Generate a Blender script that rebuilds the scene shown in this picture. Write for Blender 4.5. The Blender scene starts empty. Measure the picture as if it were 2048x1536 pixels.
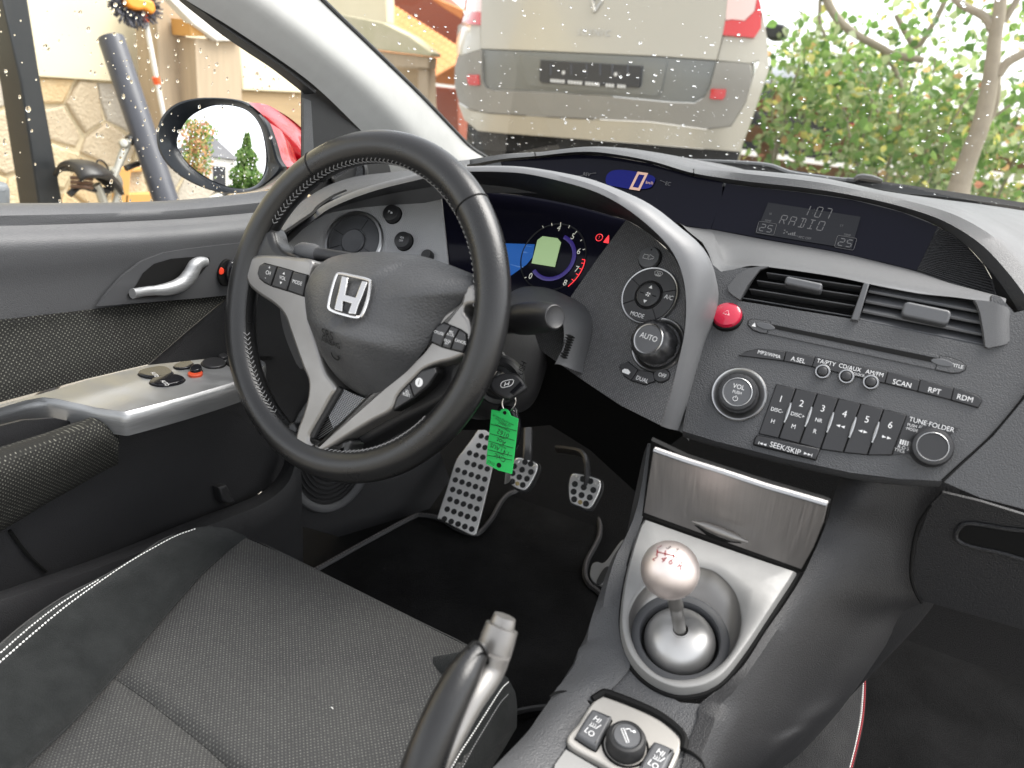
import bpy, bmesh, math, random
import numpy as np
from mathutils import Vector, Matrix
from mathutils.bvhtree import BVHTree
from mathutils.geometry import delaunay_2d_cdt
R = math.radians
rng = random.Random(7)
sc = bpy.context.scene
col = sc.collection

# ------------------------------------------------------------------ camera, sky, sun, exposure
WC = np.array([[0.8723689, 0.2570147, -0.4158317], [0.4788179, -0.277811, 0.8327992], [0.098519, -0.9256157, -0.3654169]])                                  # rows: world X, Y, Z in camera axes (x right, y down, z forward)
CAM = np.array([0.099, -0.623, 1.095])
FPX = 1500.0                                         # focal length in pixels of the 2048 px wide photograph
cd = bpy.data.cameras.new('camera'); cam = bpy.data.objects.new('camera', cd); col.objects.link(cam)
cd.sensor_width = 36.0; cd.lens = 36.0 * FPX / 2048.0; cd.clip_start = 0.02; cd.clip_end = 400
cam.matrix_world = Matrix([[WC[r][0], -WC[r][1], -WC[r][2], CAM[r]] for r in range(3)] + [[0, 0, 0, 1]])
cd.dof.use_dof = True; cd.dof.focus_distance = 0.95; cd.dof.aperture_fstop = 5.6
sc.camera = cam
world = bpy.data.worlds.new('World'); sc.world = world; world.use_nodes = True
wn = world.node_tree; bg = wn.nodes['Background']
sky = wn.nodes.new('ShaderNodeTexSky'); sky.sky_type = 'NISHITA'; sky.sun_disc = False
SUN_EL, SUN_AZ = 60, 50
sky.sun_elevation = R(SUN_EL); sky.sun_rotation = R(SUN_AZ); sky.dust_density = 1.5; sky.air_density = 1.0; sky.ozone_density = 1.0
hs = wn.nodes.new('ShaderNodeHueSaturation'); hs.inputs['Saturation'].default_value = 0.15
wn.links.new(sky.outputs[0], hs.inputs['Color']); wn.links.new(hs.outputs[0], bg.inputs[0])
bg.inputs[1].default_value = 0.11
sl = bpy.data.lights.new('sun', 'SUN'); sl.energy = 1.5; sl.angle = R(45); sl.color = (1.0, 0.96, 0.9)
sun = bpy.data.objects.new('sun', sl); col.objects.link(sun)
az = R(SUN_AZ); el = R(SUN_EL)
sun.rotation_euler = Vector((-math.sin(az) * math.cos(el), -math.cos(az) * math.cos(el), -math.sin(el))).to_track_quat('-Z', 'Y').to_euler()
vs = sc.view_settings; vs.view_transform = 'Standard'; vs.look = 'None'; vs.exposure = 2.05; vs.gamma = 1.0; vs.use_curve_mapping = False
sc.cycles.use_denoising = True; sc.cycles.max_bounces = 8; sc.cycles.transparent_max_bounces = 24
sc.cycles.sample_clamp_indirect = 6.0; sc.cycles.caustics_reflective = False; sc.cycles.caustics_refractive = False

# ------------------------------------------------------------------ pixel rays onto real surfaces
CROPS = {1: (0, 0, .3418), 2: (600, 0, .3418), 3: (1300, 0, .36523), 4: (0, 350, .3418), 5: (440, 250, .3418), 6: (860, 280, .29297),
         7: (1380, 300, .32617), 8: (1380, 580, .32617), 11: (440, 600, .3418), 12: (800, 680, .25391), 13: (1100, 850, .3418),
         14: (0, 780, .39063), 15: (0, 1000, .35156), 16: (600, 1000, .34961), 17: (1000, 1200, .21973), 18: (1348, 1011, .3418), 0: (0, 0, 1)}
def K(c, *pts):
    a, b, s = CROPS[c]
    r = [(a + s * x, b + s * y) for x, y in pts]
    return r
def rays(px):
    px = np.asarray(px, float)
    d = np.stack([(px[:, 0] - 1024) / FPX, (px[:, 1] - 768) / FPX, np.ones(len(px))], 1)
    return d @ WC.T
def onto(px, f, lo=0.25, hi=7.0, n=160):
    """where the sight lines of these pixels first meet the surface f(x, y, z) = 0"""
    d = rays(px); ts = np.linspace(lo, hi, n)
    def val(t): p = CAM[None] + d * t[:, None]; return f(p[:, 0], p[:, 1], p[:, 2])
    prev = val(np.full(len(d), lo)); a = np.full(len(d), np.nan); b = a.copy()
    for k in range(1, n):
        cur = val(np.full(len(d), ts[k])); hit = np.isnan(a) & (prev * cur <= 0)
        a[hit] = ts[k - 1]; b[hit] = ts[k]; prev = cur
    if np.isnan(a).any():
        bad = np.asarray(px)[np.isnan(a)][:3]; print('MISS', bad.tolist()); a = np.where(np.isnan(a), 1.0, a); b = np.where(np.isnan(b), 1.0, b)
    fa = val(a)
    for _ in range(36):
        m = (a + b) / 2; fm = val(m); s = fa * fm <= 0
        b = np.where(s, m, b); a = np.where(s, a, m); fa = np.where(s, fa, fm)
    return CAM[None] + d * a[:, None]
def SX(v): return lambda x, y, z: x - v
def SY(v): return lambda x, y, z: y - v
def SZ(v): return lambda x, y, z: z - v
def SP(p, n):
    p = np.array(p, float); n = np.array(n, float); n = n / np.linalg.norm(n)
    return lambda x, y, z: (x - p[0]) * n[0] + (y - p[1]) * n[1] + (z - p[2]) * n[2]
def P1(px, f): return onto([px], f)[0]
def off(f, dy): return lambda x, y, z: f(x, y - dy, z)

# ------------------------------------------------------------------ curves
def cat(pts, n, closed=False):
    """Catmull-Rom through pts, n samples evenly by length"""
    p = [np.array(q, float) for q in pts]
    m = len(p)
    if m == 1: return np.array(p * n)
    segs = m if closed else m - 1
    out = []
    for i in range(segs):
        p1, p2 = p[i], p[(i + 1) % m]
        p0 = p[(i - 1) % m] if (closed or i > 0) else 2 * p1 - p2
        p3 = p[(i + 2) % m] if (closed or i + 2 < m) else 2 * p2 - p1
        for k in range(14):
            t = k / 14; out.append(.5 * ((2 * p1) + (-p0 + p2) * t + (2 * p0 - 5 * p1 + 4 * p2 - p3) * t * t + (-p0 + 3 * p1 - 3 * p2 + p3) * t ** 3))
    out.append(p[0] if closed else p[-1]); out = np.array(out)
    L = np.r_[0, np.cumsum(np.linalg.norm(np.diff(out, axis=0), axis=1))]
    s = np.linspace(0, L[-1], n + 1 if closed else n)
    r = np.stack([np.interp(s, L, out[:, k]) for k in range(out.shape[1])], 1)
    return r[:-1] if closed else r
def dense(pts, step, closed=True):
    """straight segments cut to about step"""
    o = []
    m = len(pts)
    for i in range(m if closed else m - 1):
        a = np.array(pts[i], float); b = np.array(pts[(i + 1) % m], float)
        k = max(1, int(round(np.linalg.norm(b - a) / step)))
        for j in range(k): o.append(a + (b - a) * j / k)
    if not closed: o.append(np.array(pts[-1], float))
    return np.array(o)
def sm(pts, step=8):
    p = np.array(pts, float); L = np.linalg.norm(np.diff(np.r_[p, p[:1]], axis=0), axis=1).sum()
    return cat(pts, max(8, int(L / step)), True)

class Fr:
    """a local frame: o origin, u right, v up, n out of the surface"""
    def __init__(s, o, n, up=(0, 0, 1), spin=0):
        s.o = np.array(o, float); s.n = np.array(n, float); s.n = s.n / np.linalg.norm(s.n)
        up = np.array(up, float); v = up - s.n * (up @ s.n); v /= np.linalg.norm(v); u = np.cross(v, s.n)
        c, k = math.cos(R(spin)), math.sin(R(spin)); s.u = u * c + v * k; s.v = v * c - u * k
    def w(s, a, b, h=0): return s.o + s.u * a + s.v * b + s.n * h
    def px(s, p, h=0):
        d = rays([p])[0]; t = ((s.o + s.n * h - CAM) @ s.n) / (d @ s.n); q = CAM + d * t - s.o
        return (float(q @ s.u), float(q @ s.v))
    def pxs(s, ps, h=0): return [s.px(p, h) for p in ps]
    def at(s, a, b, h=0, spin=0):
        f = Fr(s.w(a, b, h), s.n, s.v); c, k = math.cos(R(spin)), math.sin(R(spin)); u, v = f.u, f.v
        f.u = u * c + v * k; f.v = v * c - u * k; return f
def frame_on(px, f, spin=0, up=(0, 0, 1)):
    """frame lying on surface f where pixel px meets it"""
    p = P1(px, f); e = 1e-4
    g = np.array([f(*(p + np.eye(3)[k] * e)) - f(*(p - np.eye(3)[k] * e)) for k in range(3)]); g /= np.linalg.norm(g)
    if g @ (CAM - p) < 0: g = -g
    return Fr(p, g, up, spin)

# ------------------------------------------------------------------ text outlines
_txt = {}
def text_geo(s):
    if s in _txt: return _txt[s]
    c = bpy.data.curves.new('t', 'FONT'); c.body = s; c.align_x = 'CENTER'; c.align_y = 'CENTER'; c.size = 1; c.resolution_u = 3
    o = bpy.data.objects.new('t', c); col.objects.link(o)
    dg = bpy.context.evaluated_depsgraph_get(); m = o.evaluated_get(dg).to_mesh()
    v = [tuple(q.co) for q in m.vertices]; fc = [tuple(q.vertices) for q in m.polygons]
    o.evaluated_get(dg).to_mesh_clear(); bpy.data.objects.remove(o); bpy.data.curves.remove(c)
    _txt[s] = (v, fc); return _txt[s]

# ------------------------------------------------------------------ mesh builder
class MB:
    def __init__(s): s.v = []; s.f = []; s.m = []; s.mats = []
    def mi(s, m):
        if m not in s.mats: s.mats.append(m)
        return s.mats.index(m)
    def add(s, vs, fs, m):
        b = len(s.v); s.v += [tuple(map(float, q)) for q in vs]; i = s.mi(m)
        for f in fs: s.f.append(tuple(b + k for k in f)); s.m.append(i)
        return s
    def grid(s, rows, m, closed=False, wrap=False, face=True):
        """rows of equal length points"""
        n = len(rows[0]); vs = [p for r in rows for p in r]; fs = []
        nr = len(rows)
        for i in range(nr if wrap else nr - 1):
            for j in range(n if closed else n - 1):
                a = i * n + j; b = i * n + (j + 1) % n; c = ((i + 1) % nr) * n + (j + 1) % n; d = ((i + 1) % nr) * n + j
                fs.append((a, b, c, d))
        if face and len(fs):
            acc = 0.0; V = np.array(vs)
            for f in fs[::max(1, len(fs) // 40)]:
                nn = np.cross(V[f[1]] - V[f[0]], V[f[3]] - V[f[0]]); acc += nn @ (CAM - V[f[0]]) / (np.linalg.norm(nn) + 1e-12)
            if acc < 0: fs = [f[::-1] for f in fs]
        return s.add(vs, fs, m)
    def loft(s, curves, m, nu=24, vsub=1, closed=False):
        rows = [cat(c, nu, closed) for c in curves]
        if vsub > 1:
            cols = [cat([r[j] for r in rows], (len(rows) - 1) * vsub + 1) for j in range(nu)]
            rows = [[cols[j][i] for j in range(nu)] for i in range(len(cols[0]))]
        return s.grid(rows, m, closed)
    def patch(s, outline, f, m, step=14, smooth=False, lift=None, thick=0.004, at=None):
        """the region of surface f inside a pixel outline, with a turned-back edge of real thickness"""
        o = sm(outline, step) if smooth else dense(outline, step)
        x0, y0 = o.min(0); x1, y1 = o.max(0)
        def inside(q):
            c = False; j = len(o) - 1
            for i in range(len(o)):
                if (o[i][1] > q[1]) != (o[j][1] > q[1]) and q[0] < (o[j][0] - o[i][0]) * (q[1] - o[i][1]) / (o[j][1] - o[i][1]) + o[i][0]: c = not c
                j = i
            return c
        inner = []
        for a in np.arange(x0 + step / 2, x1, step):
            for b in np.arange(y0 + step / 2, y1, step):
                if inside((a, b)) and np.min(np.hypot(o[:, 0] - a, o[:, 1] - b)) > step * .45: inner.append((a, b))
        pts = [Vector(q) for q in o.tolist() + inner]; n = len(o)
        vs, es, fs, _, _, _ = delaunay_2d_cdt(pts, [(i, (i + 1) % n) for i in range(n)], [list(range(n))], 1, 1e-5)
        V = onto([tuple(q) for q in vs], f)
        if lift is not None: V = lift(np.array([tuple(q) for q in vs]), V)
        fs = [tuple(q) for q in fs]; cen = V.mean(0)
        acc = sum(np.cross(V[q[1]] - V[q[0]], V[q[2]] - V[q[0]]) @ (CAM - cen) for q in fs[:60])
        if acc < 0: fs = [q[::-1] for q in fs]
        s.add(V, fs, m)
        if thick:
            # boundary edges, turned back along the mean normal
            cnt = {}
            for q in fs:
                for k in range(len(q)):
                    e = (q[k], q[(k + 1) % len(q)]); cnt[e] = 1
            bd = [e for e in cnt if (e[1], e[0]) not in cnt]
            nn = sum((np.cross(V[q[1]] - V[q[0]], V[q[2]] - V[q[0]]) for q in fs), np.zeros(3)); nn /= np.linalg.norm(nn) + 1e-12
            ids = sorted({k for e in bd for k in e}); mp = {k: i for i, k in enumerate(ids)}; N = len(ids)
            vv = [V[k] for k in ids] + [V[k] - nn * thick for k in ids]
            s.add(vv, [(mp[e[1]], mp[e[0]], mp[e[0]] + N, mp[e[1]] + N) for e in bd], m)
        return s
    def prism(s, poly, fr, h0, h1, m, bev=0.0, side=None, cap=True, taper=0.0):
        """polygon in frame coordinates raised from h0 to h1, with a rounded top edge"""
        p = np.array(poly, float)
        if .5 * np.sum(p[:, 0] * np.roll(p[:, 1], -1) - np.roll(p[:, 0], -1) * p[:, 1]) < 0: p = p[::-1]
        def inset(d):
            a = np.roll(p, 1, 0); b = np.roll(p, -1, 0)
            e1 = p - a; e2 = b - p; e1 /= np.linalg.norm(e1, axis=1)[:, None] + 1e-12; e2 /= np.linalg.norm(e2, axis=1)[:, None] + 1e-12
            n1 = np.stack([-e1[:, 1], e1[:, 0]], 1); n2 = np.stack([-e2[:, 1], e2[:, 0]], 1)
            q = n1 + n2; L = np.sum(q * n1, 1)[:, None]; return p + d * q / np.maximum(L, .5)
        rows = [[fr.w(a, b, h0) for a, b in p]]
        if bev > 0:
            for k in range(4):
                t = k / 3 * math.pi / 2; rows.append([fr.w(a, b, h1 - bev + bev * math.sin(t)) for a, b in inset(taper + bev * (1 - math.cos(t)))])
        else: rows.append([fr.w(a, b, h1) for a, b in inset(taper)])
        s.grid(rows, side or m, closed=True, face=False)
        if cap: s.add(rows[-1], [tuple(range(len(p)))], m)
        return s
    def lathe(s, prof, fr, m, seg=40, a0=0, a1=360, rfun=None):
        """profile of (radius, height) turned about the frame's n"""
        full = abs(a1 - a0) >= 359.9; N = seg if full else seg + 1; rows = []
        for r, h in prof:
            row = []
            for k in range(N):
                t = R(a0 + (a1 - a0) * k / seg); rr = r * (rfun(t, r, h) if rfun else 1); row.append(fr.w(rr * math.cos(t), rr * math.sin(t), h))
            rows.append(row)
        return s.grid(rows, m, closed=full, face=False)
    def tube(s, pts, rad, m, seg=10, closed=False, n=None, caps=True, flat=1.0, up=(0, 0, 1)):
        p = np.array(pts, float) if n is None else cat(pts, n, closed); N = len(p)
        rr = np.interp(np.linspace(0, 1, N), np.linspace(0, 1, len(rad)), rad) if hasattr(rad, '__len__') else np.full(N, rad)
        rows = []; pu = None
        for i in range(N):
            t = (p[(i + 1) % N] - p[i - 1]) if closed else p[min(i + 1, N - 1)] - p[max(i - 1, 0)]
            t = t / (np.linalg.norm(t) + 1e-12)
            if pu is None:
                a = np.array(up, float)
                if abs(a @ t) > .95: a = np.array([1., 0, 0])
            else: a = pu
            v = a - t * (a @ t); v /= np.linalg.norm(v); u = np.cross(t, v); pu = v
            rows.append([p[i] + (u * math.cos(q) + v * flat * math.sin(q)) * rr[i] for q in [2 * math.pi * k / seg for k in range(seg)]])
        s.grid(rows, m, closed=True, wrap=closed, face=False)
        if caps and not closed: s.add(rows[0], [tuple(range(seg))[::-1]], m); s.add(rows[-1], [tuple(range(seg))], m)
        return s
    def text(s, t, fr, a, b, size, m, h=0.0004, spin=0, sx=1.0, mirror=False):
        v, f = text_geo(t); c, k = math.cos(R(spin)), math.sin(R(spin))
        vs = []
        for q in v:
            x, y = q[0] * size * sx * .84, q[1] * size * .92; vs.append(fr.w(a + x * c - y * k, b + x * k + y * c, h))
        return s.add(vs, f, m)
    def box(s, fr, a0, a1, b0, b1, h0, h1, m, bev=0.0): return s.prism([(a0, b0), (a1, b0), (a1, b1), (a0, b1)], fr, h0, h1, m, bev)
    def fill(s, poly, fr, h, m):
        p = [fr.w(a, b, h) for a, b in poly]; return s.add(p, [tuple(range(len(p)))], m)
    def ball(s, c, r, m, seg=16, rings=10, scale=(1, 1, 1)):
        rows = [[(c[0] + scale[0] * r * math.sin(math.pi * i / rings) * math.cos(2 * math.pi * j / seg), c[1] + scale[1] * r * math.sin(math.pi * i / rings) * math.sin(2 * math.pi * j / seg),
                  c[2] + scale[2] * r * math.cos(math.pi * i / rings)) for j in range(seg)] for i in range(rings + 1)]
        return s.grid(rows[::-1], m, closed=True, face=False)
    def build(s, name, parent=None, bevel=0, sharp=38, solid=0, sub=0, keep=None):
        q = parent
        while q is not None and q.name not in ROOT: q = q.parent
        o0 = np.array(ROOT[q.name]) if q is not None else np.zeros(3)
        if parent is None:
            V = np.array(s.v); o0 = np.array([(V[:, 0].min() + V[:, 0].max()) / 2, (V[:, 1].min() + V[:, 1].max()) / 2, V[:, 2].min()])
        me = bpy.data.meshes.new(name); me.from_pydata([tuple(np.array(q) - o0) for q in s.v], [], s.f)
        for m in s.mats: me.materials.append(m)
        me.polygons.foreach_set('material_index', s.m); me.polygons.foreach_set('use_smooth', [True] * len(s.f)); me.update()
        if sharp < 180: me.set_sharp_from_angle(angle=R(sharp))
        o = bpy.data.objects.new(name, me); col.objects.link(o)
        if parent is None: o.location = o0; ROOT[o.name] = tuple(o0)
        else: o.parent = parent
        if solid:
            q = o.modifiers.new('solid', 'SOLIDIFY'); q.thickness = solid; q.offset = -1
        if bevel:
            q = o.modifiers.new('bevel', 'BEVEL'); q.width = bevel; q.segments = 3; q.limit_method = 'ANGLE'; q.angle_limit = R(50); q.harden_normals = False
        return o
ROOT = {}
def hits(mb, px, lift=.0006):
    """where sight lines meet an already modelled surface"""
    t = BVHTree.FromPolygons([Vector(q) for q in mb.v], mb.f); o = []
    for d in rays(px):
        p, n, _, _ = t.ray_cast(Vector(CAM), Vector(d).normalized()); o.append(None if p is None else np.array(p) - d / np.linalg.norm(d) * lift)
    return o
def thing(name, label, category, loc, group=None):
    o = bpy.data.objects.new(name, None); col.objects.link(o); o.location = tuple(loc); o.empty_display_size = .05
    ROOT[o.name] = tuple(map(float, loc)); return tag(o, label, category, group)
def tag(o, label=None, category=None, group=None, kind=None):
    if label: o['label'] = label
    if category: o['category'] = category
    if group: o['group'] = group
    if kind: o['kind'] = kind
    return o
def copy_tree(o, parent=None):
    c = o.copy(); col.objects.link(c)
    if parent: c.parent = parent
    for ch in list(o.children): copy_tree(ch, c)
    return c
def circle(a, b, r, n=28, ry=None): return [(a + r * math.cos(2 * math.pi * k / n), b + (ry or r) * math.sin(2 * math.pi * k / n)) for k in range(n)]
def rrect(a0, a1, b0, b1, r, n=5):
    o = []
    for cx, cy, t0 in ((a1 - r, b1 - r, 0), (a0 + r, b1 - r, 90), (a0 + r, b0 + r, 180), (a1 - r, b0 + r, 270)):
        for k in range(n + 1): t = R(t0 + 90 * k / n); o.append((cx + r * math.cos(t), cy + r * math.sin(t)))
    return o
# ------------------------------------------------------------------ materials (all procedural)
def mat(name, color, rough=.5, metal=0.0, spec=.5, grain=None, var=None, dots=None, brush=None, emit=None, coat=0, sheen=0, streak=None, spots=None):
    m = bpy.data.materials.new(name); m.use_nodes = True; nt = m.node_tree; N = nt.nodes; L = nt.links; b = N['Principled BSDF']
    b.inputs['Base Color'].default_value = (*color, 1); b.inputs['Roughness'].default_value = rough; b.inputs['Metallic'].default_value = metal
    b.inputs['Specular IOR Level'].default_value = spec
    if coat: b.inputs['Coat Weight'].default_value = coat; b.inputs['Coat Roughness'].default_value = .05
    if sheen: b.inputs['Sheen Weight'].default_value = sheen; b.inputs['Sheen Roughness'].default_value = .4
    if emit: b.inputs['Emission Color'].default_value = (*emit[0], 1); b.inputs['Emission Strength'].default_value = emit[1]
    tc = N.new('ShaderNodeTexCoord'); out = tc.outputs['Object']
    csock = None
    def mixc(fac, a, c):
        x = N.new('ShaderNodeMix'); x.data_type = 'RGBA'; L.new(fac, x.inputs[0])
        for i, q in ((6, a), (7, c)):
            if isinstance(q, tuple): x.inputs[i].default_value = (*q, 1)
            else: L.new(q, x.inputs[i])
        return x.outputs[2]
    def mapr(sock, a, bb, c, d):
        x = N.new('ShaderNodeMapRange'); L.new(sock, x.inputs[0])
        for i, q in enumerate((a, bb, c, d)): x.inputs[i + 1].default_value = q
        return x.outputs[0]
    nrm = None
    def bump(h, strength, dist):
        nonlocal nrm
        x = N.new('ShaderNodeBump'); x.inputs['Strength'].default_value = strength; x.inputs['Distance'].default_value = dist; L.new(h, x.inputs['Height'])
        if nrm: L.new(nrm, x.inputs['Normal'])
        nrm = x.outputs[0]
    if var:                                            # wear: (scale, second colour, amount)
        n = N.new('ShaderNodeTexNoise'); n.inputs['Scale'].default_value = var[0]; n.inputs['Detail'].default_value = 5; n.inputs['Roughness'].default_value = .6; L.new(out, n.inputs['Vector'])
        csock = mixc(mapr(n.outputs[0], .35, .7, 0, var[2]), color, var[1])
        L.new(mapr(n.outputs[0], .3, .7, rough - .05, rough + .07), b.inputs['Roughness'])
    if streak:                                         # scratches: (mapping scale xyz, second colour, low, high)
        mp = N.new('ShaderNodeMapping'); mp.inputs['Scale'].default_value = streak[0]; L.new(out, mp.inputs[0])
        n = N.new('ShaderNodeTexNoise'); n.inputs['Scale'].default_value = 1; n.inputs['Detail'].default_value = 3; L.new(mp.outputs[0], n.inputs['Vector'])
        csock = mixc(mapr(n.outputs[0], streak[2], streak[3], 0, 1), csock or color, streak[1])
    if spots:                                          # dust specks: (scale, colour, size)
        v = N.new('ShaderNodeTexVoronoi'); v.inputs['Scale'].default_value = spots[0]; L.new(out, v.inputs['Vector'])
        csock = mixc(mapr(v.outputs['Distance'], spots[2], spots[2] * .5, 0, 1), csock or color, spots[1])
    if dots:                                           # woven dots: (plane, pitch, dot colour, size)
        sp = N.new('ShaderNodeSeparateXYZ'); L.new(out, sp.inputs[0]); cb = N.new('ShaderNodeCombineXYZ')
        i, j = dots[0]; L.new(sp.outputs[i], cb.inputs[0]); L.new(sp.outputs[j], cb.inputs[1])
        mp = N.new('ShaderNodeMapping'); mp.inputs['Rotation'].default_value = (0, 0, R(dots[4] if len(dots) > 4 else 45)); mp.inputs['Scale'].default_value = (1 / dots[1],) * 3; L.new(cb.outputs[0], mp.inputs[0])
        v = N.new('ShaderNodeTexVoronoi'); v.voronoi_dimensions = '2D'; v.inputs['Scale'].default_value = 1; v.inputs['Randomness'].default_value = .06; L.new(mp.outputs[0], v.inputs['Vector'])
        dd = mapr(v.outputs['Distance'], dots[3], dots[3] * .55, 0, 1)
        n = N.new('ShaderNodeTexNoise'); n.inputs['Scale'].default_value = 320; L.new(out, n.inputs['Vector'])
        mm = N.new('ShaderNodeMath'); mm.operation = 'MULTIPLY'; L.new(dd, mm.inputs[0]); L.new(mapr(n.outputs[0], .3, .6, .15, 1), mm.inputs[1])
        csock = mixc(mm.outputs[0], csock or color, dots[2])
        bump(v.outputs['Distance'], .5, -.0012)
    if grain:                                          # leather or plastic grain: (scale, strength, depth)
        v = N.new('ShaderNodeTexVoronoi'); v.inputs['Scale'].default_value = grain[0]; v.feature = 'SMOOTH_F1'; v.inputs['Smoothness'].default_value = .35; L.new(out, v.inputs['Vector'])
        bump(v.outputs['Distance'], grain[1], -grain[2])
    if brush:                                          # brushed metal: (scale xyz, strength)
        mp = N.new('ShaderNodeMapping'); mp.inputs['Scale'].default_value = brush[0]; L.new(out, mp.inputs[0])
        n = N.new('ShaderNodeTexNoise'); n.inputs['Scale'].default_value = 1; n.inputs['Detail'].default_value = 4; L.new(mp.outputs[0], n.inputs['Vector'])
        L.new(mapr(n.outputs[0], .3, .7, max(.05, rough - .12), rough + .12), b.inputs['Roughness']); bump(n.outputs[0], brush[1], .0006)
        csock = mixc(mapr(n.outputs[0], .35, .65, 0, 1), tuple(c * .92 for c in color), tuple(min(1, c * 1.06) for c in color)) if csock is None else csock
    if csock is not None: L.new(csock, b.inputs['Base Color'])
    if nrm: L.new(nrm, b.inputs['Normal'])
    return m
def glass(name, tint=(1, 1, 1), gloss=.04):
    m = bpy.data.materials.new(name); m.use_nodes = True; nt = m.node_tree; nt.nodes.remove(nt.nodes['Principled BSDF']); o = nt.nodes['Material Output']
    t = nt.nodes.new('ShaderNodeBsdfTransparent'); t.inputs[0].default_value = (*tint, 1); g = nt.nodes.new('ShaderNodeBsdfGlossy'); g.inputs['Roughness'].default_value = .02
    x = nt.nodes.new('ShaderNodeMixShader'); fz = nt.nodes.new('ShaderNodeFresnel'); fz.inputs[0].default_value = 1.0 + gloss * 5
    nt.links.new(fz.outputs[0], x.inputs[0]); nt.links.new(t.outputs[0], x.inputs[1]); nt.links.new(g.outputs[0], x.inputs[2]); nt.links.new(x.outputs[0], o.inputs[0]); return m
def water(name):
    m = bpy.data.materials.new(name); m.use_nodes = True; nt = m.node_tree; nt.nodes.remove(nt.nodes['Principled BSDF'])
    g = nt.nodes.new('ShaderNodeBsdfGlass'); g.inputs['IOR'].default_value = 1.33; g.inputs['Roughness'].default_value = 0; nt.links.new(g.outputs[0], nt.nodes['Material Output'].inputs[0]); return m
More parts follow.
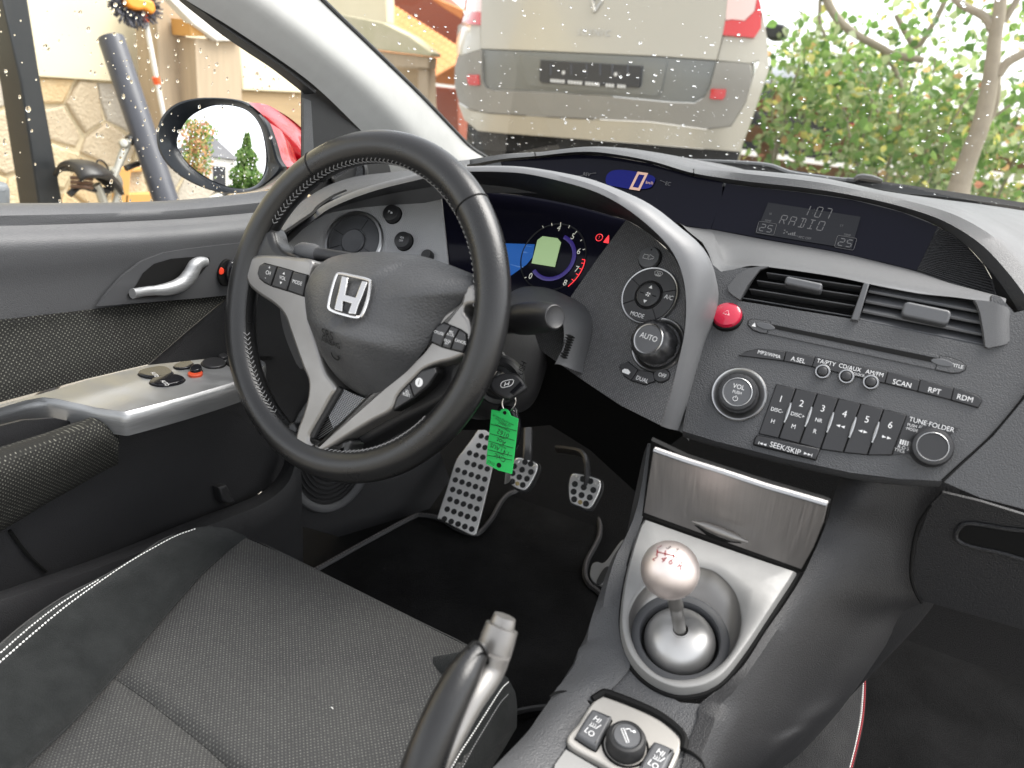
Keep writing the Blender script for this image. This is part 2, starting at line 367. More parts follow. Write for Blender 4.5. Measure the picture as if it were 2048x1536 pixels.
M = dict(
    pad=mat('dash_pad', (.066, .067, .070), .50, grain=(900, .55, .0008), var=(9, (.055, .056, .059), .6)),
    soft=mat('dash_soft', (.078, .079, .082), .55, grain=(1300, .35, .0005), var=(14, (.068, .069, .072), .5)),
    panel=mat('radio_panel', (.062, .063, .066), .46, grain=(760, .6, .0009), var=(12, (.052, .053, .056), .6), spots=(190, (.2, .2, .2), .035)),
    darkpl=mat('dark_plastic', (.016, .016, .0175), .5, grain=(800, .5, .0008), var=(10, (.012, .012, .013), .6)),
    carpet=mat('carpet', (.0048, .0048, .0052), .95, spec=.1, grain=(900, .9, .002), var=(25, (.007, .007, .007), .7)),
    mat=mat('mat_carpet', (.0045, .0045, .0047), .95, spec=.1, grain=(1100, 1, .003), var=(9, (.017, .017, .0175), .85), spots=(45, (.12, .11, .1), .03)),
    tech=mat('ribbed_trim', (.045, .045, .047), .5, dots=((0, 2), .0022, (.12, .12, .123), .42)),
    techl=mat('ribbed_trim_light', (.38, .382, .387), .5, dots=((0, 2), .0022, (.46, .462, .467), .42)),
    arch=mat('arch_trim', (.118, .12, .125), .46, grain=(1400, .15, .0003), var=(18, (.10, .102, .107), .5)),
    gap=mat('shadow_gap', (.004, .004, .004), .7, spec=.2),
    black=mat('gloss_black', (.008, .008, .010), .16, spec=.3, spots=(170, (.35, .35, .35), .02)),
    lens=mat('display_lens', (.006, .006, .012), .10, spec=.12, spots=(150, (.3, .3, .32), .022)),
    btn=mat('button_black', (.020, .020, .0215), .42, grain=(2500, .15, .0003)),
    btng=mat('button_grey', (.075, .077, .082), .45, grain=(2500, .12, .0003)),
    white=mat('print_white', (.68, .68, .68), .5),
    leather=mat('leather', (.009, .009, .0095), .29, grain=(750, .22, .0005), var=(16, (.013, .013, .013), .7)),
    hub=mat('hub_leather', (.058, .059, .061), .45, grain=(480, .42, .0009), var=(12, (.024, .025, .028), .6)),
    thread=mat('thread_grey', (.22, .22, .22), .8), threadw=mat('thread_white', (.75, .75, .73), .8), threadr=mat('thread_red', (.35, .03, .04), .8),
    silver=mat('silver_paint', (.26, .252, .243), .36, metal=.75, var=(14, (.22, .212, .203), .7)),
    chrome=mat('chrome', (.62, .61, .60), .2, metal=1), ring=mat('satin_ring', (.42, .42, .42), .3, metal=1),
    brushed=mat('brushed_lid', (.53, .505, .49), .42, metal=.85, brush=((1500, 25, 10), .10)),
    plate=mat('gear_plate', (.27, .268, .262), .5, metal=.35, var=(60, (.245, .243, .238), .5)),
    armsil=mat('arm_silver', (.30, .305, .31), .42, metal=.65, brush=((30, 40, 900), .15)),
    alu=mat('aluminium', (.86, .85, .83), .33, metal=1, var=(30, (.74, .73, .71), .6)),
    knob=mat('knob_alu', (.74, .66, .63), .44, metal=.85),
    dome=mat('dome_alu', (.50, .495, .485), .40, metal=.8),
    swpanel=mat('switch_panel_paint', (.40, .385, .36), .42, metal=.4, var=(60, (.36, .345, .32), .5)),
    stud=mat('rubber_stud', (.02, .02, .02), .7), brass=mat('brass', (.5, .4, .2), .35, metal=1),
    redp=mat('red_print', (.20, .004, .008), .7, spec=.05), greyp=mat('grey_print', (.05, .03, .03), .7, spec=.05),
    red=mat('hazard_red', (.40, .004, .03), .12, coat=.6),
    seat=mat('seat_cloth', (.034, .034, .0335), .85, spec=.25, dots=((0, 1), .0031, (.135, .135, .125), .24), var=(14, (.026, .026, .027), .6)),
    doorcloth=mat('door_cloth', (.012, .012, .011), .85, spec=.25, dots=((1, 2), .0036, (.13, .13, .11), .25)),
    suede=mat('suede', (.011, .0122, .0122), .95, spec=.1, sheen=.12, grain=(1600, .6, .001), var=(45, (.021, .0225, .0225), .7)),
    doorpl=mat('door_plastic', (.066, .067, .07), .48, grain=(900, .4, .0007), var=(8, (.05, .051, .055), .6)),
    pillar=mat('pillar_cloth', (.37, .37, .36), .85, grain=(1500, .2, .0004), var=(30, (.33, .33, .32), .5)),
    rubber=mat('rubber', (.012, .012, .013), .55), redcar=mat('red_paint', (.40, .003, .012), .15, coat=1),
    glass=glass('glass', (.97, .985, .975), .022), drop=water('rain_water'),
    mirror=mat('mirror_glass', (.9, .9, .92), .005, metal=1),
    green=mat('tag_green', (.01, .5, .10), .5), ink=mat('ink', (.004, .03, .01), .6),
    amber=mat('lcd_amber', (.3, .2, .15), .5, emit=((.9, .55, .42), .11)), lcdgrey=mat('lcd_grey', (.016, .0165, .02), .35, spec=.2),
    lcdtxt=mat('lcd_text', (.09, .09, .095), .5, emit=((.5, .46, .42), .012)), blue=mat('display_blue', (.006, .008, .08), .2, spec=.1, emit=((.02, .03, .4), .045)),
    lcdgreen=mat('lcd_green', (.26, .36, .18), .4, emit=((.5, .72, .36), .09)), blueglow=mat('blue_glow', (.02, .07, .25), .2, spec=.1, emit=((.03, .2, .7), .07), streak=((25, 400, 160), (.25, .35, .5), .62, .72)), redlamp=mat('warning_red', (.4, .01, .02), .4, emit=((1, .05, .06), .3)),
    numer=mat('dial_numeral', (.5, .5, .45), .5, emit=((.8, .8, .68), .08)), violet=mat('dial_violet', (.02, .012, .10), .3, emit=((.07, .04, .35), .06)),
)
# ------------------------------------------------------------------ dashboard
def S_ip(x, y, z): return y - (.173 - .456 * (x + .36) ** 2 + .56 * (z - .90))          # instrument face, wrapped round the driver
def S_rad(x, y, z): return y - (.155 + .50 * (z - .83))                                # radio face
dash = thing('dashboard', 'dark grey dashboard with blue lit instruments, radio panel and air vents', 'dashboard', (0, .2, .6))

# upper tier: brow pad, top pad behind it, display lenses
def brow_pts(c, y): return onto(c, SY(y))
low_u = K(6, (0, 215), (220, 195), (480, 150), (720, 125), (1000, 100), (1200, 108), (1500, 160), (1800, 250)) + K(7, (300, 215), (700, 260), (1000, 305), (1300, 380), (1520, 468), (1700, 590), (1850, 750), (1960, 900), (2010, 985))
top_u = K(6, (0, 160), (220, 140), (480, 100), (720, 85), (1000, 52), (1200, 60), (1500, 115), (1800, 195)) + K(7, (300, 138), (750, 190), (1040, 245), (1370, 318), (1640, 400), (1880, 540), (2040, 710), (2150, 870), (2200, 960))
mid_u = [(a[0] * .52 + b[0] * .48 + 1, a[1] * .55 + b[1] * .45) for a, b in zip(top_u, low_u)]
ylow = [.395] * 11 + [.393, .388, .375, .355, .335, .32]
m = MB(); ev = lambda pts, ys, d: np.array([P1(q, SY(y + d)) for q, y in zip(pts, ys)])
c_low = ev(low_u, ylow, 0); c_mid = ev(mid_u, ylow, -.022); c_top = ev(top_u, ylow, -.008)
gap_px = K(7, (1040, 240), (1370, 288), (1700, 322), (2048, 372), (2400, 430), (2800, 520), (3200, 640))
c_bk3 = np.concatenate([c_top[:10] + np.array([0, .5, -.03]), ev(gap_px, [.85] * 7, 0)])
c_back = c_top * .86 + c_bk3 * .14 + np.array([0, 0, .004]); c_bk2 = c_top * .6 + c_bk3 * .4 + np.array([0, 0, .004])
m.loft([c_low, c_mid, c_top, c_back, c_bk2, c_bk3], M['pad'], 110, 5); brow = m
m.build('brow_pad', dash)
MB().loft([c_low, c_low + np.array([0, .1, -.004])], M['gap'], 110, 1).build('brow_return', dash)
for px in (K(6, (716, 88), (719, 105), (722, 122)), K(6, (1800, 200), (1799, 225), (1796, 247))):   # seams across the brow
    MB().tube([q for q in hits(brow, px) if q is not None], .0009, M['gap'], 6).build('brow_seam', dash)
S_up = lambda x, y, z: y - (.385 + .35 * (z - 1.0))
m = MB().patch(K(6, (480, 150), (720, 125), (1000, 100), (1200, 108), (1500, 160), (1800, 250), (2000, 288), (1990, 400), (1915, 610), (1720, 580), (1300, 500), (700, 420), (480, 300)), S_up, M['lens'], 16)
spd = m.build('speedometer_lens', dash)
m = MB().patch(K(6, (230, 200), (480, 150), (492, 190), (300, 230)), off(S_up, -.002), M['arch'], 16); m.build('lens_end_cap', dash)
Fs = frame_on(K(6, (1370, 280))[0], off(S_up, -.0025))
m = MB(); bl = [Fs.px(q) for q in sm(K(6, (1205, 300), (1210, 235), (1270, 205), (1400, 215), (1530, 250), (1525, 300), (1490, 330), (1380, 335), (1280, 320)), 6)]
m.fill(bl, Fs, .0003, M['blue'])
def seg0(fr, a, b, w, h, t, sk, mt):                                                    # hollow slanted zero
    o = [(-w, -h), (w, -h), (w, h), (-w, h)]; i = [(-w + t, -h + t), (w - t, -h + t), (w - t, h - t), (-w + t, h - t)]
    S = lambda q: (a + q[0] + q[1] * sk, b + q[1]); v = [fr.w(*S(q), .0008) for q in o + i]
    return m.add(v, [(k, (k + 1) % 4, 4 + (k + 1) % 4, 4 + k) for k in range(4)], mt)
a, b = Fs.px(K(6, (1425, 282))[0]); seg0(Fs, a, b, .0075, .0125, .0034, .22, M['amber'])
a, b = Fs.px(K(6, (1492, 292))[0]); m.text('km/h', Fs, a + .0015, b, .0062, M['amber'], .0008)
m.build('speed_readout', spd)
for t, p, s in (('REV', (1070, 236), .0075), ('UP', (1122, 284), .007), ('EC', (1625, 300), .0075)):
    a, b = Fs.px(K(6, p)[0]); MB().text(t, Fs, a, b, s, M['lcdtxt'], .0004).build('lens_print', spd)
for p, q in (((1005, 248), (1045, 241)), ((1095, 231), (1135, 225)), ((1572, 276), (1608, 292))):
    a = Fs.px(K(6, p)[0]); b = Fs.px(K(6, q)[0]); MB().tube([Fs.w(*a, .0005), Fs.w(*b, .0005)], .0004, M['lcdtxt'], 4).build('lens_line', spd)
# radio display lens
m = MB().patch(K(7, (222, 203), (300, 217), (700, 262), (1000, 307), (1300, 382), (1520, 468), (1390, 740), (1200, 692), (900, 622), (500, 552), (130, 483)), S_up, M['lens'], 16)
rdl = m.build('radio_display_lens', dash)
Fd = frame_on(K(7, (745, 460))[0], off(S_up, -.0022))
m = MB(); scr = [Fd.px(q) for q in K(7, (480, 322), (1047, 410), (990, 607), (400, 510), (440, 420))]
m.fill(scr, Fd, .0003, M['lcdgrey'])
def seg7(s, fr, a, b, w, h, mt, pitch, sk=.15):
    SEG = {'0': 'abcdef', '1': 'bc', '7': 'abc', '2': 'abged', '5': 'afgcd', 'R': 'abefgr', 'A': 'abcefg', 'D': 'abcdil', 'I': 'ilad', 'O': 'abcdef'}
    L = dict(a=((0, 1), (1, 1)), b=((1, 1), (1, .5)), c=((1, .5), (1, 0)), d=((0, 0), (1, 0)), e=((0, .5), (0, 0)), f=((0, 1), (0, .5)), g=((0, .5), (1, .5)), i=((.5, 1), (.5, .5)), l=((.5, .5), (.5, 0)), r=((.5, .5), (1, 0)))
    x = a
    for ch in s:
        if ch == ':':
            for q in (.3, .7): m.fill([(x + w * .1 + dx + sk * h * q, b + h * q + dy) for dx, dy in ((0, 0), (.0006, 0), (.0006, .0006), (0, .0006))], fr, .0007, mt)
            x += pitch * .4; continue
        for k in SEG.get(ch, ''):
            (x0, y0), (x1, y1) = L[k]; q0 = np.array((x + x0 * w + sk * y0 * h, b + y0 * h)); q1 = np.array((x + x1 * w + sk * y1 * h, b + y1 * h))
            d = (q1 - q0) / np.linalg.norm(q1 - q0); nn = np.array((-d[1], d[0])) * .00055; q0 = q0 + d * .0005; q1 = q1 - d * .0005
            m.fill([tuple(q0 - nn), tuple(q1 - nn), tuple(q1 + nn), tuple(q0 + nn)], fr, .0007, mt)
        x += pitch
a, b = Fd.px(K(7, (700, 400))[0]); seg7('1:07', Fd, a - .003, b, .006, .0125, M['lcdtxt'], .0105)
a, b = Fd.px(K(7, (545, 452))[0]); seg7('RADIO', Fd, a, b, .0065, .011, M['lcdtxt'], .0112)
for p in ((460, 500), (945, 590)):
    a, b = Fd.px(K(7, p)[0]); seg7('25', Fd, a - .0075, b, .0055, .0085, M['lcdtxt'], .0088)
    o = rrect(a - .0105, a + .0115, b - .003, b + .0115, .002); v = [Fd.w(x, y, .0006) for x, y in o]; m.tube(v, .0003, M['lcdtxt'], 4, closed=True); m.text('TEMP', Fd, a, b + .0135, .004, M['lcdtxt'], .0006)
for t, p, s in (('A/C OFF', (705, 540), .0048), ('ST', (930, 466), .0042), ('10', (493, 392), .0042)):
    a, b = Fd.px(K(7, p)[0]); m.text(t, Fd, a, b, s, M['lcdtxt'], .0006)
a, b = Fd.px(K(7, (570, 515))[0])
for k in range(8):
    hh = .002 + .0009 * k if k < 4 else .0006; m.fill([(a + .006 + k * .0022, b), (a + .0075 + k * .0022, b), (a + .0075 + k * .0022, b + hh), (a + .006 + k * .0022, b + hh)], Fd, .0006, M['lcdtxt'])
for k in range(3):
    t = R(k * 120); m.fill([(a + .002 + .003 * math.cos(t + q) * e, b + .003 + .003 * math.sin(t + q) * e) for q, e in ((0, .1), (.35, 1), (-.35, 1))], Fd, .0006, M['lcdtxt'])
m.build('radio_readout', rdl)
# ribbed corner right of the display
m = MB().patch(K(7, (1520, 468), (1600, 515), (1700, 590), (1800, 700), (1860, 810), (1885, 908), (1700, 850), (1550, 795), (1390, 740)), off(S_up, .001), M['darkpl'], 16)
cor = m.build('ribbed_corner', dash)
Fc = frame_on(K(7, (1600, 700))[0], S_up); m = MB()
qa = cat(K(7, (1520, 468), (1600, 515), (1700, 590), (1800, 700), (1860, 810), (1885, 908)), 30); qb = cat(K(7, (1505, 500), (1480, 560), (1440, 640), (1390, 740)), 30)
for k in range(1, 29):
    a = onto([qa[k] * .97 + qb[k] * .03, qb[k]], off(S_up, -.0005)); m.tube([a[0], a[1]], .0008, M['darkpl'], 4)
tag(m.build('ribs', cor), kind='stuff')
MB().loft([onto(K(7, (1520, 468), (1600, 515), (1700, 590), (1800, 700), (1860, 810), (1885, 908), (1900, 970)), off(S_up, .001)), cat(c_low[12:], 7)], M['darkpl'], 40, 2).build('corner_wall', dash)
MB().patch(K(6, (300, 260), (1000, 140), (1500, 200), (1900, 300)) + K(7, (700, 290), (1300, 410), (1520, 500), (1700, 630), (1850, 790), (2120, 1000), (1850, 1230), (1000, 1060), (280, 940), (0, 800)) + K(6, (1700, 800), (1200, 420)), lambda x, y, z: y - (.47 + .3 * (z - 1.0)), M['gap'], 40).build('backing', dash)
# shelf: soft grey surface falling from the displays to the vents and round the radio
def S_shelf(x, y, z): return y - (.215 + .55 * (z - .90) + 1.5 * np.clip(z - .905, 0, 1) ** 1.0 * 1.0)
s0 = onto(K(6, (1640, 560), (1720, 585), (1915, 612)) + K(7, (130, 487), (500, 556), (900, 626), (1200, 696), (1390, 744), (1550, 799), (1700, 854), (1860, 904), (1925, 926)), off(S_up, .001))
s1px = K(6, (1760, 620), (1850, 680), (1960, 760)) + K(7, (240, 690), (480, 690), (860, 745), (1150, 795), (1390, 840), (1600, 880), (1780, 905), (1880, 922), (1935, 940))
s1 = onto(s1px, lambda x, y, z: y - (.27 + .5 * (z - .93)))
s2px = K(6, (1860, 700), (1905, 780), (1930, 850)) + K(7, (190, 748), (310, 722), (430, 712), (860, 772), (1150, 832), (1390, 878), (1650, 906), (1830, 935), (1940, 962))
s2 = onto(s2px, off(S_rad, .012))
m = MB(); m.loft([s0, (s0 * .45 + s1 * .55) + np.array([0, 0, .004]), s1, s2], M['soft'], 60, 5); m.build('shelf_pad', dash)
# radio face: a sheet with the vent and slot openings left out
rad_out = K(6, (1920, 830), (1922, 1000), (1900, 1150), (1850, 1300), (1800, 1536)) + K(0, (1375, 800), (1365, 862), (1430, 882), (1560, 915), (1700, 945), (1800, 958), (1885, 962), (1920, 930), (1985, 870), (2060, 790), (2120, 700), (2120, 600)) + \
    K(8, (1990, 140), (1900, 40), (1850, 30)) + K(7, (1830, 1210), (1050, 1045), (300, 925), (420, 722), (320, 722), (190, 746)) + K(6, (1930, 850),)
def lift_rad(px, V):                                                                    # lower lip rolls under
    V = V.copy(); z = V[:, 2]; k = np.clip((.775 - z) / .04, 0, 1); V[:, 1] += .012 * k * k; return V
m = MB().patch(rad_out, S_rad, M['panel'], 15, lift=lift_rad, thick=.01); rad = m.build('radio_panel', dash)
Fr_ = frame_on((1680, 780), S_rad)
# roll-under lip below the radio
lipa = K(0, (1365, 862), (1430, 882), (1560, 915), (1700, 945), (1800, 958), (1885, 962))
l0 = lift_rad(None, onto(lipa, S_rad)); l1 = l0 + np.array([0, .012, -.012]); l2 = l0 + np.array([0, .05, -.02])
MB().loft([l0, l1, l2], M['panel'], 40, 4).build('lower_lip', dash)
# vents
def vent(outline, slats, tab, mt_slat, thick_px):
    v = MB().patch(outline, off(S_rad, .045), M['gap'], 20, thick=0); o = v.build('vent_well', dash)
    oo = onto(outline, off(S_rad, .001)); ob = onto(outline, off(S_rad, .045))
    MB().grid([list(oo) + [oo[0]], list(ob) + [ob[0]]], M['btn']).build('vent_frame', o)
    for (p, q) in slats:
        a = onto([p, q], off(S_rad, .006)); u = a[1] - a[0]; L = np.linalg.norm(u); f = Fr((a[0] + a[1]) / 2, np.array([0, -.82, .57]), np.cross(u, [0, .82, -.57]) * -1)
        s = MB(); dy = f.v if f.v[2] > 0 else -f.v
        f2 = Fr((a[0] + a[1]) / 2, thick_px[1], (0, 0, 1)); h = thick_px[0]
        A = [a[0] + np.array([0, 0, 0]), a[1]]; bk = np.array(thick_px[1]) * .022
        r = [[A[0] + np.array([0, 0, h]), A[1] + np.array([0, 0, h])], [A[0] + bk + np.array([0, 0, h * .8]), A[1] + bk + np.array([0, 0, h * .8])], [A[0] + bk - np.array([0, 0, h * .8]), A[1] + bk - np.array([0, 0, h * .8])],
             [A[0] - np.array([0, 0, h]), A[1] - np.array([0, 0, h])]]
        s.grid(r, mt_slat, wrap=True, face=False); s.build('slat', o, bevel=.0006)
    f = frame_on(tab[0], off(S_rad, -.004)); w, h = tab[1]
    MB().prism(rrect(-w, w, -h, h, h * .6), f.at(0, 0, 0, tab[2]), -.012, .004, M['btng'], .0022).build('vent_tab', o)
    return o
v1 = vent(K(7, (430, 730), (490, 718), (860, 775), (1060, 812), (1000, 1030), (650, 975), (310, 915), (350, 830)),
     [(K(7, (470, 752))[0], K(7, (1050, 838))[0]), (K(7, (410, 800))[0], K(7, (1035, 895))[0]), (K(7, (365, 852))[0], K(7, (1010, 955))[0]), (K(7, (325, 908))[0], K(7, (990, 1020))[0])],
     (K(7, (695, 825))[0], (.0185, .0044), -1), M['btng'], (.0007, (0, .9, -.44)))
v2 = vent(K(7, (1105, 825), (1400, 880), (1600, 905), (1690, 915), (1745, 945), (1780, 1000), (1810, 1205), (1400, 1125), (1030, 1048)),
     [(K(7, (1095, 868))[0], K(7, (1765, 992))[0]), (K(7, (1075, 930))[0], K(7, (1785, 1062))[0]), (K(7, (1058, 990))[0], K(7, (1800, 1135))[0]), (K(7, (1035, 1045))[0], K(7, (1810, 1200))[0])],
     (K(7, (1445, 1005))[0], (.021, .0075), -1), M['btng'], (.0014, (0, .9, .22)))
f = frame_on(K(7, (1045, 930))[0], off(S_rad, -.002)); pl = [f.px(q) for q in K(7, (1065, 822), (1100, 822), (1030, 1052), (985, 1045))]
MB().prism(pl, f, -.015, .004, M['btng'], .0012).build('vent_divider', dash)
MB().patch(K(7, (1745, 918), (1850, 928), (1950, 968), (1998, 1050), (1990, 1140), (1945, 1192), (1830, 1213), (1812, 1205), (1800, 1110), (1782, 1005), (1765, 955)), off(S_rad, -.005), M['soft'], 12, lift=lambda px, V: V + np.stack([0 * px[:, 0], .012 * np.clip((px[:, 0] - 1995) / 40, 0, 1) ** 2, 0 * px[:, 0]], 1)).build('vent_cheek', dash)
MB().patch(K(7, (232, 835), (290, 765), (360, 725), (428, 712), (486, 714), (430, 732), (352, 830), (306, 918), (262, 890), (235, 865)), off(S_rad, -.003), M['soft'], 12).build('vent_cheek', dash)
# hazard button
f = frame_on(K(8, (228, 160))[0], S_rad); f = Fr(f.o, (-.05, -.7, .71)); m = MB()
m.lathe([(.0172, -.004), (.0172, .001), (.0158, .0015)], f, M['gap'], 40); m.lathe([(.0158, -.002), (.0157, .0025), (.0142, .0048), (.010, .0062), (.005, .0068), (.0001, .007)], f, M['red'], 40)
tri = [(0, .0075), (-.007, -.004), (.007, -.004)]
for sca in (1.0, .5):
    m.tube([f.w(a * sca, b * sca - .0002, .0070 - (0.0012 * sca)) for a, b in tri], .0006, M['white'], 5, closed=True)
m.build('hazard_button', dash)
# cd slot
def on(f, c, pts): return [f.px(q) for q in K(c, *pts)]
m = MB(); F = Fr_
m.prism(on(F, 8, [(495, 195), (1530, 402), (1500, 490), (472, 270)]), F, -.002, .0012, M['panel'], .0006)
slot = m.build('slot_surround', rad)
MB().prism(on(F, 8, [(500, 212), (1520, 420), (1490, 447), (520, 240)]), F, .0008, .0019, M['gap']).build('slot_opening', rad)
def grow(p, d):
    c = np.mean(p, 0); o = []
    for k in range(len(p)):
        a, b, e = (np.array(p[(k + j) % len(p)]) for j in (-1, 0, 1)); t1 = (b - a) / (np.linalg.norm(b - a) + 1e-9); t2 = (e - b) / (np.linalg.norm(e - b) + 1e-9)
        n = np.array((t1[1] + t2[1], -t1[0] - t2[0])); n /= np.linalg.norm(n) + 1e-9
        o.append(b + n * d)
    o = np.array(o)
    ar = lambda q: abs(sum(q[k][0] * q[(k + 1) % len(q)][1] - q[(k + 1) % len(q)][0] * q[k][1] for k in range(len(q))))
    return [tuple(q) for q in (o if ar(o) > ar(p) else 2 * np.array(p) - o)]
def pbtn(name, c, pts, label=(), parent=rad, mt='btn', h=.0022, bev=.0007, smooth=False, F=F, tm='white'):
    poly = [F.px(q) for q in (sm(K(c, *pts), 4) if smooth else K(c, *pts))]
    m = MB().prism(grow(poly, .0007), F, -.001, .0005, M['gap']).prism(poly, F, -.001, h, M[mt], bev)
    for t, p, s in label:
        a, b = F.px(K(c, p)[0], h); m.text(t, F, a, b, s, M[tm], h + .0003)
    return m.build(name, parent)
pbtn('eject_button', 8, [(492, 196), (470, 268), (430, 262), (385, 245), (357, 215), (358, 190), (380, 180)], [('▲', (393, 215), .006)], mt='panel', h=.0014)
pbtn('title_button', 8, [(1532, 404), (1600, 418), (1660, 440), (1690, 465), (1685, 490), (1650, 508), (1600, 510), (1503, 490)], [('TITLE', (1637, 467), .0052)], mt='panel', h=.0014)
# cd finger wells at both ends of the slot
for p in ((465, 225), (1545, 447)):
    a, b = F.px(K(8, p)[0]); MB().prism(circle(a, b, .010, 24, .0035), F.at(0, 0), .001, .0021, M['btng'], .0008).build('finger_well', rad)
# bar of buttons
bar_t = [(290, 405), (330, 390), (420, 362), (588, 378), (768, 412), (1212, 505), (1410, 552), (1615, 603), (1770, 648), (1787, 680)]
F2 = F
pbtn('mp3_button', 8, [(300, 403), (350, 380), (420, 364), (586, 379), (573, 436)], [('MP3/WMA', (485, 396), .0062)])
pbtn('select_button', 8, [(590, 380), (766, 412), (748, 470), (577, 437)], [('A.SEL', (663, 430), .0072)])
pbtn('source_bar', 8, [(770, 413), (1210, 505), (1192, 572), (750, 471)], [('TA/PTY', (835, 446), .0066), ('CD/AUX', (980, 478), .0066), ('AM/FM', (1132, 512), .0066), ('CLOCK', (1036, 520), .0038)])
pbtn('scan_button', 8, [(1214, 506), (1408, 553), (1392, 622), (1196, 573)], [('SCAN', (1300, 575), .0078)])
pbtn('repeat_button', 8, [(1412, 554), (1613, 604), (1597, 674), (1396, 623)], [('RPT', (1498, 620), .0078)])
pbtn('random_button', 8, [(1617, 605), (1740, 640), (1778, 662), (1785, 685), (1765, 722), (1601, 676)], [('RDM', (1686, 665), .0078)])
for p in ((813, 503), (958, 533), (1107, 568)):
    a, b = F.px(K(8, p)[0]); f = F.at(a, b); m = MB()
    m.lathe([(.0075, 0), (.0075, .0032), (.0068, .0040), (.0058, .0040), (.0055, .002)], f, M['ring'], 32); m.lathe([(.0055, .002), (.0050, .004), (.0045, .0055), (.003, .0064), (.0001, .0066)], f, M['btn'], 24); m.build('source_button', rad)
# preset keys
tp = [(528, 580), (650, 607), (780, 638), (910, 668), (1047, 700), (1187, 735), (1328, 768)]
bp = [(420, 880), (545, 908), (672, 940), (800, 975), (940, 995), (1088, 1010), (1238, 1012)]
pr = [('1', 'DISC-', 'H', (557, 670), (533, 738), (508, 806)), ('2', 'DISC+', 'M', (684, 698), (660, 768), (635, 838)), ('3', 'NR', 'R', (815, 729), (789, 800), (765, 868)),
      ('4', '«', '', (948, 762), (922, 835), (0, 0)), ('5', '◂▸', '', (1085, 796), (1060, 868), (0, 0)), ('6', '»', '', (1228, 830), (1206, 905), (0, 0))]
def tris(m, F, a, b, dirs, s, h):
    for dx, sg in dirs: m.fill([(a + dx + sg * s, b), (a + dx - sg * s, b + s * .75), (a + dx - sg * s, b - s * .75)], F, h, M['white'])
for i, (n1, n2, n3, p1, p2, p3) in enumerate(pr):
    g = 4; poly = [F.px(q) for q in K(8, (tp[i][0] + g, tp[i][1] + 1), (tp[i + 1][0] - g, tp[i + 1][1] - 1), (bp[i + 1][0] - g, bp[i + 1][1] - 1), (bp[i][0] + g, bp[i][1] + 1))]
    m = MB().prism(grow(poly, .0008), F, -.001, .0005, M['gap']).prism(poly, F, -.001, .0022, M['btn'], .0006)
    a, b = F.px(K(8, p1)[0], .002); m.text(n1, F, a, b, .0105, M['white'], .0026)
    a, b = F.px(K(8, p2)[0], .002)
    if i < 3:
        m.text(n2, F, a, b, .0060, M['white'], .0026); a, b = F.px(K(8, p3)[0], .002); m.text(n3, F, a, b, .0068, M['white'], .0026)
    else: tris(m, F, a, b, {3: ((-.0022, -1), (.0022, -1)), 4: ((-.0024, -1), (.0024, 1)), 5: ((-.0022, 1), (.0022, 1))}[i], .0019, .0026)
    m.build('preset_button', rad)
for p in ((600, 755), (727, 780), (860, 815), (997, 845), (1137, 875)):                  # satin fins between the keys
    a, b = F.px(K(8, p)[0]); f = F.at(a, b, 0, -2); ff = [(q[0], q[1]) for q in circle(0, 0, .0017, 20, .0115)]; MB().prism(ff, f, 0, .0042, M['ring'], .0015).build('key_fin', rad)
m = MB(); poly = [F.px(q) for q in K(8, (415, 893), (798, 975), (770, 1043), (392, 950), (398, 915))]
m.prism(grow(poly, .0009), F, -.001, .0005, M['gap']).prism(poly, F, -.001, .0042, M['btn'], .0014); a, b = F.px(K(8, (583, 972))[0], .004); m.text('SEEK/SKIP', F, a, b, .0085, M['white'], .0046)
a, b = F.px(K(8, (442, 943))[0], .004); tris(m, F, a, b, ((-.001, -1), (.0026, -1)), .0017, .0046); m.fill([(a - .0036, b - .0015), (a - .003, b - .0015), (a - .003, b + .0015), (a - .0036, b + .0015)], F, .0046, M['white'])
a, b = F.px(K(8, (726, 1008))[0], .004); tris(m, F, a, b, ((-.0026, 1), (.001, 1)), .0017, .0046); m.fill([(a + .003, b - .0015), (a + .0036, b - .0015), (a + .0036, b + .0015), (a + .003, b + .0015)], F, .0046, M['white'])
m.build('seek_button', rad)
# tune label panel and knob
m = MB(); poly = [F.px(q) for q in K(8, (1332, 770), (1650, 845), (1590, 890), (1450, 870), (1370, 930), (1358, 1000), (1242, 1012))]
m.prism(poly, F, -.001, .0014, M['btn'], .0004)
for t, p, s in (('TUNE·FOLDER', (1480, 826), .0072), ('PUSH', (1362, 832), .0042), ('♪/', (1412, 838), .0048), ('·MODE', (1358, 856), .0042), ('R·D·S', (1308, 968), .0052), ('TYC6', (1284, 985), .0045)):
    a, b = F.px(K(8, p)[0], .0014); m.text(t, F, a, b, s, M['white'], .0018)
a, b = F.px(K(8, (1314, 938))[0], .0014)
for k in range(4): m.fill([(a - .004 + k * .0021, b - .0022), (a - .0026 + k * .0021, b - .0022), (a - .0026 + k * .0021, b + .0026), (a - .004 + k * .0021, b + .0026)], F, .0018, M['white'])
m.build('tune_label', rad)
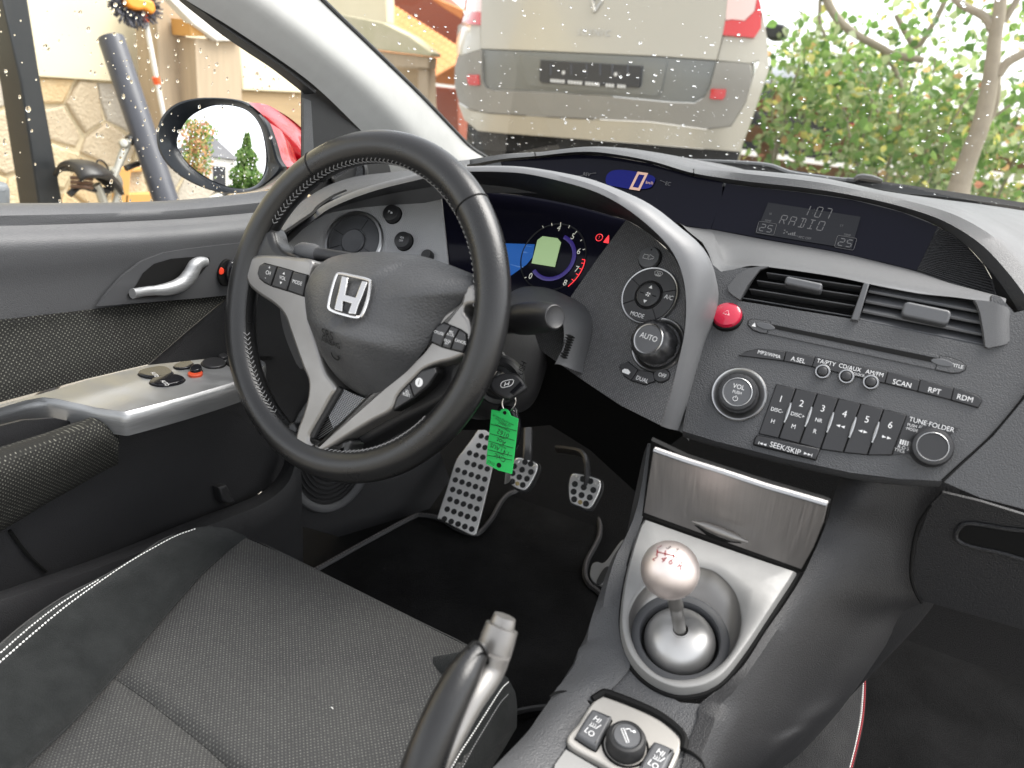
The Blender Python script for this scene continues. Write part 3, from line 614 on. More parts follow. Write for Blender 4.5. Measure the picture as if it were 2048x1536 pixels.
def knob(px, fr, r, h, ring, face_mat, texts, name, flutes, parent, extra=None):
    a, b = fr.px(px); f = fr.at(a, b); m = MB()
    if ring: m.lathe([(ring, -.002), (ring, .0035), (ring - .0012, .0050), (ring - .003, .0046), (r * 1.02, .001), (r * .95, .0005)], f, M['ring'], 56)
    rf = (lambda t, rr, q: 1 - .03 * (abs(math.sin(t * flutes / 2)) ** .6 < .5) * (rr > r * .7)) if flutes else None
    m.lathe([(r, 0), (r * 1.0, h * .55), (r * .97, h * .8), (r * .9, h * .95), (r * .78, h), (r * .74, h)], f, M['btn'], 72, rfun=rf)
    m.lathe([(r * .74, h), (r * .72, h * 1.02), (r * .70, h * 1.02)], f, M['ring'], 48); m.lathe([(r * .70, h * 1.02), (r * .66, h * .98), (.0001, h * .98)], f, M[face_mat], 48)
    for t, dx, dy, s in texts: m.text(t, f, dx, dy, s, M['white'], h * .98 + .0003)
    if extra: extra(m, f)
    return m.build(name, parent)
def pw(m, f): m.tube([f.w(.0024 * math.cos(R(t)), -.0072 + .0024 * math.sin(R(t)), .0162) for t in range(120, 421, 20)], .00035, M['white'], 4).tube([f.w(0, -.0064, .0162), f.w(0, -.0039, .0162)], .00035, M['white'], 4)
knob(K(8, (300, 640))[0], F, .0205, .016, .0285, 'btng', [('VOL', 0, .0055, .0075), ('PUSH', 0, -.0005, .0048)], 'volume_knob', 16, rad, pw)
knob(K(8, (1475, 970))[0], F, .0185, .016, None, 'btn', [], 'tune_knob', 0, rad)

# ---- instrument face inside the arch
arch_o = K(5, (380, 705), (480, 610), (600, 505), (720, 440), (860, 385), (1000, 345), (1120, 315), (1230, 285)) + K(6, (120, 215), (250, 202), (500, 195), (700, 205), (1000, 255), (1200, 310), (1500, 440), (1700, 590), (1850, 720), (1920, 850), (1922, 1000), (1900, 1150), (1850, 1300), (1800, 1536)) + K(0, (1375, 800), (1362, 864))
arch_i = K(5, (392, 690), (490, 605), (610, 508), (730, 448), (870, 396), (1010, 356), (1130, 328), (1240, 300)) + K(6, (130, 228), (260, 216), (500, 218), (700, 238), (1000, 310), (1200, 385), (1400, 510), (1600, 690), (1700, 850), (1745, 1050), (1740, 1300), (1690, 1536)) + K(0, (1338, 800), (1322, 852))
def arch_y(px): return np.interp(px[:, 0], [560, 960, 1300, 1425], [.115, .105, .10, .105])
def on_y(pl, dy=0):
    pl = cat(pl, 60); d = rays(pl); yy = arch_y(np.array(pl)) + dy; t = (yy - CAM[1]) / d[:, 1]; return CAM + d * t[:, None], pl
ao, apx = on_y(arch_o, .035); ai, ipx = on_y(arch_i)
am = (ao * .5 + ai * .5) + np.array([0, -.010, .004])
aback = ao + np.array([0, .05, -.03])
MB().loft([aback, ao, am, ai], M['arch'], 90, 5).build('arch_trim', dash)
face_t = K(5, (400, 690), (480, 615), (550, 560), (650, 505), (750, 470), (880, 440), (1000, 420), (1150, 402), (1290, 390)) + K(6, (370, 350), (700, 390), (1000, 450), (1250, 520), (1340, 545), (1500, 640), (1650, 780), (1715, 900), (1742, 1050), (1738, 1300), (1688, 1536)) + K(0, (1336, 800), (1320, 850))
ft = onto(cat(face_t, 60), S_ip)
ail, _ = on_y(arch_i)
MB().loft([ail, (ail + ft) / 2, ft], M['darkpl'], 90, 3).build('arch_underside', dash)
# left switch panel
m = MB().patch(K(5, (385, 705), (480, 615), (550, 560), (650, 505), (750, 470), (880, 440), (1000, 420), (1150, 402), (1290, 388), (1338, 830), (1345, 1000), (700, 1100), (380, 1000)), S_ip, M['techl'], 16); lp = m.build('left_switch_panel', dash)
f = frame_on(K(5, (785, 685))[0], S_ip)
m = MB().lathe([(.042, -.002), (.042, .003), (.0405, .0045), (.0375, .004), (.0365, .0005)], f, M['ring'], 64); m.lathe([(.0365, .0005), (.034, .002), (.018, .002), (.0172, .001)], f, M['btng'], 64)
m.lathe([(.0165, .001), (.0165, .0045), (.015, .0055), (.010, .0045), (.0001, .0040)], f, M['btng'], 48)
for t in (70, 160, 205, 340, 290): m.tube([f.w(.0175 * math.cos(R(t)), .0175 * math.sin(R(t)), .0022), f.w(.0345 * math.cos(R(t)), .0345 * math.sin(R(t)), .0022)], .0004, M['gap'], 4)
m.build('mirror_control', lp)
for p, t in ((K(5, (1015, 528))[0], ('P▵',)), (K(5, (1082, 685))[0], ('VSA', 'OFF'))):
    g = frame_on(p, S_ip); m = MB().lathe([(.0125, -.001), (.0125, .0005), (.0112, .001)], g, M['gap'], 36); m.lathe([(.0112, 0), (.0112, .008), (.0105, .0095), (.0095, .010), (.0001, .0102)], g, M['btn'], 36)
    if len(t) == 2:
        for k, q in enumerate(t): m.text(q, g, 0, .002 - k * .0042, .0042, M['white'], .0105)
    else:
        m.text('P', g, -.0018, 0, .006, M['white'], .0105); m.fill([(.0008, -.0018), (.004, -.0018), (.0035, .0005), (.0008, .001)], g, .0105, M['white'])
    m.build('round_button', lp)
g = frame_on(K(5, (1220, 772))[0], S_ip); MB().lathe([(.008, 0), (.008, .006), (.006, .009), (.0001, .009)], g, M['btn'], 24).build('reset_stem', lp)
# cluster
m = MB().patch(K(5, (1290, 388)) + K(6, (370, 350), (700, 390), (1000, 450), (1250, 520), (1340, 545), (1150, 800), (950, 1085), (800, 1100), (540, 1200)) + K(5, (1345, 1000), (1338, 830)), off(S_ip, .004), M['lens'], 16); cl = m.build('instrument_lens', dash)
S_cl = off(S_ip, .0025); fd = frame_on(K(6, (830, 800))[0], S_cl); m = MB()
rad_px = lambda p: fd.px(K(6, p)[0])
c0 = np.array(rad_px((838, 800))); rx = np.linalg.norm(np.array(rad_px((1062, 740))) - c0)
f0 = fd.at(*c0)
m.lathe([(rx * .98, .0004), (rx * 1.0, .0012), (rx * 1.03, .0004)], f0, M['lcdgrey'], 64)
m.lathe([(rx * .60, .0003), (rx * .66, .0010), (rx * .72, .0003)], f0, M['violet'], 64, 230 - 360, 80)
for t, p in (('4', (882, 605)), ('5', (977, 662)), ('6', (1018, 763)), ('7', (1003, 885)), ('8', (924, 978)), ('0', (688, 932))):
    a, b = rad_px(p); m.text(t, fd, a, b, .0115, M['numer'], .001)
for p, q in (((895, 565), (893, 585)), ((833, 570), (835, 588)), ((955, 585), (948, 603)), ((1005, 625), (993, 638)), ((1040, 683), (1028, 692)), ((1060, 747), (1045, 752)), ((770, 588), (777, 603)), ((648, 945), (660, 938))):
    m.tube([fd.w(*rad_px(p), .001), fd.w(*rad_px(q), .001)], .0005, M['numer'], 4)
m.build('tachometer', cl)
m = MB(); arc = [fd.w(*rad_px(q), .001) for q in ((1060, 820), (1052, 855), (1035, 895), (1010, 935), (980, 970), (945, 1002))]; m.tube(arc, .0005, M['redlamp'], 4, n=20)
for q, r_ in (((1060, 820), (1040, 818)), ((1054, 845), (1036, 842)), ((1040, 885), (1022, 878)), ((1018, 925), (1000, 915)), ((985, 965), (970, 952))): m.tube([fd.w(*rad_px(q), .001), fd.w(*rad_px(r_), .001)], .0005, M['redlamp'], 4)
m.build('red_band', cl)
m = MB().prism([rad_px(q) for q in ((735, 685), (770, 658), (872, 672), (895, 700), (853, 868), (695, 842))], fd, 0, .0008, M['lcdgreen']); a, b = rad_px((795, 740)); m.build('green_screen', cl)
m = MB(); a, b = rad_px((1157, 668)); m.tube([fd.w(a + .0042 * math.cos(R(t)), b + .0042 * math.sin(R(t)), .001) for t in range(0, 360, 30)], .0004, M['redlamp'], 4, closed=True); m.text('!', fd, a, b, .006, M['redlamp'], .001)
a, b = rad_px((1212, 680)); m.fill([(a - .0035, b - .0045), (a + .0035, b - .0045), (a + .002, b + .001), (a, b + .0055), (a - .002, b + .001)], fd, .001, M['redlamp']); m.build('warning_lamps', cl)
m = MB().patch(K(6, (500, 705), (715, 712), (700, 800), (660, 850), (540, 935), (500, 850)), S_cl, M['blueglow'], 14, thick=0); m.build('blue_glow_patch', cl)  # reflection-like blue glow on the lens, put into colour and emission
# climate panel
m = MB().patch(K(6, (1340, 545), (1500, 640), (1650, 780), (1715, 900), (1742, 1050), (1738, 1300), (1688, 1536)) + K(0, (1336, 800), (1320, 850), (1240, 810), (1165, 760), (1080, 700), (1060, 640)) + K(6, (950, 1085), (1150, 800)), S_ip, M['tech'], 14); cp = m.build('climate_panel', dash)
f = frame_on(K(6, (1504, 1068))[0], S_ip)
m = MB().lathe([(.0325, -.002), (.0325, .003), (.0318, .0042), (.0305, .0038)], f, M['ring'], 64); m.lathe([(.0305, .0038), (.030, .0050), (.0165, .0050), (.0155, .003)], f, M['btn'], 64)
m.lathe([(.0155, .003), (.0148, .0045), (.0138, .0032)], f, M['ring'], 48); m.lathe([(.0138, .0032), (.0132, .0062), (.011, .0068), (.0001, .0060)], f, M['btn'], 48)
for t, dx, dy, s in (('MODE', -.003, -.0245, .0072), ('A/C', .0235, .003, .0075)): m.text(t, f, dx, dy, s, M['white'], .0054)
m.fill([(0, .0105), (-.0022, .0068), (.0022, .0068)], f, .0072, M['white']); m.fill([(0, -.0105), (-.0022, -.0068), (.0022, -.0068)], f, .0072, M['white'])
for k in range(4): t = R(90 * k + 30); m.fill([(.0028 * math.cos(t + q) * e, .0028 * math.sin(t + q) * e) for q, e in ((0, .1), (.5, 1), (-.4, 1))], f, .0068, M['white'])
for s in (-1, 1): m.tube([f.w(s * .0055, 0, .0068), f.w(s * .0095, 0, .0070)], .0005, M['gap'], 4)
for t in (25, -50, 155, 215): m.tube([f.w(.0165 * math.cos(R(t)), .0165 * math.sin(R(t)), .0052), f.w(.0302 * math.cos(R(t)), .0302 * math.sin(R(t)), .0052)], .0004, M['gap'], 4)
a, b = .001, .0245; m.tube([f.w(a + x, b + y, .0054) for x, y in ((-.005, .002), (-.003, .0032), (.003, .0032), (.005, .002), (.0032, -.0015), (-.0032, -.0015))], .0003, M['white'], 4, closed=True)
for k in (-1, 0, 1): m.tube([f.w(a + k * .0018, b - .0028, .0054), f.w(a + k * .0018 + .0006, b, .0054), f.w(a + k * .0018, b + .002, .0054)], .0003, M['white'], 4)
m.build('climate_ring', cp)
g = frame_on(K(6, (1504, 812))[0], S_ip); m = MB().lathe([(.0135, -.002), (.0135, .001), (.0122, .001)], g, M['gap'], 36); m.lathe([(.0122, .0), (.0122, .004), (.0115, .005), (.0001, .0055)], g, M['btng'], 36)
m.tube([g.w(x, y, .0058) for x, y in ((-.006, .002), (-.0005, .002), (-.0005, -.0025), (-.006, -.0025))], .0003, M['white'], 4, closed=True); m.tube([g.w(x, y, .0058) for x, y in ((.0008, -.003), (.0008, .003), (.0065, .001), (.0065, -.0005))], .0003, M['white'], 4, closed=True)
m.lathe([(.0010, 0), (.0001, 0)], g.at(0, .0085, .0058), M['gap'], 10); m.build('demister_button', cp)
# temperature knob with collar, lower buttons
g = frame_on(K(6, (1560, 1400))[0], S_ip); m = MB().lathe([(.030, -.002), (.030, .002), (.0288, .0035), (.0268, .003), (.024, .0005)], g, M['ring'], 56)
ax = Fr(g.w(0, 0, 0), g.n + np.array([-.02, -.02, -.05]))
rf = lambda t, r, h: 1 - (.045 if math.sin(t * 9) > .45 else 0) * (r > .016)
m.lathe([(.0215, 0), (.0225, .008), (.0228, .016), (.0215, .0225), (.0185, .0255), (.0165, .0258)], ax, M['btn'], 90, rfun=rf); m.lathe([(.0165, .0258), (.0158, .0266), (.0150, .0262)], ax, M['ring'], 40); m.lathe([(.0150, .0262), (.0142, .0255), (.0001, .0255)], ax, M['btng'], 40)
m.text('AUTO', ax, 0, .0015, .0088, M['white'], .0259); m.build('temperature_knob', cp)
for nm, pts, lab in (('recirculation_button', [(1735, 215), (1750, 195), (1800, 175), (1880, 240), (1825, 320), (1770, 285)], []), ('dual_button', [(1884, 242), (2000, 262), (2010, 330), (1930, 352), (1830, 323)], [('DUAL', (1908, 312), .0068)]),
                     ('off_button', [(2005, 270), (2040, 235), (2090, 235), (2125, 265), (2110, 315), (2050, 335), (2010, 310)], [('OFF', (2066, 280), .0062)])):
    pbtn(nm, 12, pts, lab, parent=cp, h=.003, F=frame_on(K(12, pts[0])[0], S_ip), smooth=(nm == 'off_button'))
ff = frame_on(K(12, (1782, 250))[0], off(S_ip, -.0035)); MB().prism([(-.004, -.002), (.004, -.002), (.005, .001), (.001, .003), (-.003, .0025), (-.005, 0)], ff, 0, .0004, M['white']).build('recirculation_mark', cp)
# left end of the dash: pad between door and arch
b0 = onto(K(5, (250, 640), (390, 520), (520, 420), (640, 350), (800, 300), (960, 280), (1130, 262), (1300, 235), (1460, 205)), SP((-.6, .33, .95), (0, -.3, 1)))
b1 = onto(K(5, (300, 690), (400, 615), (500, 555), (570, 480), (680, 405), (860, 350), (1060, 305), (1250, 265), (1460, 228)), SP((-.55, .16, .94), (0, -.45, 1)))
b2, _ = on_y(K(5, (380, 705), (480, 610), (600, 505), (720, 440), (860, 385), (1000, 345), (1120, 315), (1230, 285)) + K(6, (120, 215), (250, 202)), .036)
b0, b1, b2 = cat(b0, 12), cat(b1, 12), cat(b2, 12)
MB().loft([b0, b0 * .35 + b1 * .65 + np.array([0, 0, .004]), b1, b1 * .4 + b2 * .6 + np.array([0, -.002, .003]), b2], M['pad'], 40, 4).build('left_end_pad', dash)
cr = onto(K(5, (330, 655), (400, 615), (480, 560), (545, 515), (575, 478), (660, 420), (740, 385)), SP((-.55, .158, .943), (0, -.45, 1))); MB().tube(cr, .0022, M['gap'], 6, n=24).build('pad_groove', dash)
# lower dash behind the wheel, knee panel and glove box
m = MB(); q = []
MB().patch(K(5, (380, 1000), (700, 1000), (1345, 900), (1500, 1150), (1700, 1400), (1450, 1536), (700, 1536), (480, 1430), (390, 1180)), lambda x, y, z: y - (.13 + .1 * (.82 - z)), M['darkpl'], 22).build('knee_panel', dash)
MB().patch(K(5, (350, 1060), (375, 1030), (480, 1040), (560, 1180), (560, 1330), (480, 1430), (430, 1360), (370, 1200)), lambda x, y, z: y - (.09 + .1 * (.82 - z)), M['soft'], 14, smooth=True).build('knee_pocket_lid', dash)
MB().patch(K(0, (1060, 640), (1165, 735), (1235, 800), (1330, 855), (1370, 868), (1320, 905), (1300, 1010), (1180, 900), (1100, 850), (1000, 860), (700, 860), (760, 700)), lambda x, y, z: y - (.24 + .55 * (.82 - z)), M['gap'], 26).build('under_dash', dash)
gp = onto(K(0, (1885, 962), (1920, 930), (1985, 870), (2048, 795), (2120, 700)), S_rad)
MB().tube(gp, .0016, M['gap'], 6, n=30).build('panel_gap', dash)
S_pas = lambda x, y, z: y - (.152 + .42 * (z - .83))
MB().patch(K(0, (1888, 964), (1922, 932), (1987, 872), (2050, 797), (2122, 702), (2124, 600), (2200, 560), (2300, 1080), (2048, 1018), (1960, 995)), S_pas, M['panel'], 20).build('passenger_panel', dash)
S_gb = lambda x, y, z: y - (.165 + .12 * (.78 - z))
gb = MB().patch(K(0, (1885, 985), (1960, 1003), (2048, 1030), (2300, 1090), (2300, 1330), (2048, 1260), (1930, 1225), (1840, 1200), (1825, 1150), (1835, 1080), (1860, 1010)), S_gb, M['darkpl'], 20).build('glove_box', dash)
hx = onto(sm(K(18, (1650, 190), (1670, 130), (1730, 105), (1900, 130), (2150, 180), (2150, 330), (1900, 275), (1720, 235)), 8), off(S_gb, -.002)); m = MB().tube(hx, .0022, M['darkpl'], 8, closed=True); m.build('handle_rim', gb)
MB().patch(K(18, (1665, 185), (1680, 140), (1730, 120), (1900, 145), (2140, 190), (2140, 310), (1900, 262), (1725, 225)), off(S_gb, -.0008), M['gap'], 12, smooth=True, thick=0).build('handle_recess', gb)
lg = onto(K(18, (1500, 0), (1430, 110), (1395, 250), (1385, 400), (1410, 500), (1450, 570)), off(S_gb, -.003)); MB().tube(lg, .0016, M['gap'], 6, n=24).build('glove_box_gap', dash)
# ------------------------------------------------------------------ steering wheel
WCn = np.array([-.394, -.024, .867]); FW = Fr(WCn, (-.065, -.942, .328))
wheel = thing('steering_wheel', 'black leather three-spoke steering wheel with silver spokes and stitched rim', 'steering wheel', WCn)
RM, TA, TB = .1680, .0172, .0168
def rimp(t, q, e=0.0):                                                                 # point on the rim tube: t round the wheel, q round the tube (0 = outwards, 90 = to the driver)
    rr = RM + (TA + e) * math.cos(q); return FW.w(rr * math.cos(t), rr * math.sin(t), (TB + e) * math.sin(q))
m = MB(); rows = [[rimp(2 * math.pi * i / 160, 2 * math.pi * k / 28) for k in range(28)] for i in range(160)]
m.grid(rows, M['leather'], closed=True, wrap=True, face=False); rim = m.build('rim', wheel, sharp=180)
def wang(px): a, b = FW.px(px, .012); return math.atan2(b, a)
for px in ((612, 318), (944, 397), (497, 470)):
    pass
for px in ((616, 322), (940, 398)):
    t = wang(px); m = MB()
    m.tube([rimp(t, 2 * math.pi * k / 40, .0001) for k in range(40)], .0009, M['gap'], 6, closed=True); m.build('rim_seam', rim)
# chevron stitches along the inside of the rim
m = MB(); gaps = [(R(155), R(205)), (R(-32), R(12)), (R(244), R(272))]
NST = 170
for k in range(NST):
    t = 2 * math.pi * k / NST
    if any(a <= tt <= b for a, b in gaps for tt in (t, t - 2 * math.pi)): continue
    q0 = R(158); dt = 2 * math.pi / NST
    for s in (-1, 1):
        p = [rimp(t + dt * .5, q0, .0006), rimp(t + dt * .2, q0 + s * .10, .0010), rimp(t - dt * .15, q0 + s * .2, .0004)]; m.tube(p, .00048, M['thread'], 4)
m.tube([rimp(2 * math.pi * k / 200, R(158), -.0002) for k in range(200)], .0008, M['gap'], 6, closed=True)
tag(m.build('stitching', rim), kind='stuff')

# airbag cover
hub_px = K(5, (497, 1000), (503, 920), (535, 835), (600, 775), (690, 745), (800, 732), (920, 730), (1060, 740), (1190, 765), (1330, 815), (1450, 872), (1482, 925), (1468, 975), (1395, 1035), (1310, 1125), (1245, 1225), (1175, 1330), (1090, 1435)) + \
    K(11, (1000, 500), (930, 560), (860, 578), (790, 555), (710, 505), (645, 440), (595, 360), (555, 240), (520, 100))
hp = np.array([FW.px(q, .012) for q in sm(hub_px, 9)]); hc = np.array(FW.px(K(5, (850, 1060))[0], .02))
def hub_h(p, rho):
    a, b = p
    h = .012 + .044 * (1 - rho ** 3.2)
    h -= (.38 * max(0, -.026 - b) + .26 * max(0, b + .026)) * (1 - .55 * rho ** 2)
    edge = .018 + .35 * (b + .03) + 1.2 * (b + .03) ** 2                                # the fold that runs down from the top right
    k = min(1, max(0, (a - edge) / .010)); k = k * k * (3 - 2 * k); up = min(1, max(0, (b + .03) / .02)); h -= .0060 * k * up * (1 - rho ** 4)
    return h
NR = 22; m = MB(); rows = [[FW.w(*q, -.014) for q in hp]]
for i in range(NR + 1):
    rho = 1 - i / NR * .985; rows.append([FW.w(*(hc + (q - hc) * rho), hub_h(hc + (q - hc) * rho, rho)) for q in hp])
m.grid(rows, M['hub'], closed=True, face=False); m.add(rows[-1], [tuple(range(len(hp)))], M['hub']); hub = m.build('airbag_cover', wheel, sharp=60)
# emblem: frame and letter, laid on the cover
def hubz(a, b):
    d = np.array((a, b)) - hc; best = 0
    th = math.atan2(d[1], d[0]); ang = np.arctan2(hp[:, 1] - hc[1], hp[:, 0] - hc[0]); i = np.argmin(np.abs(np.angle(np.exp(1j * (ang - th))))); return hub_h((a, b), min(1, np.linalg.norm(d) / np.linalg.norm(hp[i] - hc)))
ec = np.array(FW.px(K(5, (765, 1000))[0], .043)); hz = hubz(*ec); s0 = .001
dhb = (hubz(ec[0], ec[1] + .01) - hubz(ec[0], ec[1] - .01)) / .02; dha = (hubz(ec[0] + .01, ec[1]) - hubz(ec[0] - .01, ec[1])) / .02
FE = Fr(FW.w(ec[0], ec[1], hz + .0012), FW.n - FW.v * dhb - FW.u * dha, FW.v)
ep = [FE.px(q) for q in sm(K(5, (640, 1050), (660, 960), (685, 885), (705, 872), (770, 885), (865, 908), (882, 930), (868, 1020), (835, 1110), (805, 1130), (720, 1112), (650, 1085)), 4)]
m = MB().tube([FE.w(a, b, .0012) for a, b in ep], .0016, M['chrome'], 8, closed=True); em = m.build('emblem_ring', hub)
ux = lambda *p: [FE.px(q) for q in K(5, *p)]
m = MB()
m.prism(ux((720, 890), (757, 900), (742, 985), (738, 1000), (800, 1016), (806, 1000), (838, 918), (870, 925), (835, 1015), (815, 1060), (800, 1113), (757, 1108), (778, 1050), (725, 1035), (722, 1098), (677, 1085), (690, 1020), (700, 985)), FE, 0, .0032, M['chrome'], .0008)
m.build('emblem_letter', hub)
for t, p, s in (('SRS', (700, 1238), .0135), ('AIRBAG', (702, 1282), .0095)):
    a, b = FW.px(K(5, p)[0], .035); z = hubz(a, b); d1 = (hubz(a, b + .008) - hubz(a, b - .008)) / .016; d2 = (hubz(a + .008, b) - hubz(a - .008, b)) / .016
    fT = Fr(FW.w(a, b, z + .0012), FW.n - FW.v * d1 - FW.u * d2, FW.v); MB().text(t, fT, 0, 0, s, M['gap'], .0004, spin=-3).build('airbag_lettering', hub)
    if t == 'AIRBAG': MB().tube([fT.w(-.002, -.011, .0006), fT.w(0, -.016, .0006), fT.w(.006, -.0175, .0006), fT.w(.009, -.0145, .0006), fT.w(.007, -.0125, .0006)], .0006, M['gap'], 5, n=14).build('seat_belt_mark', hub)

# spokes: silver trims
def wpoly(pts, h=0.0, step=0): return [FW.px(q, h) for q in (sm(pts, step) if step else pts)]
LH = .004
left = K(5, (168, 875), (180, 810), (225, 768), (330, 764), (450, 778), (560, 800), (540, 900), (530, 1000), (540, 1130), (590, 1290)) + K(11, (640, 420), (700, 512), (660, 590), (600, 700), (545, 795), (545, 830), (565, 845), (540, 893), (490, 890), (458, 850), (470, 760), (500, 680), (528, 580), (535, 480), (505, 400), (465, 290), (430, 190)) + K(5, (395, 1120), (340, 1060), (250, 1000), (190, 945))
lt = MB().prism(wpoly(left, LH, 6), FW, -.018, .010, M['silver'], .004).build('spoke_trim', wheel)
right = K(11, (540, 893), (565, 845), (600, 838), (700, 740), (800, 640), (890, 560), (960, 520), (1060, 420), (1160, 340), (1225, 270), (1260, 150), (1330, 80), (1420, 20), (1440, -60)) + K(5, (1500, 940), (1508, 1040), (1450, 1060), (1440, 1100), (1470, 1140), (1488, 1210), (1478, 1290), (1445, 1345), (1370, 1380), (1290, 1400)) + K(11, (1210, 410), (1150, 465), (1060, 560), (1015, 650), (900, 715), (760, 800), (650, 870), (590, 895))
rt = MB().prism(wpoly(right, LH, 6), FW, -.018, .009, M['silver'], .0035).build('spoke_trim', wheel)
mesh_p = K(11, (720, 520), (770, 545), (850, 575), (800, 625), (700, 720), (610, 795), (575, 815), (550, 805), (580, 745), (650, 640))
m = MB().prism(wpoly(mesh_p, .006), FW, -.012, .0045, M['gap']); gr = m.build('spoke_grille', wheel)
m = MB(); mp_ = np.array(wpoly(mesh_p, .006)); g0 = mp_.min(0); g1 = mp_.max(0)
def inpoly(q, o):
    c = False; j = len(o) - 1
    for i in range(len(o)):
        if (o[i][1] > q[1]) != (o[j][1] > q[1]) and q[0] < (o[j][0] - o[i][0]) * (q[1] - o[i][1]) / (o[j][1] - o[i][1]) + o[i][0]: c = not c
        j = i
    return c
pit = .0030; k = 0
for i in range(60):
    for s in (-1, 1):                                                                   # diamond wire mesh
        run = []
        for j in range(120):
            a = g0[0] + j * .0008; b = g0[1] - .05 + i * pit + s * (a - g0[0]) * 1.0 + (0.09 if s < 0 else 0)
            if inpoly((a, b), mp_): run.append(FW.w(a, b, .0052))
            elif len(run) > 1: m.tube([run[0], run[-1]], .00035, M['ring'], 4); run = []
            else: run = []
        if len(run) > 1: m.tube([run[0], run[-1]], .00035, M['ring'], 4)
tag(m.build('wire_mesh', gr), kind='stuff')
MB().tube([FW.w(*q, .0065) for q in wpoly(K(11, (712, 515), (650, 620), (590, 720), (548, 800)), .006)], .0035, M['rubber'], 8, n=16).build('grille_edge', wheel)
# buttons on the spokes
def wbtn(name, pts, texts, h=.0125, c=5, parent=wheel, marks=()):
    p = wpoly(K(c, *pts), .01); m = MB().prism(grow(p, .0011), FW, -.002, .0104, M['gap']).prism(p, FW, .0, h, M['btn'], .0016)
    for t, q, s, sp in texts:
        a, b = FW.px(K(c, q)[0], h); m.text(t, FW, a, b, s, M['white'], h + .0003, spin=sp)
    for q, up in marks:
        a, b = FW.px(K(c, q)[0], h); m.fill([(a, b + up * .0016), (a - .0018, b - up * .0012), (a + .0018, b - up * .0012)], FW, h + .0003, M['white'])
    return m.build(name, parent)
wbtn('channel_button', [(226, 870), (235, 828), (262, 812), (338, 830), (300, 940), (262, 920), (235, 895)], [('CH', (283, 866), .0068, 0), ('+', (290, 836), .007, 0), ('-', (268, 893), .007, 0)])
wbtn('volume_button', [(346, 832), (430, 856), (395, 970), (309, 944)], [('VOL', (367, 896), .0062, 0)], marks=(((375, 868), 1), ((357, 924), -1)))
wbtn('mode_button', [(437, 860), (512, 880), (492, 1002), (402, 972)], [('MODE', (452, 922), .0062, 0)])
wbtn('cruise_button', [(1240, 1270), (1248, 1225), (1275, 1178), (1312, 1160), (1352, 1176), (1322, 1228), (1300, 1298)], [('CRUISE', (1282, 1217), .0044, 0)])
wbtn('speed_button', [(1357, 1178), (1402, 1196), (1375, 1245), (1352, 1312), (1305, 1300), (1325, 1232)], [('RES', (1353, 1212), .0036, 0), ('ACCEL', (1350, 1228), .0034, 0), ('DECEL', (1332, 1263), .0034, 0), ('SET', (1328, 1278), .0036, 0)])
wbtn('cancel_button', [(1408, 1200), (1440, 1225), (1446, 1270), (1425, 1330), (1358, 1314), (1380, 1248)], [('CANCEL', (1408, 1268), .0042, 0)])
ib = wbtn('info_button', [(1185, 415), (1265, 396), (1272, 425), (1222, 500), (1142, 568), (1117, 490)], [], c=11)
a, b = FW.px(K(11, (1166, 482))[0], .0125); m = MB().lathe([(.0045, .0), (.0001, .0)], FW.at(a, b, .0129), M['white'], 20); m.text('i', FW, a, b, .0085, M['gap'], .0133); m.build('info_mark', ib)
wbtn('select_reset_button', [(1112, 495), (1138, 572), (1022, 645), (1042, 572), (1072, 530)], [('SEL', (1098, 537), .0042, 0), ('RESET', (1092, 555), .0042, 0)], c=11)
# rear shell behind hub and spokes
m = MB(); q = wpoly(K(5, (230, 780), (600, 780), (1200, 800), (1520, 960), (1520, 1200), (1500, 1330), (1380, 1420)) + K(11, (1350, 420), (1300, 560), (1000, 720), (700, 880), (520, 880), (480, 700), (520, 500), (430, 200)) + K(5, (330, 1060), (220, 950)), 0, 10)
m.prism(q, FW, -.045, -.012, M['rubber'], .006); m.build('rear_shell', wheel)
# leather swells where spokes meet the rim
for pts in (K(5, (285, 590), (325, 625), (345, 690), (385, 738), (460, 775), (480, 830), (330, 840), (200, 840), (150, 780), (190, 680)), K(11, (425, 715), (465, 750), (468, 860), (500, 895), (560, 900), (650, 875), (745, 815), (785, 825), (775, 890), (800, 920), (740, 975), (600, 985), (480, 930), (400, 800))):
    MB().prism(wpoly(pts, .0, 5), FW, -.016, .0075, M['leather'], .008).build('leather_swell', wheel)
# steering column
colm = thing('steering_column', 'dark textured steering column cover with ignition lock behind the wheel', 'steering column', WCn + np.array([0, .1, -.03]))
ax = -FW.n; F3 = Fr(WCn + ax * .04, FW.n, FW.v)
rows = []
for d, w, h, dz in ((0, .062, .060, -.006), (.03, .075, .068, -.012), (.10, .085, .075, -.02), (.2, .085, .08, -.03), (.30, .07, .07, -.03)):
    rows.append([F3.o + ax * d + F3.u * (w * np.sign(math.cos(t)) * abs(math.cos(t)) ** .6) + F3.v * (dz + h * np.sign(math.sin(t)) * abs(math.sin(t)) ** .6) for t in [2 * math.pi * k / 40 for k in range(40)]])
m = MB().grid(rows, M['darkpl'], closed=True, face=False); m.add(rows[0], [tuple(range(40))], M['darkpl']); m.build('column_cover', colm)
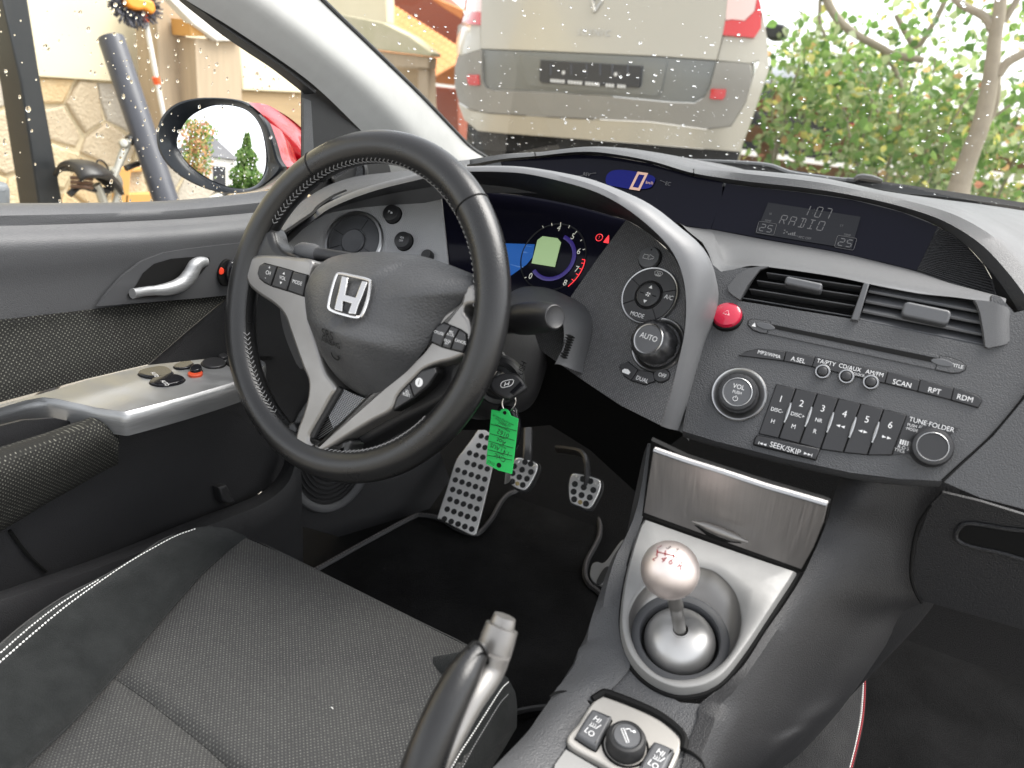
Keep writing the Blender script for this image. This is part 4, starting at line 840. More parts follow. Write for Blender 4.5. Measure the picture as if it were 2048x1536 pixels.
# trim that runs from the column round to the right, with speaker slots
to = K(6, (420, 1080), (540, 1042), (640, 1002), (800, 1010), (960, 1075), (1050, 1130), (1097, 1210), (1106, 1300), (1086, 1400), (1050, 1536)) + K(12, (1440, 262),)
ti = K(6, (420, 1230), (540, 1180), (640, 1150), (760, 1140), (860, 1190), (905, 1260), (917, 1340), (900, 1420), (868, 1500), (850, 1536)) + K(12, (1232, 185),)
o3 = onto(cat(to, 40), off(S_ip, -.002)); i3 = onto(cat(ti, 40), lambda x, y, z: y - (.085 + .25 * (z - .85))); b3 = i3 + np.array([-.004, .05, -.01])
ctr = MB().loft([o3, o3 * .75 + i3 * .25 + np.array([0, -.010, .004]), o3 * .3 + i3 * .7 + np.array([0, -.006, .003]), i3, b3], M['soft'], 60, 4); ctr.build('column_trim', dash)
for k in range(9):
    t = k / 8; a = np.array(K(6, (925, 1328))[0]) * (1 - t) + np.array(K(6, (890, 1470))[0]) * t; b = np.array(K(6, (990, 1352))[0]) * (1 - t) + np.array(K(6, (938, 1490))[0]) * t
    q = [h for h in hits(ctr, [a, a * .67 + b * .33, a * .33 + b * .67, b], .0002) if h is not None]
    if len(q) > 1: MB().tube(q, [.0004, .0017, .0017, .0004][:len(q)], M['gap'], 6, n=8).build('trim_slot', dash)
# wiper stalk and light stalk
p0 = P1((1010, 640), SY(.085)); p1 = P1((1102, 634), SY(.045)); d = (p1 - p0) / np.linalg.norm(p1 - p0); fs = Fr(p0, d); L = np.linalg.norm(p1 - p0)
st = thing('wiper_stalk', 'black wiper stalk with round end sticking out right of the steering wheel', 'stalk', p0)
m = MB().lathe([(.006, -.06), (.008, -.01), (.0145, -.006), (.0155, .004), (.0155, L * .28), (.0150, L * .3)], fs, M['btn'], 36); m.build('stalk_collar', st)
m = MB().lathe([(.0150, L * .3), (.0170, L * .34), (.0176, L * .5), (.0170, L * .8), (.0150, L * .98), (.0135, L * 1.05), (.0122, L * 1.08), (.0112, L * 1.085)], fs, M['btn'], 36); m.lathe([(.0112, L * 1.085), (.0100, L * 1.075), (.0001, L * 1.075)], fs, M['btn'], 30); m.build('stalk_grip', st)
p0 = P1(K(5, (640, 765))[0], SY(.02)); p1 = P1(K(5, (455, 738))[0], SY(.015)); d = (p1 - p0) / np.linalg.norm(p1 - p0); fs = Fr(p0, d); L = np.linalg.norm(p1 - p0)
st = thing('light_stalk', 'dark light stalk peeking out left behind the steering wheel hub', 'stalk', p0)
MB().lathe([(.006, -.08), (.0075, 0), (.008, L * .3), (.0095, L * .35)], fs, M['btn'], 30).build('stalk_collar', st)
MB().lathe([(.0095, L * .35), (.011, L * .5), (.011, L * .85), (.008, L * 1.0), (.0001, L * 1.02)], fs, M['soft'], 30).build('stalk_grip', st)
# ignition lock, key, ring, tag, second fob
fi = Fr(P1(K(12, (775, 330))[0], SY(.105)), (.30, -.90, .1)); m = MB().lathe([(.030, -.012), (.030, -.002), (.026, .003), (.021, .002), (.0195, -.002)], fi, M['btn'], 48); m.lathe([(.0195, -.002), (.016, -.001), (.0135, .001), (.0125, -.003)], fi, M['rubber'], 40); m.lathe([(.0125, -.002), (.0001, -.002)], fi, M['alu'], 24); m.build('ignition_lock', colm)
m = MB(); fp = frame_on(K(12, (962, 235))[0], SY(.1)); m.text('PUSH', fp, 0, 0, .011, M['gap'], .001, spin=78); m.build('push_lettering', colm)
key = thing('car_key', 'black ignition key with white emblem, inserted in the lock', 'key', P1(K(12, (850, 350))[0], SY(.08)))
fk = Fr(P1(K(12, (850, 350))[0], SY(.078)), (.25, -.85, .46))
kp = [fk.px(q) for q in sm(K(12, (710, 350), (725, 310), (800, 270), (890, 262), (960, 300), (998, 365), (985, 400), (890, 460), (840, 470), (750, 425), (715, 385)), 3)]
MB().prism(kp, fk, -.006, .006, M['btn'], .0035).build('key_head', key)
MB().prism([fk.px(q) for q in K(12, (955, 330), (980, 365), (900, 440), (870, 415))], fk, .0045, .0068, M['black'], .001).build('key_button', key)
m = MB(); o = [fk.px(q) for q in sm(K(12, (800, 365), (815, 335), (880, 318), (902, 325), (885, 360), (845, 375), (812, 380)), 3)]; m.tube([fk.w(a, b, .0066) for a, b in o], .0005, M['white'], 5, closed=True)
for a, b in (((838, 340), (828, 370)), ((868, 332), (858, 362)), ((835, 357), (862, 348))): m.tube([fk.w(*fk.px(K(12, a)[0]), .0066), fk.w(*fk.px(K(12, b)[0]), .0066)], .0006, M['white'], 5)
m.build('key_emblem', key)
kb = fk.w(*fk.px(K(12, (745, 310))[0]), 0); MB().tube([kb, kb + np.array([-.01, .03, -.002])], .003, M['alu'], 6, flat=.4).build('key_blade', key)
rg = [P1(q, SP(fk.w(0, 0, .004), (.5, -.85, .1))) for q in K(12, (860, 412), (825, 440), (806, 490), (812, 535), (830, 560), (865, 560), (900, 520), (912, 480), (900, 440), (880, 418))]
ringo = MB().tube(rg, .0009, M['chrome'], 8, closed=True, n=40).build('key_ring'); tag(ringo, 'thin steel split ring linking the key and the green tag', 'key ring')
ft_ = Fr(P1(K(12, (815, 800))[0], SY(.062)), (.12, -.97, .2))
tagt = thing('key_tag', 'bright green plastic key tag with handwriting hanging below the ignition', 'key tag', ft_.o)
tg = [ft_.px(q) for q in K(12, (722, 548), (790, 562), (800, 545), (825, 541), (850, 550), (868, 580), (872, 595), (932, 622), (925, 690), (890, 1000), (882, 1056), (790, 1030), (778, 1028), (680, 975), (690, 850), (710, 680))]
MB().prism(tg, ft_, -.0008, .0008, M['green'], .0003).build('tag_card', tagt)
m = MB()
for p in ((828, 572), (782, 985)): a, b = ft_.px(K(12, p)[0]); m.lathe([(.0022 if p[1] < 700 else .003, 0), (.0001, 0)], ft_.at(a, b, .0011), M['gap'], 16); m.build('tag_hole', tagt); m = MB()
m = MB()
for i, (p, q) in enumerate((((718, 662), (922, 715)), ((710, 735), (905, 790)), ((700, 795), (895, 850)), ((695, 862), (888, 912)), ((690, 905), (885, 945)))[:5]):
    m.tube([ft_.w(*ft_.px(K(12, p)[0]), .0011), ft_.w(*ft_.px(K(12, q)[0]), .0011)], .00035, M['ink'], 4)
for t, p, s, sp in (('Civic', (790, 925), .0088, 168), ('1.4 i AUS', (790, 860), .0078, 168), ('Aot', (800, 798), .0088, 168), ('0162', (815, 735), .009, 168), ('0162', (720, 965), .0055, 168), ('www.carbag-online.de', (815, 630), .0036, 168), ('Tel. 07725-1016', (815, 646), .0036, 168), ('CARBAG', (818, 665), .0040, 168), ('KENNZEICHEN', (810, 690), .0034, 168), ('FARBE', (810, 768), .0034, 168), ('MODELL', (805, 835), .0034, 168), ('MARKE', (795, 893), .0034, 168)):
    a, b = ft_.px(K(12, p)[0]); m.text(t, ft_, a, b, s, M['ink'], .0012, spin=sp)
m.build('tag_writing', tagt)
ff = Fr(P1(K(12, (905, 690))[0], SY(.105)), (.25, -.96, .1)); fp = [ff.px(q) for q in sm(K(12, (770, 545), (800, 525), (900, 545), (935, 610), (950, 700), (930, 830), (880, 900), (800, 860), (760, 700)), 3)]
sf = thing('spare_key', 'glossy black folding key fob hanging behind the green tag', 'key', ff.o)
MB().prism(fp, ff, -.006, .006, M['black'], .004).build('fob_case', sf)
pk = P1(K(12, (850, 1060))[0], SY(.10)); MB().tube([pk + np.array([0, 0, .07]), pk + np.array([0, 0, -.01])], .0065, M['alu'], 10, flat=.35, n=6).build('fob_blade', sf)
# ------------------------------------------------------------------ centre console
def _zt(y): return np.where(y < -.09, .577 + .12 * (y + .09), np.where(y < .112, .620 + .46 * (y - .003), .6701 + 1.05 * (y - .112)))
_ys = np.linspace(-.9, .6, 600); _k = np.exp(-(np.arange(-40, 41) * (_ys[1] - _ys[0]) / .022) ** 2 / 2); _zs = np.convolve(np.pad(_zt(_ys), 40, 'edge'), _k / _k.sum(), 'valid')
def ztop(y): return np.interp(y, _ys, _zs)
def S_top(x, y, z): return z - ztop(y)
GN = np.array([0, -.42, .91]); GN = GN / np.linalg.norm(GN)
S_plate = SP((0, .003, .631), GN)
S_lid = lambda x, y, z: z - (.668 + 1.05 * (y - .112) + 9.0 * (y - .112) * (y - .19))
con = thing('centre_console', 'dark grey centre console with brushed metal gear surround and storage lid', 'console', (0, 0, .33))
# left wall and shoulder
li = K(0, (1312, 890), (1296, 990), (1284, 1040), (1266, 1092), (1247, 1160), (1238, 1222), (1238, 1262), (1248, 1304), (1262, 1330), (1230, 1372), (1200, 1395), (1150, 1465), (1060, 1600))
lo = K(0, (1298, 890), (1282, 1000), (1262, 1060), (1232, 1112), (1205, 1190), (1185, 1250), (1160, 1310), (1130, 1360), (1110, 1400), (1085, 1435), (1060, 1470), (1000, 1536), (940, 1600))
A = onto(li, S_top); B = onto(lo, off(S_top, .004)); B2 = B + np.array([-.006, .004, -.03]); B3 = B + np.array([-.012, .004, -.30])
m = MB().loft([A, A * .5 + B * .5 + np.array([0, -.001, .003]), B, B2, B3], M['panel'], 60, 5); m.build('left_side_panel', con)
# right shoulder and flared flank
ri = K(0, (1690, 930), (1668, 990), (1655, 1040), (1632, 1095), (1606, 1150), (1572, 1205), (1530, 1265), (1488, 1330), (1440, 1378), (1400, 1410), (1395, 1440), (1372, 1500), (1350, 1600))
ro = K(0, (1745, 940), (1710, 1010), (1678, 1058), (1650, 1100), (1614, 1160), (1580, 1215), (1545, 1270), (1505, 1330), (1470, 1395), (1448, 1440), (1432, 1475), (1408, 1520), (1380, 1600))
S_fl = lambda x, y, z: x - (.098 + .9 * (ztop(y) - .004 - z))
rl = K(0, (1915, 930), (1915, 1000), (1910, 1090), (1895, 1160), (1862, 1212), (1800, 1250), (1765, 1301), (1727, 1356), (1690, 1405), (1656, 1438), (1620, 1465), (1587, 1490), (1460, 1600))
A = onto(ri, S_top); B = onto(ro, off(S_top, .002)); Cc = np.array([P1(q, SY(yv)) for q, yv in zip(rl, (.185, .195, .205, .215, .22, .22, .21, .19, .17, .14, .11, .08, .0))])
A[0] = P1(ri[0], SY(.178)); B[0] = P1(ro[0], SY(.160)); A[1] = P1(ri[1], SY(.165)); B[1] = P1(ro[1], SY(.152))
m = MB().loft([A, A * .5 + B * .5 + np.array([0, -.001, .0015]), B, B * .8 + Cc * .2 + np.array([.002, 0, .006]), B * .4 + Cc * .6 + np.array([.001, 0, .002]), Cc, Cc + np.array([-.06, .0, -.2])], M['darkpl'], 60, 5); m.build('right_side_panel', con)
# rear top around the switch panel
MB().patch(K(0, (1238, 1262), (1262, 1330), (1300, 1368), (1360, 1405), (1400, 1408), (1470, 1350), (1470, 1395), (1448, 1440), (1408, 1520), (1380, 1640), (1000, 1640), (1060, 1500), (1130, 1400), (1200, 1330)), lambda x, y, z: S_top(x, y, z + .003), M['panel'], 16).build('top_panel', con)
# storage lid with spindle handle
lidp = K(13, (607, 148), (800, 215), (1000, 277), (1250, 360), (1450, 418), (1620, 468), (1595, 580), (1540, 715), (1470, 842), (1200, 745), (850, 620), (550, 512), (575, 340))
lid = MB().patch(lidp, S_lid, M['brushed'], 14, thick=.004).build('storage_lid', con)
te = onto(K(13, (607, 148), (800, 215), (1000, 277), (1250, 360), (1450, 418), (1620, 468)), off(S_lid, -.002)); MB().tube(te, .0018, M['ring'], 6, n=30).build('lid_edge', lid)
hb = onto(K(13, (830, 565), (900, 585), (1000, 625), (1090, 660), (1162, 686)), lambda x, y, z: S_lid(x, y + .010, z)); MB().tube(hb, [.0006, .0040, .0048, .0042, .0006], M['silver'], 10, n=24).build('lid_handle', lid)
hs_ = onto(K(13, (850, 590), (920, 625), (1000, 660), (1100, 690), (1140, 700), (1000, 640)), off(S_lid, -.0015)); MB().tube(onto(K(13, (845, 585), (930, 632), (1010, 662), (1120, 692)), off(S_lid, -.001)), [.0003, .003, .003, .0003], M['gap'], 6, n=16).build('handle_recess', lid)
MB().patch(K(13, (592, 90), (800, 190), (1200, 320), (1600, 440), (1635, 455), (1610, 590), (1555, 725), (1482, 862), (1200, 765), (850, 640), (538, 532), (562, 340)), lambda x, y, z: S_lid(x, y - .02, z), M['gap'], 22).build('lid_well', con)
# gear surround plate: raised, with an oval well
FG = Fr(P1((1362, 1262), S_plate), GN)
po = np.array([FG.px(q) for q in cat(K(0, (1288, 1040), (1270, 1092), (1253, 1160), (1245, 1222), (1246, 1261), (1257, 1299), (1279, 1332), (1312, 1358), (1351, 1373), (1384, 1373), (1417, 1364), (1450, 1341), (1490, 1290), (1530, 1230), (1562, 1182), (1586, 1146)), 110)] + [FG.px(q) for q in dense(K(0, (1588, 1143), (1490, 1110), (1390, 1075), (1292, 1040)), 10, False)])
po_px = None
wl = np.array([FG.px(q) for q in sm(K(0, (1257, 1243), (1263, 1212), (1285, 1178), (1325, 1150), (1370, 1133), (1410, 1135), (1442, 1151), (1472, 1188), (1483, 1240), (1472, 1288), (1442, 1328), (1402, 1352), (1360, 1359), (1318, 1350), (1284, 1320), (1264, 1283)), 3)])
NN = 120
def by_angle(p, c):
    th = np.unwrap(np.arctan2(p[:, 1] - c[1], p[:, 0] - c[0])); rr = np.hypot(p[:, 0] - c[0], p[:, 1] - c[1]); th = np.mod(th, 2 * np.pi); o = np.argsort(th); th = th[o]; rr = rr[o]
    g = np.linspace(0, 2 * np.pi, NN, endpoint=False); r = np.interp(g, np.r_[th[-1] - 2 * np.pi, th, th[0] + 2 * np.pi], np.r_[rr[-1], rr, rr[0]]); return np.stack([c[0] + r * np.cos(g), c[1] + r * np.sin(g)], 1)
wc = wl.mean(0); po = by_angle(po, wc); wl = by_angle(wl, wc)
gc = np.array([(np.array([0, .003, .609]) - FG.o) @ FG.u, (np.array([0, .003, .609]) - FG.o) @ FG.v])
cir = lambda r: [tuple(gc + r * np.array((math.cos(2 * math.pi * k / NN), math.sin(2 * math.pi * k / NN)))) for k in range(NN)]
gro = lambda p, k: [tuple(wc + (np.array(q) - wc) * k) for q in p]
row = lambda pts, h: [FG.w(a, b, h) for a, b in pts]
m = MB().grid([row(gro(po, 1.05), -.016), row(gro(po, 1.035), -.006), row(gro(po, 1.006), -.0012), row(po, 0), row(gro(po, .99), .0003), row([tuple(q) for q in (np.array(po) * .3 + np.array(wl) * .7)], .0004), row(gro(wl, 1.02), .0), row(wl, -.0012)], M['plate'], closed=True, face=False)
plate = m.build('gear_surround', con, sharp=50)
DW = -.020 / 1.0
MB().grid([row(wl, -.0012), row(gro(wl, .985), -.004), row([tuple(q) for q in (np.array(wl) * .35 + np.array(cir(.0475)) * .65)], -.016), row(cir(.0475), -.0185)], M['silver'], closed=True, face=False).build('well_wall', plate)
MB().grid([row(cir(.0475), -.0185), row(cir(.0465), -.0178), row(cir(.0395), -.0178), row(cir(.0385), -.019), row(cir(.0365), -.034)], M['btng'], closed=True, face=False).build('well_ring', plate)
MB().grid([row(cir(.040), -.028), row(cir(.001), -.028)], M['gap'], closed=True, face=False).build('well_floor', plate)
lp_ = [FG.w(a, b, -.012) for a, b in gro(po, 1.062)]; MB().tube(lp_, .0022, M['gap'], 6, closed=True).build('surround_gap', con)
# gear lever
FGc = Fr(np.array([0, .003, .609]), GN)
gear = thing('gear_lever', 'polished metal ball gear lever with red shift pattern on top', 'gear lever', FGc.o)
MB().lathe([(.0345, -.010), (.0348, -.004), (.0335, .0), (.030, .0052), (.024, .0100), (.016, .0138), (.0085, .0155), (.0084, .017), (.0074, .0172), (.0070, .0150)], FGc, M['dome'], 56).build('dome_cover', gear)
kc = P1((1340, 1140), SY(-.06)); kr = .0252; base = FGc.w(0, 0, .012); ax = kc - base; Ls = np.linalg.norm(ax); FS = Fr(base, ax)
MB().lathe([(.0060, 0), (.0062, Ls * .30), (.0062, Ls * .42), (.0070, Ls * .44), (.0070, Ls * .50), (.0058, Ls * .53), (.0056, Ls * .8)], FS, M['silver'], 28).build('shaft', gear)
FKn = Fr(kc, ax); prof = [(.0085, -kr * 1.0), (.0105, -kr * .985)] + [(kr * math.cos(t), kr * math.sin(t)) for t in [R(a) for a in range(-64, 90, 7)]] + [(.0001, kr)]
kn = MB().lathe(prof, FKn, M['knob'], 64).build('knob', gear)
def on_ball(px, rr):
    d = rays([px])[0]; d = d / np.linalg.norm(d); oc = CAM - kc; b = oc @ d; c = oc @ oc - rr * rr; return CAM + d * (-b - math.sqrt(max(0, b * b - c)))
def ball_text(t, px, size, mt, m, spin):
    p = on_ball(px, kr); f = Fr(p, p - kc, np.array([.1, .6, .8])); b = len(m.v); m.text(t, f, 0, 0, size, mt, .0002, spin=spin)
    for k in range(b, len(m.v)): q = np.array(m.v[k]) - kc; m.v[k] = tuple(kc + q / np.linalg.norm(q) * (kr + .00025))
m = MB()
for t, p, s in (('2', (615, 778), .0092), ('4', (664, 787), .0092), ('6', (710, 800), .0092), ('R', (762, 826), .0092), ('1', (640, 714), .0075), ('3', (693, 718), .0075), ('5', (742, 735), .0075)):
    ball_text(t, K(13, p)[0], s, M['redp' if t in '246R1' else 'greyp'], m, -14)
def ball_line(a, b, mt):
    q = [on_ball(tuple(np.array(K(13, a)[0]) * (1 - k / 6) + np.array(K(13, b)[0]) * k / 6), kr + .0001) for k in range(7)]; m.tube(q, .0005, mt, 5)
for a, b in (((628, 730), (626, 758)), ((676, 735), (672, 765)), ((727, 752), (722, 778)), ((628, 742), (722, 765)), ((722, 765), (772, 792)), ((772, 792), (768, 803))): ball_line(a, b, M['redp'])
m.build('shift_pattern', kn)
# switch panel with seat heaters and lighter
S_sw = lambda x, y, z: z - (ztop(y) + .003); Fsw = frame_on(K(17, (1150, 1250))[0], S_sw)
sp_ = [Fsw.px(q) for q in sm(K(17, (835, 955), (905, 905), (960, 898), (1250, 1010), (1450, 1110), (1590, 1225), (1640, 1300), (1630, 1400), (1560, 1560), (1500, 1700), (1180, 1640), (900, 1490), (615, 1312), (720, 1130)), 3)]
swp = MB().prism(sp_, Fsw, -.008, .003, M['swpanel'], .002).build('switch_panel', con)
wall = [P1(q, off(S_sw, 0)) for q in K(17, (830, 940), (905, 890), (960, 880), (1250, 990), (1450, 1090), (1610, 1215), (1665, 1300), (1655, 1400))]
MB().tube([p + np.array([0, .003, .002]) for p in wall], .0035, M['gap'], 8, n=40).build('recess_shade', con)  # dark tube stands in for the shade along the recessed edge
for pts, tp_ in (([(865, 1003), (1000, 1060), (1008, 1085), (890, 1318), (850, 1332), (705, 1240), (702, 1215), (820, 1022)], ((885, 1090), (860, 1150), (815, 1205))), ([(1425, 1297), (1565, 1355), (1572, 1385), (1450, 1640), (1420, 1650), (1275, 1550), (1270, 1525), (1385, 1315)], ((1462, 1390), (1440, 1450), (1395, 1500)))):
    p = [Fsw.px(q, .008) for q in sm(K(17, *pts), 3)]; m = MB().prism(grow(p, .0012), Fsw, 0, .0034, M['gap']).prism(p, Fsw, .0, .0095, M['btng'], .0025)
    c = [Fsw.px(K(17, q)[0], .0098) for q in tp_]
    m.text('HI', Fsw, *c[0], .0085, M['white'], .0098, spin=-14); m.text('LO', Fsw, *c[2], .0085, M['white'], .0098, spin=-14)
    a, b = c[1]; m.tube([Fsw.w(a + x, b + y, .0099) for x, y in ((.0045, .004), (.002, -.0012), (-.0045, -.0012))], .0005, M['white'], 4)
    for k in range(3): m.tube([Fsw.w(a - .004 + k * .002, b - .0005, .0099), Fsw.w(a - .0032 + k * .002, b + .001, .0099), Fsw.w(a - .004 + k * .002, b + .0025, .0099)], .0003, M['white'], 4)
    m.build('seat_heater_button', swp)
a, b = Fsw.px(K(17, (1140, 1330))[0], .003); fl = Fsw.at(a, b, .003); m = MB().lathe([(.0205, .0), (.0200, .0012), (.0185, .0008), (.0175, -.003)], fl, M['gap'], 44)
m.lathe([(.0172, -.003), (.0172, .010), (.0150, .0140), (.0128, .0148), (.0115, .0140)], fl, M['rubber'], 44); m.lathe([(.0115, .0140), (.0108, .0150), (.0001, .0152)], fl, M['btng'], 36)
for q in ([(-.006, .004), (-.0042, .0055), (.0045, -.0045), (.003, -.006)],): m.tube([fl.w(x - .0005, y - .001, .0155) for x, y in q], .0006, M['white'], 4, closed=True)
m.fill([(.0005 + .001, .0045), (.004, .0075), (.006, .006), (.0045, .0045), (.003, .0052)], fl, .0156, M['white']); m.tube([fl.w(-.003, .0045, .0155), fl.w(0, .0065, .0155), fl.w(.002, .0045, .0155)], .0005, M['white'], 4, n=8); m.build('cigarette_lighter', swp)
MB().patch(K(17, (600, 1362), (930, 1556), (880, 1750), (480, 1640), (500, 1500)), off(S_top, .0), M['plate'], 12).build('tray_lid', con)
for q in (K(17, (455, 880), (520, 840), (640, 838), (740, 880), (835, 945)), K(17, (1640, 1345), (1740, 1385), (1830, 1460), (1862, 1530))): MB().tube(onto(q, lambda x, y, z: S_top(x, y, z - .0022)), .0012, M['gap'], 5, n=16).build('panel_seam', con)
# handbrake
hx = lambda p, x=-.10: [P1(q, SX(x)) for q in K(16, *p)]
hbr = thing('handbrake', 'black leather handbrake lever with satin silver head and push button', 'handbrake', hx([(690, 1600)])[0])
MB().tube(hx([(640, 1750), (700, 1540), (790, 1300), (890, 1080), (975, 930), (1030, 850)], -.102), [.0155, .0155, .0148, .014, .0125, .008], M['leather'], 20, n=30).build('grip', hbr)
MB().tube(hx([(760, 1750), (800, 1560), (870, 1380), (985, 1150), (1085, 980), (1120, 880)], -.094), [.0055, .0065, .0075, .0085, .0105, .0115], M['silver'], 18, n=30).build('grip_strip', hbr)
a, b, c = hx([(1080, 960), (1130, 800), (1155, 725)], -.098); MB().tube([a, a * .5 + b * .5, b, c], [.0125, .0138, .0138, .0130], M['silver'], 28, n=14, flat=.8, up=(0, 1, 0)).build('lever_head', hbr)
a, b = hx([(1150, 740), (1172, 665)], -.098); MB().tube([a, a * .15 + b * .85, b], [.0100, .0098, .0088], M['silver'], 26, n=8, flat=.72, up=(0, 1, 0)).build('release_button', hbr)
MB().tube(hx([(1042, 1045), (1072, 980), (1070, 900), (1040, 840), (1000, 815), (965, 850)], -.094), .0012, M['gap'], 5, n=24).build('leather_seam', hbr)
if False: print('B', B.round(3).tolist()); print('C', Cc.round(3).tolist())
# ------------------------------------------------------------------ cabin floor, mats, pedals, seat
m = MB()
def sheet(m, x0, x1, prof, mt, nx=6):
    rows = [[(x0 + (x1 - x0) * i / nx, y, z) for i in range(nx + 1)] for y, z in prof]; return m.grid(rows, mt)
sheet(m, -.80, .80, [(-1.0, .32), (-.2, .318), (.3, .315), (.55, .325), (.75, .40), (.95, .62), (1.0, .80)], M['carpet'], 8)
tag(m.build('cabin_floor'), 'black carpeted cabin floor and bulkhead', None, kind='structure')
fl_m = K(0, (450, 1245), (560, 1180), (652, 1129), (740, 1080), (823, 1036), (845, 1031), (880, 1038), (915, 1058), (945, 1069), (963, 1062), (985, 1035), (1000, 1008), (1016, 990), (1036, 983), (1054, 983), (1092, 995), (1128, 1007), (1155, 1013), (1181, 1021), (1198, 1042), (1199, 1070), (1190, 1092), (1174, 1122), (1170, 1150), (1180, 1171), (1194, 1182), (1230, 1215), (1150, 1400), (1090, 1414), (1020, 1428), (880, 1380), (700, 1320))
S_mat = SZ(.334)
mato = thing('floor_mat', 'black carpet floor mat with ridged edge binding under the pedals', 'floor mat', P1((900, 1200), S_mat))
MB().patch(fl_m, S_mat, M['mat'], 20, thick=.012).build('mat_pile', mato)
edge = onto(fl_m[:27], SZ(.337)); mb_ = MB(); ec_ = cat(edge, 420)
mb_.tube(ec_, .0050, M['rubber'], 6)
for k in range(0, 418, 2): mb_.tube([ec_[k] + np.array([0, 0, .003]), ec_[k + 1] + np.array([0, 0, .003])], .0030, mat('binding_rib', (.09, .08, .08), .7) if k == 0 else mb_.mats[1], 4)
tag(mb_.build('edge_binding', mato), kind='stuff')
e2 = onto(K(0, (1092, 1414), (1060, 1418), (1020, 1426), (985, 1428)), SZ(.337)); MB().tube(e2, .004, M['rubber'], 6, n=12).build('edge_binding', mato)
# passenger mat with red and white stitching
pm_px = K(18, (1110, 1005), (1112, 1100), (1100, 1250), (1070, 1400), (1030, 1560), (1000, 1700), (2400, 1700), (2400, 600), (1500, 620), (1300, 760))
pmat = thing('passenger_mat', 'black passenger floor mat with red and white edge stitching', 'floor mat', P1(K(18, (1500, 1200))[0], S_mat))
MB().patch(pm_px, S_mat, M['mat'], 30, thick=.012).build('mat_pile', pmat)
for dx, mt, nm in ((0, 'threadr', 'red_stitching'), (-12, 'threadw', 'white_stitching'), (-5, 'gap', 'edge_binding')):
    c = cat(onto(K(18, *[(x + dx, y) for x, y in ((1112, 1000), (1112, 1100), (1100, 1250), (1070, 1400), (1030, 1560), (1015, 1620))]), SZ(.3375)), 90); m = MB()
    if nm == 'edge_binding': m.tube(c, .0040, M[mt], 6)
    else:
        for k in range(0, 88, 2): m.tube([c[k] + np.array([0, 0, .0035]), c[k + 1] + np.array([0, 0, .0035])], .0013, M[mt], 4)
    tag(m.build(nm, pmat), kind='stuff')
MB().patch(K(18, (930, 1230), (1110, 1000), (1085, 1250), (1060, 1400), (1020, 1560), (400, 1600), (600, 1440), (850, 1330)), SZ(.40), mat('tunnel_carpet', (.035, .035, .036), .95, spec=.1, grain=(900, .9, .002), var=(40, (.05, .05, .05), .8)), 24).build('tunnel_carpet'); tag(bpy.data.objects['tunnel_carpet'], kind='structure', label='grey tunnel carpet beside the console')
# footrest and pedals
ffr = Fr(P1(K(12, (450, 1450))[0], SZ(.352)), (.04, -.70, .71))
foot = thing('footrest', 'long perforated aluminium footrest plate left of the pedals', 'footrest', ffr.o)
pl = [ffr.px(q) for q in sm(K(12, (300, 1395), (370, 1180), (440, 965), (500, 875), (560, 795), (632, 695), (660, 705), (760, 775), (770, 800), (740, 960), (670, 1260), (605, 1510), (585, 1536), (560, 1535), (440, 1475), (320, 1410)), 3)]
MB().prism(pl, ffr, -.003, .002, M['alu'], .0008).build('tread_plate', foot)
def studs(fr, rows, par, r):
    for (x0, y0), (x1, y1), n in rows:
        for k in range(n):
            q = (x0 + (x1 - x0) * k / max(1, n - 1), y0 + (y1 - y0) * k / max(1, n - 1)); a, b = fr.px(K(12, q)[0], .002)
            MB().lathe([(r, .0018), (r, .0028), (r * .8, .0032), (r * .75, .0022), (.0001, .0020)], fr.at(a, b), M['stud'], 14).build('rubber_stud', par)
studs(ffr, [((350, 1410), (565, 1490), 5), ((372, 1333), (585, 1410), 5), ((394, 1255), (606, 1330), 5), ((415, 1178), (627, 1252), 5), ((436, 1102), (648, 1173), 5), ((456, 1025), (668, 1097), 5), ((529, 966), (688, 1016), 4), ((548, 890), (705, 940), 4), ((620, 832), (720, 862), 3), ((640, 757), (735, 785), 3)], foot, .0054)
def pedal(name, label, outline, yy, rows, screws, arm):
    c = K(12, *outline); cx = tuple(np.mean(c, 0)); fr = Fr(P1(cx, SY(yy)), (.03, -.80, .60)); t = thing(name, label, 'pedal', fr.o)
    p = [fr.px(q) for q in sm(c, 2.5)]; MB().prism(p, fr, -.004, .002, M['alu'], .0015).build('tread_plate', t); MB().prism(grow(p, -.003), fr, -.014, -.004, M['stud']).build('rubber_back', t)
    studs(fr, rows, t, .0056)
    for q, mt in screws: a, b = fr.px(K(12, q)[0], .002); MB().lathe([(.0042, .0), (.004, .0034), (.0028, .004), (.0024, .003), (.0001, .003)], fr.at(a, b), M[mt], 16).build('screw', t)
    a = [fr.o + np.array([0, .01, .0])] + [P1(q, SY(yy + dy)) for q, dy in arm]; MB().tube(a, .0085, M['btn'], 8, n=16, flat=.6).build('arm', t)
    return t
pedal('clutch_pedal', 'perforated aluminium clutch pedal next to the footrest, behind the green tag', [(880, 1020), (905, 945), (940, 930), (1000, 945), (1062, 965), (1085, 992), (1075, 1040), (1045, 1105), (1010, 1162), (975, 1187), (920, 1168), (880, 1140), (868, 1100)], .50,
      [((900, 995), (900, 995), 1), ((962, 1022), (1032, 1040), 2), ((888, 1050), (888, 1050), 1), ((940, 1080), (1000, 1093), 2), ((885, 1115), (885, 1115), 1), ((967, 1142), (967, 1142), 1), ((985, 962), (1030, 975), 2)], [((928, 950), 'alu'), ((1063, 1003), 'alu'), ((925, 1132), 'brass')], [(K(12, (1005, 880))[0], .03), (K(12, (1010, 700))[0], .10)])
